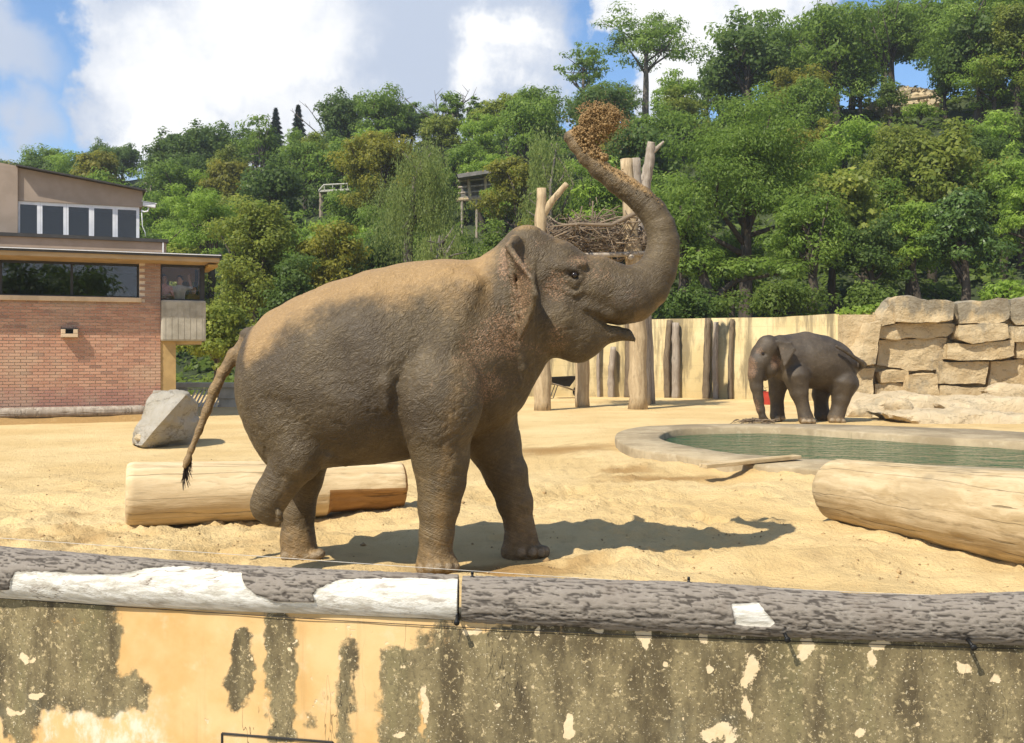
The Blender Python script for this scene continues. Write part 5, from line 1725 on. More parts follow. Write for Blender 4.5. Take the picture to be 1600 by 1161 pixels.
# conifers on the ridge
def conifer(px, ytop, ybot, Y, seed, label):
    rng = np.random.RandomState(seed)
    X, z0 = hz(px, Y)
    H = EYE + (550 - ytop) / 1600 * Y - z0
    n = 5200
    h = rng.uniform(0.06, 1, n)
    lay = (np.floor(h * 13) + .5) / 13
    rr = (1.03 - h) * H * .24 * (.55 + .6 * ((h * 13) % 1 < .45)) * rng.uniform(.2, 1, n) ** .5
    an = rng.uniform(0, 2 * np.pi, n)
    C = np.stack([rr * np.cos(an), rr * np.sin(an), h * H - .35 * rr], -1)
    D = np.stack([np.cos(an), np.sin(an), -.4 * np.ones(n)], -1)
    V, F = leaf_quads(C, np.stack([np.cos(an) * .3, np.sin(an) * .3, np.ones(n)], -1) + rng.normal(size=(n, 3)) * .4, rng.uniform(.35, .7, n), rng.uniform(.1, .2, n), rng, D)
    crown = mesh_np('crown', V, F, False, {'tint': np.repeat(np.clip(rng.normal(.4, .2, n), 0, 1), 4)})
    tr = MB().tube([Vector((0, 0, -1)), Vector((0, 0, H * .5)), Vector((0, 0, H))], [.25, .15, .03], 7).mesh('trunk', True)
    put_tree('conifer', (crown, tr), 'conifer', (X, Y, z0), label, 'tree', 'conifers on the ridge')
conifer(431, 170, 240, 112, 1, 'shorter pointed dark conifer on the ridge')
conifer(466, 165, 245, 110, 2, 'taller pointed dark conifer on the ridge beside the cream house')
# leafless trees standing up from the ridge
def bare_tree(px, ytop, Y, seed, label, spread=.28):
    rng = random.Random(seed)
    X, z0 = hz(px, Y)
    H = EYE + (550 - ytop) / 1600 * Y - z0
    t = thing('bare_tree', label, 'tree', (X, Y, z0), 0, 'leafless trees on the ridge')
    MB().tube([(0, 0, -.8), (.1, 0, H * .35), (.2, .1, H * .6)], [.17, .13, .09], 7).build('trunk', M['bark_grey'], t, True)
    mb = MB()
    for i in range(16):
        s = Vector((.15, .05, H * rng.uniform(.3, .6)))
        e = s + Vector((rng.gauss(0, spread), rng.gauss(0, spread), rng.uniform(.25, .45))) * H
        e.z = min(e.z, H * rng.uniform(.85, 1.0))
        m_ = s.lerp(e, .5) + Vector((rng.gauss(0, .03), rng.gauss(0, .03), 0)) * H
        mb.tube([s, m_, e], [.07, .05, .02], 5)
        for j in range(3):
            q = m_.lerp(e, rng.random())
            mb.tube([q, q + Vector((rng.gauss(0, .07), rng.gauss(0, .07), rng.uniform(.05, .14))) * H], [.03, .012], 4)
    mb.build('crown', M['bark_grey'], t, True)
bare_tree(512, 152, 100, 1, 'pale leafless tree on the ridge left of the open crowned tree')
bare_tree(688, 136, 97, 2, 'leafless tree on the ridge beside the twin crowned tree')
bare_tree(600, 150, 99, 3, 'leafless twiggy tree on the ridge behind the chestnut crown')
bare_tree(1298, 5, 83, 4, 'dead leafless tree sticking out of the right ridge', .18)
bare_tree(1382, -10, 80, 5, 'gnarled leafless tree near the bare earth cliff', .22)
# --- the rest of the wood: shared crowns set out over the slope
def scatter():
    rng = random.Random(21)
    kinds = ['locust', 'dark', 'linden', 'locust', 'airy', 'bush', 'chestnut', 'lime']
    words = {'locust': 'mid green feathery tree in the wood on the slope', 'dark': 'dark green round tree in the wood on the slope', 'linden': 'olive green dense tree in the wood on the slope',
             'airy': 'open crowned thin tree in the wood on the slope', 'bush': 'low green bush in the wood on the slope', 'chestnut': 'yellow olive tree in the wood on the slope', 'lime': 'light green tree in the wood on the slope'}
    src = {}
    for k in set(kinds):
        src[k] = [tree_meshes(k, 6.5 if k != 'bush' else 3.0, 0.7 if k != 'bush' else .2, 2.9 if k != 'bush' else 2.0, 2.6 if k != 'bush' else 1.9, 300 + i + 7 * len(k), 1.45) for i in range(2)]
    marks = [(60, 20, 'sloping pavilion roof'), (175, 118, 'broad dark ridge tree'), (240, 106, 'lookout hut'), (318, 58, 'light feathery tree by the pavilion'), (405, 44, 'pale crowned linden'), (450, 111, 'two conifers'), (490, 108, 'cream house'),
             (518, 70, 'pale footbridge'), (600, 66, 'large horse chestnut'), (655, 48, 'weeping tree'), (705, 96, 'twin crowned ridge tree'), (745, 66, 'timber shelter'), (800, 60, 'yellow green chestnut'), (850, 30, 'cut trunk post'),
             (935, 20, 'tossed sand'), (1008, 92, 'umbrella shaped locust'), (1060, 41, 'curve of the trunk'), (1165, 46, 'huge feathery tree'), (1260, 42, 'tree above the small elephant'), (1300, 83, 'dead leafless ridge tree'), (1400, 54, 'golden olive maple'),
             (1430, 78, 'bare earth cliff'), (1500, 43, 'glossy bright tree'), (1530, 58, 'dark blue green round tree'), (1598, 45, 'drooping light green tree')]
    def wood_label(k, px, y, s):
        a = min(marks, key=lambda m_: abs(m_[0] - px) + .5 * abs(m_[1] - y))
        size = 'tall ' if s > 1.16 else ('small ' if s < .8 else '')
        rel_ = 'behind' if y > a[1] + 1.5 else ('before' if y < a[1] - 1.5 else 'beside')
        return size + words[k].split(' in the wood')[0] + ' on the slope ' + rel_ + ' the ' + a[2]
    keep_clear = [(745, 300, 66, 36), (240, 262, 106, 22), (490, 222, 108, 16), (518, 296, 70, 26), (1430, 140, 78, 46)]
    Y = 50.0
    while Y < 124:
        step = 4.3 + Y * .014
        X = -.56 * Y - 3
        while X < .58 * Y + 6:
            x, y = X + rng.uniform(-.45, .45) * step, Y + rng.uniform(-.45, .45) * step
            X += step
            Y0 = 46 - .30 * max(-70, min(40, x))
            Yr = 100 - .50 * max(-70, min(45, x))
            if y < Y0 - 2 or y > Yr + 4:
                continue
            z = float(hill_h(np.float64(x), np.float64(y)))
            px, py = 800 + 1600 * x / y, 550 - 1600 * (z + 3 - EYE) / y
            if any(abs(px - a) < wd and y < Yk + 1 and y > Yk - 16 for a, b, Yk, wd in keep_clear):
                continue
            k = rng.choice(kinds)
            if y > Yr - 10 and k in ('linden', 'chestnut', 'lime'):
                k = 'dark' if px < 420 else 'airy'
            if px < 560 and rng.random() < .5:
                k = 'dark' if y > 85 else k
            s = rng.uniform(.85, 1.30) * (.62 if y > Yr - 8 and px < 1120 else 1.0)
            if px > 1150 and y > Yr - 14:
                s *= 1.25
            if px < 480 and y > Yr - 16:
                s *= .72
            put_tree('hill_tree' if k != 'bush' else 'hill_bush', src[k][rng.randint(0, 1)], k, (x, y, z), wood_label(k, px, y, s), 'tree' if k != 'bush' else 'bush', 'trees in the wood on the slope', rng.uniform(0, 6.28), (s, s, s * rng.uniform(.9, 1.15)))
        Y += step
    return src
SRC = scatter()
# undergrowth over the slope
def undergrowth():
    rng = np.random.RandomState(8)
    nb = 2600
    y = rng.uniform(41, 108, nb)
    x = rng.uniform(-.6, .62, nb) * y
    z = hill_h(x, y)
    n = 90000
    pk = rng.randint(0, nb, n)
    D = unit(rng, n)
    D[:, 2] = np.abs(D[:, 2])
    r = rng.uniform(.5, 1.5, nb)
    C = np.stack([x, y, z], -1)[pk] + D * (r[pk] * rng.uniform(.3, 1, n))[:, None] * np.array([1.3, 1.3, .8])
    L = rng.uniform(.25, .55, n)
    V, F = leaf_quads(C, D + [0, -.2, .5] + rng.normal(size=(n, 3)) * .4, L, L * .6, rng)
    o = link('undergrowth', mesh_np('undergrowth', V, F, False, {'tint': np.repeat(np.clip(rng.normal(.4, .2, n) + rng.normal(0, .12, nb)[pk], 0, 1), 4)}), M['leaf_under'])
    tag(o, 'tangled green undergrowth covering the hillside between the trees', 'undergrowth', kind='stuff')
undergrowth()
# creeper on top of the wall
def creeper():
    rng = np.random.RandomState(18)
    n = 420
    t = rng.uniform(0, 1, n)
    x = 11.4 + t * 2.2
    base = np.stack([x, np.interp(x, [p[0] for p in BW], [p[1] for p in BW]) - .08, np.interp(x, [p[0] for p in BW], BWZ) + .05], -1)
    C = base + rng.normal(size=(n, 3)) * [.12, .10, .10]
    C[:, 2] -= (rng.rand(n) < .2) * rng.uniform(0, .6, n)
    V, F = leaf_quads(C, rng.normal(size=(n, 3)) * .5 + [0, -.8, .5], rng.uniform(.08, .2, n), rng.uniform(.07, .16, n), rng)
    o = link('creeper', mesh_np('creeper', V, F, False, {'tint': np.repeat(rng.uniform(.3, 1, n), 4)}), M['leaf_lime'])
    tag(o, 'bright leafy creeper trailing over the top of the concrete wall', 'creeper')
creeper()
# park trees on the visitors' side, seen mirrored in the pavilion windows
for i, (x, y, k, s) in enumerate(((16, -14, 'locust', 1.5), (7, -20, 'dark', 1.7), (24, -7, 'linden', 1.6), (30, -16, 'dark', 1.8), (13, -26, 'locust', 1.9))):
    put_tree('park_tree', SRC[k][i % 2], k, (x, y, -2.6), 'park tree on the visitor side mirrored in the pavilion windows', 'tree', 'park trees on the visitor side', i * 1.3, (s, s, s))
# ================================================================== SOLID BODIES FROM DISTANCE FIELDS
class Field:
    def __init__(s, lo, hi, h):
        s.lo = np.array(lo, np.float32)
        s.h = h
        s.n = np.ceil((np.array(hi) - s.lo) / h).astype(int) + 1
        s.F = np.full(s.n, 1.0, np.float32)
        s.ax = [s.lo[i] + h * np.arange(s.n[i], dtype=np.float32) for i in range(3)]
    def sub(s, lo, hi):
        a = [int(np.clip(np.floor((lo[i] - s.lo[i]) / s.h), 0, s.n[i])) for i in range(3)]
        b = [int(np.clip(np.ceil((hi[i] - s.lo[i]) / s.h) + 1, 0, s.n[i])) for i in range(3)]
        sl = tuple(slice(a[i], b[i]) for i in range(3))
        g = np.meshgrid(*[s.ax[i][sl[i]] for i in range(3)], indexing='ij')
        return sl, g
    def blend(s, sl, d, k, op='add'):
        a = s.F[sl]
        if op == 'add':
            h = np.clip(.5 + .5 * (a - d) / k, 0, 1)
            s.F[sl] = a * (1 - h) + d * h - k * h * (1 - h)
        else:
            h = np.clip(.5 - .5 * (a + d) / k, 0, 1)
            s.F[sl] = a * (1 - h) - d * h + k * h * (1 - h)
    def cone(s, p, r0, q, r1, k=.05, sy=1.0, op='add'):
        p, q = np.array(p, np.float32), np.array(q, np.float32)
        m = max(r0, r1) * max(1, sy) + k * 1.5 + .06
        sl, (x, y, z) = s.sub(np.minimum(p, q) - m, np.maximum(p, q) + m)
        v = q - p
        vv = float(v @ v) + 1e-9
        dx, dy, dz = x - p[0], y - p[1], z - p[2]
        t = np.clip((dx * v[0] + dy * v[1] + dz * v[2]) / vv, 0, 1)
        d = np.sqrt((dx - t * v[0]) ** 2 + ((dy - t * v[1]) / sy) ** 2 + (dz - t * v[2]) ** 2) - (r0 + (r1 - r0) * t)
        s.blend(sl, d, k, op)
    def chain(s, pts, k=.05, sy=1.0):
        for a, b in zip(pts, pts[1:]):
            s.cone(a[0], a[1], b[0], b[1], k, sy)
    def ell(s, c, r, k=.05, rot=0.0, op='add', rz=0.0):
        c, r = np.array(c, np.float32), np.array(r, np.float32)
        m = float(r.max()) + k * 1.5 + .06
        sl, (x, y, z) = s.sub(c - m, c + m)
        x, y, z = x - c[0], y - c[1], z - c[2]
        if rz:
            x, y = x * math.cos(rz) + y * math.sin(rz), -x * math.sin(rz) + y * math.cos(rz)
        if rot:
            x, z = x * math.cos(rot) + z * math.sin(rot), -x * math.sin(rot) + z * math.cos(rot)
        k0 = np.sqrt((x / r[0]) ** 2 + (y / r[1]) ** 2 + (z / r[2]) ** 2)
        k1 = np.sqrt((x / r[0] ** 2) ** 2 + (y / r[1] ** 2) ** 2 + (z / r[2] ** 2) ** 2)
        d = k0 * (k0 - 1) / np.maximum(k1, 1e-5)
        s.blend(sl, d, k, op)
    def tri(s, a, b, c, th, k=.02):
        a, b, c = [np.array(v, np.float32) for v in (a, b, c)]
        m = th + k * 1.5 + .05
        sl, (x, y, z) = s.sub(np.minimum(np.minimum(a, b), c) - m, np.maximum(np.maximum(a, b), c) + m)
        p = np.stack([x, y, z], -1)
        n = np.cross(b - a, c - a)
        n = n / np.linalg.norm(n)
        best = None
        inside = np.ones(x.shape, bool)
        for u, v in ((a, b), (b, c), (c, a)):
            e = v - u
            w_ = p - u
            t = np.clip((w_ @ e) / float(e @ e), 0, 1)
            dd = np.sum((w_ - t[..., None] * e) ** 2, -1)
            best = dd if best is None else np.minimum(best, dd)
            inside &= (w_ @ np.cross(n, e)) >= 0
        pl = ((p - a) @ n) ** 2
        d = np.sqrt(np.where(inside, pl, best)) - th
        s.blend(sl, d, k)
    def loft(s, st, yc, k=.05, ex=2.3):
        """st: rows (x, z_top, z_bottom, half width)"""
        st = np.array(st, np.float32)
        sl, (x, y, z) = s.sub((st[0, 0], yc - 1.1, st[:, 2].min() - .1), (st[-1, 0], yc + 1.1, st[:, 1].max() + .1))
        xs = np.linspace(st[0, 0], st[-1, 0], 400)
        def sm(col):
            v = np.interp(xs, st[:, 0], st[:, col])
            for _ in range(2):
                v = np.convolve(np.pad(v, 14, mode='reflect', reflect_type='odd'), np.ones(29) / 29, 'valid')
            return v.astype(np.float32)
        T, B, W = [np.interp(x, xs, sm(i)) for i in (1, 2, 3)]
        c, hh = (T + B) / 2 + (T - B) * .03, (T - B) / 2
        r = (np.abs((y - yc) / W) ** ex + np.abs((z - (T + B) / 2) / hh) ** ex) ** (1 / ex)
        d = (r - 1) * np.minimum(W, hh)
        e = np.maximum(st[0, 0] - x, x - st[-1, 0])
        s.blend(sl, np.maximum(d, e), k)
    def mesh(s, smooth=2):
        F, h = s.F, s.h
        S = F < 0
        nx, ny, nz = F.shape
        def cn(A, i, j, k):
            return A[i:nx - 1 + i, j:ny - 1 + j, k:nz - 1 + k]
        cnt = sum(cn(S, i, j, k).astype(np.int8) for i in (0, 1) for j in (0, 1) for k in (0, 1))
        act = (cnt > 0) & (cnt < 8)
        I = np.argwhere(act)
        vid = np.full(act.shape, -1, np.int32)
        vid[act] = np.arange(len(I))
        P_ = np.zeros((len(I), 3), np.float32)
        W = np.zeros(len(I), np.float32)
        cor = [(i, j, k) for i in (0, 1) for j in (0, 1) for k in (0, 1)]
        vals = {c: F[I[:, 0] + c[0], I[:, 1] + c[1], I[:, 2] + c[2]] for c in cor}
        for c in cor:
            for a in range(3):
                if c[a] == 0:
                    e = list(c)
                    e[a] = 1
                    f0, f1 = vals[c], vals[tuple(e)]
                    m = (f0 < 0) != (f1 < 0)
                    t = np.where(m, f0 / np.where(m, f0 - f1, 1), 0)
                    p = np.tile(np.array(c, np.float32), (len(I), 1))
                    p[:, a] += t
                    P_ += p * m[:, None]
                    W += m
        V = s.lo + h * (I + P_ / W[:, None])
        quads = []
        for a in range(3):
            b, c = (a + 1) % 3, (a + 2) % 3
            s0 = [slice(1, -1)] * 3
            s1 = [slice(1, -1)] * 3
            s0[a] = slice(0, -1)
            s1[a] = slice(1, None)
            x0, x1 = S[tuple(s0)], S[tuple(s1)]
            for flip, msk in ((False, x0 & ~x1), (True, ~x0 & x1)):
                E = np.argwhere(msk)
                off = np.ones(3, int)
                off[a] = 0
                E = E + off
                def g(db, dc):
                    e = E.copy()
                    e[:, b] -= db
                    e[:, c] -= dc
                    return vid[e[:, 0], e[:, 1], e[:, 2]]
                q = np.stack([g(1, 1), g(0, 1), g(0, 0), g(1, 0)], -1)
                quads.append(q[:, ::-1] if flip else q)
        Q = np.concatenate(quads)
        Q = Q[(Q >= 0).all(1)]
        for _ in range(smooth):
            acc = np.zeros_like(V)
            c_ = np.zeros(len(V), np.float32)
            for i in range(4):
                a, b = Q[:, i], Q[:, (i + 1) % 4]
                for k in range(3):
                    acc[:, k] += np.bincount(a, V[b, k], len(V)) + np.bincount(b, V[a, k], len(V))
                c_ += np.bincount(a, minlength=len(V)) + np.bincount(b, minlength=len(V))
            V = V * .5 + .5 * acc / np.maximum(c_, 1)[:, None]
        return V.astype(np.float32), Q
def normals_of(V, Q):
    n = np.cross(V[Q[:, 2]] - V[Q[:, 0]], V[Q[:, 3]] - V[Q[:, 1]])
    out = np.zeros_like(V)
    for i in range(4):
        for k in range(3):
            out[:, k] += np.bincount(Q[:, i], n[:, k], len(V))
    return out / np.maximum(np.linalg.norm(out, axis=1, keepdims=True), 1e-9)
def near_chain(V, pts):
    """distance to a polyline, and the length run along it"""
    best = np.full(len(V), 1e9, np.float32)
    arc = np.zeros(len(V), np.float32)
    L = 0.0
    for a, b in zip(pts, pts[1:]):
        a, b = np.array(a, np.float32), np.array(b, np.float32)
        v = b - a
        l = float(np.linalg.norm(v))
        t = np.clip(((V - a) @ v) / (l * l + 1e-9), 0, 1)
        dd = np.linalg.norm(V - (a + t[:, None] * v), axis=1)
        m = dd < best
        best[m] = dd[m]
        arc[m] = L + t[m] * l
        L += l
    return best, arc

# ================================================================== THE BIG ELEPHANT
def elephant():
    YC = 8.27
    def c(px, py, rpx, Y=YC):          # centre, radius in metres from photo pixels
        return (P(px, py, Y), rpx / 1600 * Y)
    f = Field((-2.75, 7.40, -.03), (1.50, 9.15, 3.72), .0145)
    # trunk of the body
    st = []
    for px, t, b, wd in ((392, 528, 672, .30), (405, 509, 712, .40), (430, 486, 742, .50), (470, 462, 742, .58), (520, 444, 729, .655), (580, 424, 726, .69), (640, 411, 718, .64), (700, 411, 700, .57), (740, 409, 684, .53), (775, 404, 656, .45), (805, 402, 616, .37), (832, 398, 580, .33)):
        st.append((P(px, t, YC)[0], P(px, t, YC)[2], P(px, b, YC)[2], wd))
    f.loft(st, YC, .05, 2.02)
    f.ell(P(432, 600, YC), (.285, .50, .50), .12, .0)
    f.ell(P(398, 590, YC), (.10, .26, .34), .12)
    f.ell(P(700, 480, YC), (.35, .50, .34), .12)
    # spine ridge: keeps the back from being a barrel
    f.chain([(P(430, 508, YC), .09), (P(520, 472, YC), .11), (P(580, 454, YC), .11), (P(640, 443, YC), .11), (P(740, 440, YC), .11)], .10)
    # hollow before the hip, shoulder blade, belly line
    f.ell(P(520, 560, YC - .86), (.22, .20, .30), .14, .3, 'sub')
    f.ell(P(520, 560, YC + .86), (.22, .20, .30), .14, .3, 'sub')
    for sg in (-1, 1):
        f.cone(P(735, 450, YC + sg * .36), .09, P(690, 560, YC + sg * .52), .12, .10)
        f.cone(P(470, 520, YC + sg * .36), .10, P(450, 600, YC + sg * .46), .12, .12)
    # hind quarter of the near side, lifted hind leg
    n1 = 7.92
    f.ell(P(455, 640, n1 + .12), (.30, .26, .46), .10, .15)
    f.chain([c(452, 655, 52, n1 + .05), c(466, 705, 39, n1), c(462, 722, 35, n1 - .01)], .07)
    f.chain([c(462, 720, 34, n1 - .01), c(441, 750, 29, n1), c(425, 775, 27.5, n1)], .05)
    f.chain([c(425, 772, 27.5, n1), c(418, 792, 24, n1), c(430, 808, 12, n1)], .04)
    f.cone(P(405, 784, n1), .050, P(424, 812, n1), .045, .04, 1.6)
    for tx, tz, dy in ((438, 812, -.05), (434, 818, .03), (436, 804, -.11)):
        f.ell(P(tx, tz, n1 + dy), (.030, .035, .034), .02)
    # far hind leg
    n2 = 8.62
    f.ell(P(475, 640, n2 - .12), (.32, .24, .46), .10)
    f.chain([c(482, 690, 42, n2 - .05), c(474, 750, 29, n2), c(466, 800, 24.5, n2), c(465, 840, 25, n2), c(468, 862, 29, n2)], .05)
    for tx, ty in ((500, 868), (492, 871), (478, 873), (462, 873), (447, 871)):
        f.ell(P(tx, ty - 3, n2 - .10 + .0 * tx), (.045, .05, .042), .025)
    # near fore leg with its shoulder standing proud of the ribs
    n3 = 7.88
    f.ell(P(700, 560, n3 + .17), (.30, .24, .52), .05, .10)
    f.ell(P(686, 618, 7.80), (.335, .25, .44), .022, .06)
    f.chain([c(684, 672, 54, n3 - .02), c(688, 715, 44, n3), c(690, 752, 37, n3), c(686, 790, 31.5, n3), c(682, 835, 25.5, n3), c(680, 868, 25, n3), c(682, 880, 30, n3)], .045)
    f.cone(P(670, 884, n3), .10, P(694, 884, n3), .11, .03, 1.15)
    for tx in (660, 672, 686, 700, 710):
        f.ell(P(tx, 886, n3 - .15 + (abs(tx - 685) / 26) ** 2 * .10), (.042, .05, .045), .02)
    # far fore leg, set forward
    n4 = 8.60
    f.ell(P(735, 590, n4 - .12), (.30, .26, .44), .08, .2)
    f.chain([c(752, 640, 58, n4 - .05), c(770, 690, 42, n4), c(790, 740, 33, n4), c(804, 785, 26.5, n4), c(812, 825, 21.5, n4), c(814, 848, 25, n4), c(814, 860, 30, n4)], .05)
    f.cone(P(806, 866, n4), .12, P(838, 866, n4), .085, .04, 1.1)
    for tx, dy in ((852, -.02), (846, -.09), (832, -.13), (815, -.14)):
        f.ell(P(tx, 862, n4 + dy), (.04, .045, .05), .02)
    # chest and throat
    f.ell(P(760, 600, YC), (.24, .36, .33), .10)
    f.chain([c(778, 610, 45, YC), c(815, 540, 48, YC)], .10)
    # neck, skull, cheeks
    f.ell(P(800, 470, YC), (.33, .36, .46), .12)
    f.ell(P(824, 408, YC - .06), (.23, .19, .285), .08)
    f.ell(P(824, 408, YC + .06), (.23, .19, .285), .08)
    f.ell(P(868, 432, YC), (.26, .285, .30), .09)
    f.ell(P(905, 450, YC), (.21, .25, .27), .08)
    f.ell(P(866, 500, YC), (.27, .30, .29), .09)
    f.ell(P(900, 512, YC), (.26, .225, .275), .07)
    f.cone(P(905, 528, YC), .19, P(948, 517, YC), .095, .06, .95)
    # lower lip, pointed
    f.chain([(P(935, 524, YC), .085), (P(960, 521, YC), .062), (P(978, 523, YC), .044), (P(991, 531, YC), .017)], .03, 1.35)
    # brow, temple hollow, cheek bone
    f.cone(P(880, 416, YC - .265), .035, P(912, 412, YC - .235), .03, .05)
    f.ell(P(866, 448, YC - .36), (.11, .10, .16), .06, 0, 'sub')
    # trunk of the head: out, round and up, tip reversed to the left
    TR = [(930, 449, 50), (970, 461, 44.5), (988, 459, 42.5), (1010, 446, 35.5), (1026, 424, 29), (1035, 400, 25), (1037, 378, 23.5), (1032, 354, 22.5), (1019, 331, 21), (1000, 311, 19.5), (982, 297, 18), (962, 283, 16.8), (939, 266, 15), (917, 245, 13.2), (901, 227, 11.3), (892, 214, 9.8)]
    f.chain([c(x, y, r, YC) for x, y, r in TR], .035, .93)
    f.cone(P(890, 214, YC), .042, P(896, 208, YC), .030, .02)
    f.cone(P(886, 215, YC), .034, P(885, 211, YC), .022, .015)
    # mouth slit between upper lip and jaw
    for sg in (-1, 1):
        f.cone(P(915, 488, YC + sg * .235), .012, P(945, 503, YC + sg * .16), .020, .02, 3.0, 'sub')
    f.cone(P(946, 506, YC), .010, P(1000, 514, YC), .009, .010, 16.0, 'sub')
    f.cone(P(915, 478, YC - .21), .030, P(952, 492, YC - .14), .035, .05)
    # eye: socket, lids, bags
    ex, ey, eY = 897, 430, YC - .262
    f.ell(P(ex, ey, eY - .035), (.055, .05, .042), .03, .2, 'sub')
    for dy, rr in ((-9, .016), (9, .017), (17, .013)):
        f.chain([(P(ex - 13, ey + dy * .35, eY + .012), rr * .7), (P(ex, ey + dy, eY - .010), rr), (P(ex + 12, ey + dy * .3, eY + .01), rr * .7)], .016)
    f.chain([(P(ex - 16, ey + 22, eY + .01), .012), (P(ex, ey + 30, eY + .005), .014), (P(ex + 14, ey + 24, eY + .01), .010)], .02)
    # ears: sheets standing out from the skull, rolled along the front rim
    for sg in (1, -1):
        def e(px, py, out):
            q = P(px, py, YC - .33)
            q[1] = YC - sg * out
            return q
        A, B, Cc, D, E, G, H = e(802, 374, .25), e(799, 430, .31), e(802, 482, .30), e(795, 388, .46), e(830, 440, .66), e(831, 488, .60), e(811, 532, .44)
        m1, m2 = e(808, 410, .58), e(835, 464, .67)
        for q in ((A, D, B), (D, m1, B), (m1, E, B), (B, E, Cc), (E, m2, Cc), (m2, G, Cc), (Cc, G, H)):
            f.tri(*q, .013, .014)
        f.chain([(A, .035), (D, .032), (m1, .026), (E, .020), (m2, .018), (G, .018), (H, .013)], .016)
        f.chain([(e(803, 374, .28), .036), (e(796, 398, .42), .034), (e(799, 430, .45), .028), (e(806, 465, .46), .024), (e(810, 492, .45), .02)], .018)
        f.chain([(e(806, 376, .26), .05), (e(800, 430, .31), .045), (e(802, 470, .30), .04)], .05)
    # tail
    TL = [(392, 530, 20), (384, 541, 13), (366, 556, 10.5), (349, 580, 8.5), (335, 610, 7), (323, 642, 5.8), (311, 673, 4.9), (299, 702, 4.3), (292, 720, 4.6), (288, 730, 3.6)]
    ty = np.linspace(YC, YC - .18, len(TL))
    f.chain([c(x, y, r, yy) for (x, y, r), yy in zip(TL, ty)], .03)
    # skin folds: armpit crease, flank fold, neck folds
    for q0, q1, r_ in (((634, 560, 7.60), (620, 595, 7.60), .009), ((620, 595, 7.60), (615, 640, 7.62), .011), ((615, 640, 7.62), (618, 676, 7.66), .009)):
        f.cone(P(*q0), r_, P(*q1), r_, .035, 3.2, 'sub')
    f.chain([(P(488, 690, 7.86), .05), (P(512, 712, 7.92), .05), (P(540, 722, 8.05), .03)], .06)
    f.chain([(P(604, 560, 7.64), .012), (P(601, 600, 7.63), .03), (P(603, 640, 7.66), .02)], .05)
    for x0 in (788, 804, 818):
        f.chain([(P(x0 - 8, 540, YC - .34), .018), (P(x0, 575, YC - .27), .022), (P(x0 - 6, 605, YC - .22), .016)], .04)
    V, Q = f.mesh(2)
    N = normals_of(V, Q)
    al_, ac_ = V[:, 0] * .8 + V[:, 2] * .6, V[:, 2] * .8 - V[:, 0] * .6
    wr_ = np.abs(fbm(al_ * 4.5, V[:, 1] * 7, ac_ * 13, 3, .5, 77))
    V = V - N * (.006 * (1 - sstep(wr_, 0, .12)) * sstep(fbm(V[:, 0] * 1.6, V[:, 1] * 1.6, V[:, 2] * 1.6, 2, .5, 71), -.25, .3))[:, None]
    V = V + N * (.005 * fbm(V[:, 0] * 9, V[:, 1] * 9, V[:, 2] * 9, 3, .55, 2) + .006 * fbm(V[:, 0] * 2.5, V[:, 1] * 2.5, V[:, 2] * 2.5, 2, .5, 6))[:, None]
    # ---- pigment, dust, tone and wrinkle maps
    px = 800 + 1600 * V[:, 0] / YC
    py = 550 - 1600 * (V[:, 2] - EYE) / YC
    nz = fbm(V[:, 0] * 3, V[:, 1] * 3, V[:, 2] * 3, 4, .55, 15)
    back = np.interp(px, [380, 420, 470, 540, 600, 700, 770, 800], [530, 494, 462, 438, 418, 411, 404, 400])
    below = py - back
    dust = (1 - sstep(below + 28 * nz, 10, 105)) * sstep(px, 385, 410) * (1 - sstep(px, 745, 785))
    dust = np.maximum(dust, .62 * (1 - sstep(below + 30 * nz, 40, 170)) * sstep(px, 640, 690) * (1 - sstep(px, 760, 800)))
    dust *= .45 + .55 * sstep(N[:, 2], -.3, .5)
    tp = [P(x, y, YC) for x, y, r in TR]
    dt, at = near_chain(V, tp)
    trl = near_chain(np.array([tp[-1]], np.float32), tp)[1][0]
    trunk = (dt < .27) & (px > 884) & ((px > 985) | (py < 340))
    fr = at / trl
    topside = sstep(N[:, 2] * .6 + N[:, 0] * .8, -.1, .6)
    dust = np.maximum(dust, np.where(trunk, sstep(fr, .52, .72) * (.35 + .75 * topside), 0))
    dust = np.maximum(dust, np.where(trunk, .45 * sstep(-N[:, 2], .2, .7) * sstep(-fr, -.45, -.3), 0))
    head_top = (px > 770) & (px < 960) & (py < 420)
    dust = np.maximum(dust, np.where(head_top, .50 * sstep(N[:, 2], .5, .9), 0))
    legs = (py > 720)
    dust = np.maximum(dust, np.where(legs, .26 + .25 * sstep(py, 800, 870), 0))
    dust = np.maximum(dust, np.where((py > 560) & (px > 655) & (px < 740), .42 * np.exp(-((px - 706 + (py - 700) * .1) / 22) ** 2), 0))
    dtl, atl = near_chain(V, [P(x, y, yy) for (x, y, r), yy in zip(TL, ty)])
    tail = (px < 386) & (dtl < .09)
    dust = np.where(tail, np.maximum(dust, .55), dust)
    pink = np.zeros(len(V))
    for cx, cy, rx, ry, a in ((812, 455, 20, 75, .95), (790, 420, 14, 40, .8), (780, 520, 45, 60, .75), (745, 545, 50, 70, .5), (868, 455, 24, 36, .75), (870, 525, 26, 36, .6), (905, 410, 30, 16, .65), (940, 430, 40, 34, .55), (975, 470, 40, 30, .5), (840, 390, 26, 26, .4), (760, 600, 60, 50, .5), (930, 420, 30, 20, .5), (700, 590, 60, 50, .3), (840, 545, 24, 20, .5)):
        pink = np.maximum(pink, a * np.exp(-(((px - cx) / rx) ** 2 + ((py - cy) / ry) ** 2)))
    pink *= .7 + .6 * np.clip(nz + .3, 0, 1)
    dark = np.zeros(len(V))  # darker patches on flank, cheek, trunk base and round the eye
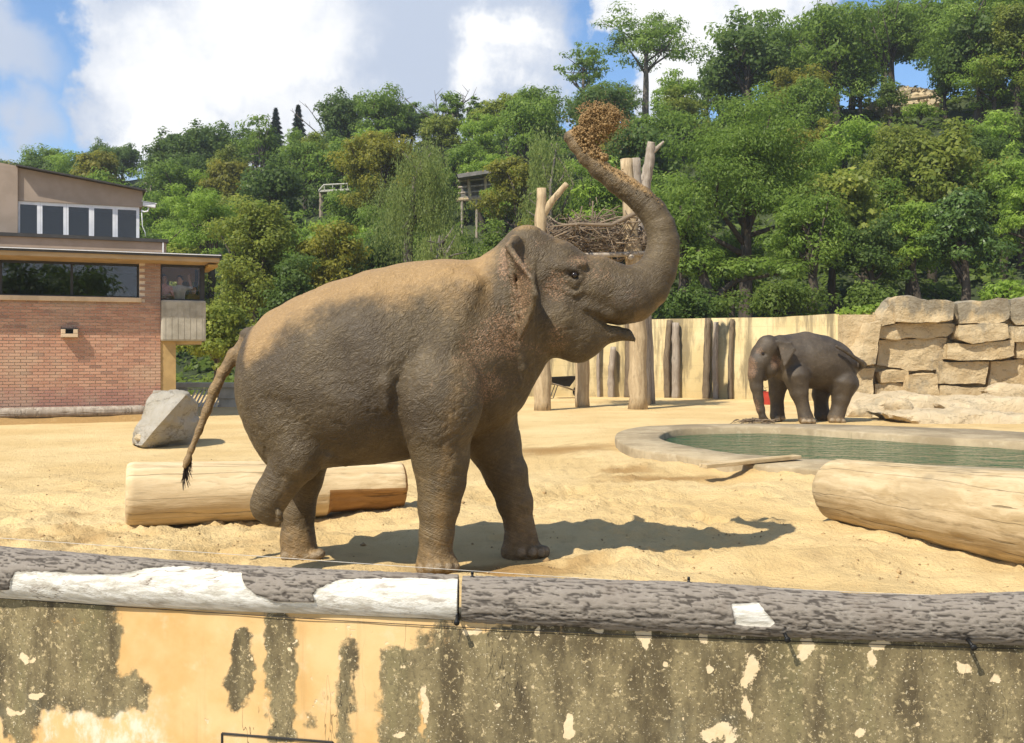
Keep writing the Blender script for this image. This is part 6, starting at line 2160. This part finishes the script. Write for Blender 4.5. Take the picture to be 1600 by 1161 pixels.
    for cx, cy, rx, ry, a in ((600, 640, 120, 60, .75), (560, 560, 110, 60, .5), (470, 560, 70, 60, .45), (890, 470, 26, 18, .5), (990, 470, 40, 22, .5), (860, 380, 40, 30, .25), (850, 490, 14, 60, .45)):
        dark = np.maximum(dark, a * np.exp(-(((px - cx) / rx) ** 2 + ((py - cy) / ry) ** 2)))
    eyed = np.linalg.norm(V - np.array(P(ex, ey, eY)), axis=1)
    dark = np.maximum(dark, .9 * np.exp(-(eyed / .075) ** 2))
    nail = np.zeros(len(V))
    for tx, tyy, yy in [(a_, b_ - 3, n2 - .10) for a_, b_ in ((500, 868), (492, 871), (478, 873), (462, 873), (447, 871))] + [(a_, 886, n3 - .15 + (abs(a_ - 685) / 26) ** 2 * .10) for a_ in (660, 672, 686, 700, 710)] + [(a_, 862, n4 + b_) for a_, b_ in ((852, -.02), (846, -.09), (832, -.13), (815, -.14))]:
        q = P(tx, tyy, yy)
        nail = np.maximum(nail, 1 - sstep(np.linalg.norm((V - (q + [0, -.03, 0])) / [1, 1, 1.0], axis=1), .028, .042))
    rib = np.where(trunk, at * 1.0, 0)
    ringw = np.where(trunk, .55, 0.0)
    legm = sstep(py, 690, 740)
    rib = np.where(~trunk, V[:, 2] * .9 + V[:, 0] * .35, rib)
    ringw = np.where(~trunk, .55 * legm + .10, ringw)
    rib = np.where(tail, atl, rib)
    ringw = np.where(tail, .5, ringw)
    base = np.array([-.75, YC, 0.0])
    root = thing('elephant', 'big brown elephant tossing sand with its raised curled trunk', 'elephant', tuple(base))
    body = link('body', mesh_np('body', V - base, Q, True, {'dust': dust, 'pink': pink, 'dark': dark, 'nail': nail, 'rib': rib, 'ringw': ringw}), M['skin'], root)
    for sg in (-1, 1):
        pe = np.array(P(ex, ey, eY)) - base
        if sg == 1:
            pe[1] = -pe[1]
        bm = bmesh.new()
        bmesh.ops.create_uvsphere(bm, u_segments=20, v_segments=14, radius=.026, matrix=Matrix.Translation(Vector((pe[0], pe[1] + sg * -.012 * -1, pe[2]))))
        for ff in bm.faces:
            ff.smooth = True
        me = bpy.data.meshes.new('eye')
        bm.to_mesh(me)
        bm.free()
        link('eye', me, M['eye'], root)
    rng = random.Random(2)
    mb = MB()
    for i in range(90):
        t = rng.random()
        i0 = 7 + min(1, int(t * 2))
        p = Vector(P(TL[i0][0], TL[i0][1], ty[i0])).lerp(Vector(P(TL[i0 + 1][0], TL[i0 + 1][1], ty[i0 + 1])), rng.random())
        dr = Vector((rng.uniform(-.16, .10), rng.uniform(-.10, .10), -1)).normalized()
        L = rng.uniform(.07, .19)
        mb.tube([p, p + dr * L * .5, p + dr * L + Vector((rng.uniform(-.03, .03), 0, 0))], [.0035, .003, .0012], 4)
    for v in mb.bm.verts:
        v.co -= Vector(base)
    mb.build('tail_hair', M['hair'], root)
    return TR, YC
TR, YC = elephant()

# the sand it throws: a cloud of clods and grains leaving the trunk tip
def tossed_sand():
    rng = np.random.RandomState(6)
    cs, ss = [], []
    blobs_ = [(915, 225, 20, 22), (928, 205, 24, 24), (940, 188, 24, 16), (925, 240, 16, 14), (955, 182, 14, 12), (905, 212, 14, 16), (940, 248, 10, 8), (935, 176, 20, 11), (950, 195, 16, 14), (918, 190, 14, 14)]
    for _ in range(11000):
        x, y, rx, ry = blobs_[rng.randint(len(blobs_))]
        u = unit(rng, 1)[0] * rng.rand() ** .45
        q = P(x + u[0] * rx, y + u[2] * ry, YC)
        q[1] += u[1] * .10
        cs.append(q)
        ss.append(rng.choice([.004, .007, .011], p=[.45, .4, .15]) * rng.uniform(.7, 1.3))
    for _ in range(900):               # filaments and stray grains at the ragged edge
        a = rng.uniform(.15, 2.2)
        d_ = rng.rand() ** .7
        bx, by = 932 + 26 * math.cos(a), 205 - 26 * math.sin(a)
        q = P(bx + math.cos(a) * 26 * d_ + rng.normal(0, 2), by - math.sin(a) * 20 * d_ + rng.normal(0, 2), YC + rng.normal(0, .07))
        cs.append(q)
        ss.append(rng.uniform(.003, .007))
    for _ in range(1600):              # fine grains already drifting off
        q = P(935 + rng.normal(0, 24), 200 + rng.normal(0, 22), YC + rng.normal(0, .12))
        cs.append(q)
        ss.append(rng.uniform(.0015, .004))
    cs = np.array(cs)
    ss = np.array(ss)
    # crumbs lying along the trunk's upper edge
    edge = [(1035, 320), (1010, 298), (985, 281), (960, 264), (938, 250)]
    ev = np.array([P(x, y, YC) for x, y in edge])
    t = rng.uniform(0, len(edge) - 1.001, 1500)
    i = t.astype(int)
    cr = ev[i] + (ev[i + 1] - ev[i]) * (t - i)[:, None] + rng.normal(size=(1500, 3)) * [.012, .05, .012] - np.array([.015, 0, .02])
    cs = np.concatenate([cs, cr])
    ss = np.concatenate([ss, rng.uniform(.003, .008, 1500)])
    O = np.array([(1, 0, 0), (-1, 0, 0), (0, 1, 0), (0, -1, 0), (0, 0, 1), (0, 0, -1)], np.float32)
    V = cs[:, None, :] + O[None] * ss[:, None, None] * rng.uniform(.6, 1.4, (len(cs), 6, 1))
    fo = np.array([(0, 2, 4), (2, 1, 4), (1, 3, 4), (3, 0, 4), (2, 0, 5), (1, 2, 5), (3, 1, 5), (0, 3, 5)])
    F = (np.arange(len(cs))[:, None, None] * 6 + fo[None]).reshape(-1, 3)
    o = link('tossed_sand', mesh_np('tossed_sand', V.reshape(-1, 3), F, False), M['loose_sand'])
    tag(o, 'clump of rust brown sand flying from the tip of the trunk', 'sand', kind='stuff')
tossed_sand()

# ================================================================== THE SMALL ELEPHANT AT THE POOL
def small_elephant():
    Y0 = 25.2
    s = Y0 / 1600
    def p(px, py, dy=0.0):
        q = P(px, py, Y0)
        q[1] += dy
        return q
    f = Field((5.4, 23.6, -.12), (8.9, 27.0, 2.5), .024)
    def ch(lst, k=.06, sy=1.0):
        f.chain([(p(x, y, dy), r * s) for x, y, r, dy in lst], k, sy)
    f.ell(p(1272, 566, .05), (.98, .60, .66), .1)
    f.ell(p(1308, 578, .12), (.50, .52, .62), .12)
    f.ell(p(1258, 560, 0), (.80, .56, .60), .1)
    f.ell(p(1232, 562, -.10), (.48, .48, .56), .12)
    f.ell(p(1330, 572, .18), (.20, .30, .28), .1)
    f.chain([(p(1225, 533, -.05), .12), (p(1258, 530, 0), .13), (p(1290, 536, .1), .12), (p(1325, 560, .15), .12)], .15)
    # legs
    ch([(1315, 600, 24, -.12), (1311, 622, 14, -.15), (1307, 640, 11, -.15), (1303, 652, 13, -.15)])
    ch([(1298, 596, 22, .45), (1291, 618, 13, .48), (1293, 640, 10.5, .48), (1294, 648, 13, .48)])
    ch([(1238, 588, 22, -.38), (1241, 612, 13.5, -.42), (1247, 635, 9.5, -.44), (1251, 652, 12, -.46)])
    ch([(1222, 590, 20, .22), (1218, 615, 12, .26), (1219, 638, 10, .28), (1219, 650, 12, .28)])
    for x, y, dy in ((1303, 656, -.30), (1294, 656, -.26), (1311, 657, -.28), (1253, 656, -.62), (1245, 656, -.58), (1260, 656, -.56), (1217, 654, .14), (1226, 654, .16)):
        f.ell(p(x, y, dy), (.075, .08, .06), .03)
    # head turned a little to the viewer, trunk hanging to the ground
    hd = -.45
    f.ell(p(1214, 553, -.22), (.36, .36, .46), .12)
    f.ell(p(1192, 541, hd - .12), (.26, .20, .27), .08)
    f.ell(p(1193, 541, hd + .12), (.26, .20, .27), .08)
    f.ell(p(1184, 558, hd), (.29, .30, .37), .09)
    f.ell(p(1195, 576, hd), (.20, .25, .22), .08)
    TK = [(1176, 565, 14.5), (1173, 585, 12), (1174, 603, 9.5), (1177, 622, 7.4), (1180, 638, 6), (1183, 650, 5.2), (1190, 655, 4.2)]
    ch([(x, y, r, hd - .10) for x, y, r in TK], .05)
    ch([(1192, 580, 10, hd), (1188, 590, 5, hd)], .05)
    # ears
    for dy, sg in ((hd - .27, -1), (hd + .27, 1)):
        A, B, C, D = p(1204, 534, dy), p(1228, 546, dy + sg * .10), p(1212, 571, dy + sg * .09), p(1222, 537, dy + sg * .06)
        f.tri(A, D, B, .03, .02)
        f.tri(A, B, C, .03, .02)
        f.cone(A, .045, D, .04, .03)
    f.ell(p(1181, 553, hd - .30), (.07, .05, .045), .03, 0, 'sub')
    # tail flicked forward across the rump
    TLs = [(1340, 573, 8, .05), (1345, 570, 5.5, -.15), (1338, 566, 4, -.40), (1322, 557, 3.2, -.52), (1306, 547, 2.8, -.56), (1295, 541.5, 2.6, -.58)]
    ch(TLs, .03)
    V, Q = f.mesh(2)
    N = normals_of(V, Q)
    V = V + N * (.010 * fbm(V[:, 0] * 5, V[:, 1] * 5, V[:, 2] * 5, 3, .55, 2))[:, None]
    px = 800 + 1600 * V[:, 0] / V[:, 1]
    py = 550 - 1600 * (V[:, 2] - EYE) / V[:, 1]
    z0 = np.zeros(len(V))
    pink = z0.copy()
    for cx, cy, rx, ry, a in ((1172, 575, 12, 20, 1.0), (1187, 549, 10, 8, .6), (1212, 566, 9, 12, 1.0), (1181, 640, 8, 22, .7), (1222, 545, 8, 8, .4)):
        pink = np.maximum(pink, a * np.exp(-(((px - cx) / rx) ** 2 + ((py - cy) / ry) ** 2)))
    nail = z0.copy()
    for x, y, dy in ((1303, 656, -.30), (1294, 656, -.26), (1311, 657, -.28), (1253, 656, -.62), (1245, 656, -.58), (1260, 656, -.56), (1217, 654, .14), (1226, 654, .16)):
        nail = np.maximum(nail, 1 - sstep(np.linalg.norm(V - (p(x, y, dy) + [0, -.05, 0]), axis=1), .05, .075))
    dust = .55 * sstep(py, 640, 660)
    base = np.array([p(1262, 600)[0], Y0, 0.0])
    V[:, 2] = np.maximum(V[:, 2], -.03)
    root = thing('elephant', 'smaller wet dark elephant standing at the pool with its trunk down', 'elephant', tuple(base))
    link('body', mesh_np('body', V - base, Q, True, {'dust': dust, 'pink': pink, 'dark': z0, 'nail': nail, 'rib': V[:, 2], 'ringw': z0 + .2}), M['skin_wet'], root)
    for dy in (hd - .265,):
        bm = bmesh.new()
        bmesh.ops.create_uvsphere(bm, u_segments=14, v_segments=10, radius=.035, matrix=Matrix.Translation(Vector(p(1181, 553, dy) - base)))
        me = bpy.data.meshes.new('eye')
        bm.to_mesh(me)
        bm.free()
        link('eye', me, M['eye'], root)
    # fodder scraps by its trunk tip
    rng = random.Random(5)
    mb = MB()
    for i in range(60):
        c_ = Vector((p(1172, 0)[0] + rng.gauss(0, .25), 24.6 + rng.gauss(0, .12), rng.uniform(.0, .07)))
        dr = Vector((rng.gauss(0, 1), rng.gauss(0, 1), rng.gauss(0, .25))).normalized() * rng.uniform(.08, .22)
        mb.tube([c_ - dr, c_ + Vector((0, 0, .02)), c_ + dr], [.012, .012, .006], 4)
    tag(mb.build('fodder', M['twig']), 'scraps of dark fodder on the ground at the trunk tip of the small elephant', 'fodder', kind='stuff')
small_elephant()

# ================================================================== VISITORS BEHIND THE GLASS
M['skin_p'] = simple('visitor_skin', (.50, .31, .22), (.44, .26, .18), 6, .6)
M['trousers'] = simple('trousers', (.05, .06, .09), None, 6, .85)
def person(u, v, face, shirt, hair, label, arm, h=1.62):
    """standing figure, one skin-tight surface; arm: 'rest' hands on the sill, 'point' one arm up, 'bag' hands before the chest"""
    k = h / 1.7
    f = Field((-.42, -.62, -.02), (.42, .30, 1.80), .0115)
    K = lambda *a: np.array(a)
    ids = []
    def seg(a, ra, b, rb, mat, kk=.03, sy=1.0):
        f.cone(a, ra, b, rb, kk, sy)
        ids.append((np.array(a), np.array(b), mat, max(ra, rb)))
    for sx in (-1, 1):
        seg(K(sx * .09, 0, .92), .092, K(sx * .095, .0, .50), .062, 2)
        seg(K(sx * .095, 0, .50), .060, K(sx * .10, .02, .09), .042, 2)
        seg(K(sx * .10, .03, .045), .044, K(sx * .11, -.13, .03), .034, 3)
    seg(K(0, 0, .93), .135, K(0, .0, 1.10), .125, 1, .05, .75)
    seg(K(0, 0, 1.10), .125, K(0, .01, 1.33), .150, 1, .05, .72)
    seg(K(-.13, .01, 1.38), .065, K(.13, .01, 1.38), .065, 1, .05)
    seg(K(0, .01, 1.40), .058, K(0, -.005, 1.50), .052, 0, .03)
    f.ell(K(0, -.01, 1.595), (.077, .098, .115), .03)
    f.ell(K(0, -.045, 1.54), (.055, .055, .055), .03)
    f.cone(K(0, -.105, 1.60), .010, K(0, -.122, 1.575), .014, .012)
    ids.append((K(0, -.01, 1.56), K(0, -.01, 1.64), 0, .1))
    for sx in (-1, 1):
        f.ell(K(sx * .034, -.105, 1.612), (.018, .014, .011), .010, 0, 'sub')
        f.ell(K(sx * .080, .005, 1.595), (.012, .022, .032), .01)
    f.cone(K(-.022, -.104, 1.545), .006, K(.022, -.104, 1.545), .006, .008, 1.0, 'sub')
    for sx in (-1, 1):
        sh = K(sx * .185, .01, 1.385)
        if arm == 'point' and sx == 1:
            el, wr, dr = K(.33, -.08, 1.40), K(.30, -.16, 1.62), K(-.05, -.2, .95)
        elif arm == 'bag':
            el, wr, dr = K(sx * .25, -.02, 1.11), K(sx * .08, -.20, 1.16), K(-sx * .7, -.5, .05)
        else:
            el, wr, dr = K(sx * .26, -.06, 1.12), K(sx * .20, -.30, 1.10), K(-sx * .15, -.9, -.15)
        seg(sh, .056, el, .043, 1, .03)
        seg(el, .041, wr, .028, 0, .02)
        dr = dr / np.linalg.norm(dr)
        pm = wr + dr * .075
        seg(wr, .027, pm, .033, 0, .015)
        side = np.cross(dr, K(0, 0, 1))
        side /= np.linalg.norm(side)
        for j, (o_, L) in enumerate(((-.027, .062), (-.009, .074), (.009, .070), (.026, .055))):
            q = pm + side * o_ + dr * .022
            m_ = q + dr * L * .5
            seg(q, .0095, m_, .009, 0, .004)
            seg(m_, .009, m_ + dr * L * .4 + K(0, 0, -.022), .0075, 0, .004)
        th = wr + dr * .03 + side * -sx * .028
        seg(th, .012, th + dr * .035 - side * sx * .028, .0095, 0, .006)
    V, Q = f.mesh(1)
    fc = V[Q].mean(1)
    best = np.full(len(Q), 1e9)
    mi = np.zeros(len(Q), np.int32)
    for a, b, mt, r in ids:
        vv = b - a
        t = np.clip(((fc - a) @ vv) / (vv @ vv), 0, 1)
        dd = np.linalg.norm(fc - (a + t[:, None] * vv), axis=1) - r
        m_ = dd < best
        best[m_] = dd[m_]
        mi[m_] = mt
    pos = bl(u, v, 2.0)
    t = thing('person', label, 'person', tuple(pos), BANG + face, 'visitors behind the pavilion glass')
    me = mesh_np('body', V * k, Q)
    link('body', me, [M['skin_p'], shirt, M['trousers'], M['rubber']], t)
    me.polygons.foreach_set('material_index', mi)
    g = Field((-.16, -.2, 1.45), (.16, .2, 1.78), .012)
    g.ell(K(0, .018, 1.625), (.090, .105, .112), .01)
    g.ell(K(0, -.11, 1.56), (.085, .085, .115), .02, 0, 'sub')
    if hair == 'long':
        g.cone(K(0, .075, 1.60), .07, K(0, .07, 1.48), .05, .03, .7)
    HV, HQ = g.mesh(1)
    link('hair', mesh_np('hair', HV * k, HQ), M['hair'], t)
    return t
S_pink = simple('shirt_pink', (.72, .36, .34), (.62, .28, .27), 9, .85)
S_grey = simple('shirt_grey', (.62, .60, .62), (.52, .50, .54), 9, .85)
S_white = simple('shirt_white', (.78, .74, .68), (.7, .65, .6), 9, .85)
S_dark = simple('shirt_ochre', (.36, .26, .10), (.28, .2, .08), 9, .85)
person(bu(190, .6), .62, R(8), S_white, 'long', 'visitor in a pale strapped top standing behind the long window', 'bag', 1.50)
person(bu(256, .4), .40, R(20), S_pink, 'short', 'visitor in pink shirt facing out of the corner window', 'bag', 1.72)
person(bu(281, .4), .42, R(-25), S_grey, 'short', 'visitor in grey shirt with one arm raised at the corner window', 'point', 1.70)
person(bu(303, .5), .62, R(15), S_dark, 'long', 'shorter visitor in ochre shirt beside the dark corner post', 'rest', 1.45)

# ================================================================== SMALL THINGS ON THE SAND
def clods():
    rng = np.random.RandomState(33)
    n = 2600
    y = 7.0 + rng.rand(n) ** 1.6 * 9
    x = rng.uniform(-.52, .52, n) * y
    w_ = fbm(x * .6, y * .6, 0 * x, 3, .5, 21)
    keep = w_ > rng.uniform(-.5, .45, n)
    x, y = x[keep], y[keep]
    z = sand_h(x, y)
    s_ = rng.uniform(.004, .013, len(x)) * (1 + (rng.rand(len(x)) < .05) * 1.4)
    O = np.array([(1, 0, 0), (-1, 0, 0), (0, 1, 0), (0, -1, 0), (0, 0, .7), (0, 0, -.7)], np.float32)
    V = np.stack([x, y, z + s_ * .2], -1)[:, None, :] + O[None] * s_[:, None, None] * rng.uniform(.6, 1.5, (len(x), 6, 1))
    fo = np.array([(0, 2, 4), (2, 1, 4), (1, 3, 4), (3, 0, 4), (2, 0, 5), (1, 2, 5), (3, 1, 5), (0, 3, 5)])
    F = (np.arange(len(x))[:, None, None] * 6 + fo[None]).reshape(-1, 3)
    o = link('sand_clods', mesh_np('sand_clods', V.reshape(-1, 3), F, False), M['clod'])
    tag(o, 'small clods and pebbles scattered over the trodden sand', 'pebbles', kind='stuff')
M['clod'] = simple('clod', (.40, .27, .13), (.26, .17, .08), 12, .95, isl=.6)
clods()

# ================================================================== AIR
def haze():
    o = MB().box((0, 1300, 33.2), (1900, 4500, 73.6)).build('haze', None)
    m = bpy.data.materials.new('haze_air')
    m.use_nodes = True
    t = NT(m.node_tree)
    t.n.remove(t.n['Principled BSDF'])
    v = t.node('ShaderNodeVolumePrincipled', ins={'Color': (.90, .94, 1.0), 'Density': .0005, 'Anisotropy': .2})
    t.put(t.n['Material Output'].inputs['Volume'], v.outputs[0])
    o.data.materials.append(m)
    tag(o, 'thin pale summer haze filling the air over the whole place', 'haze', kind='stuff')
haze()
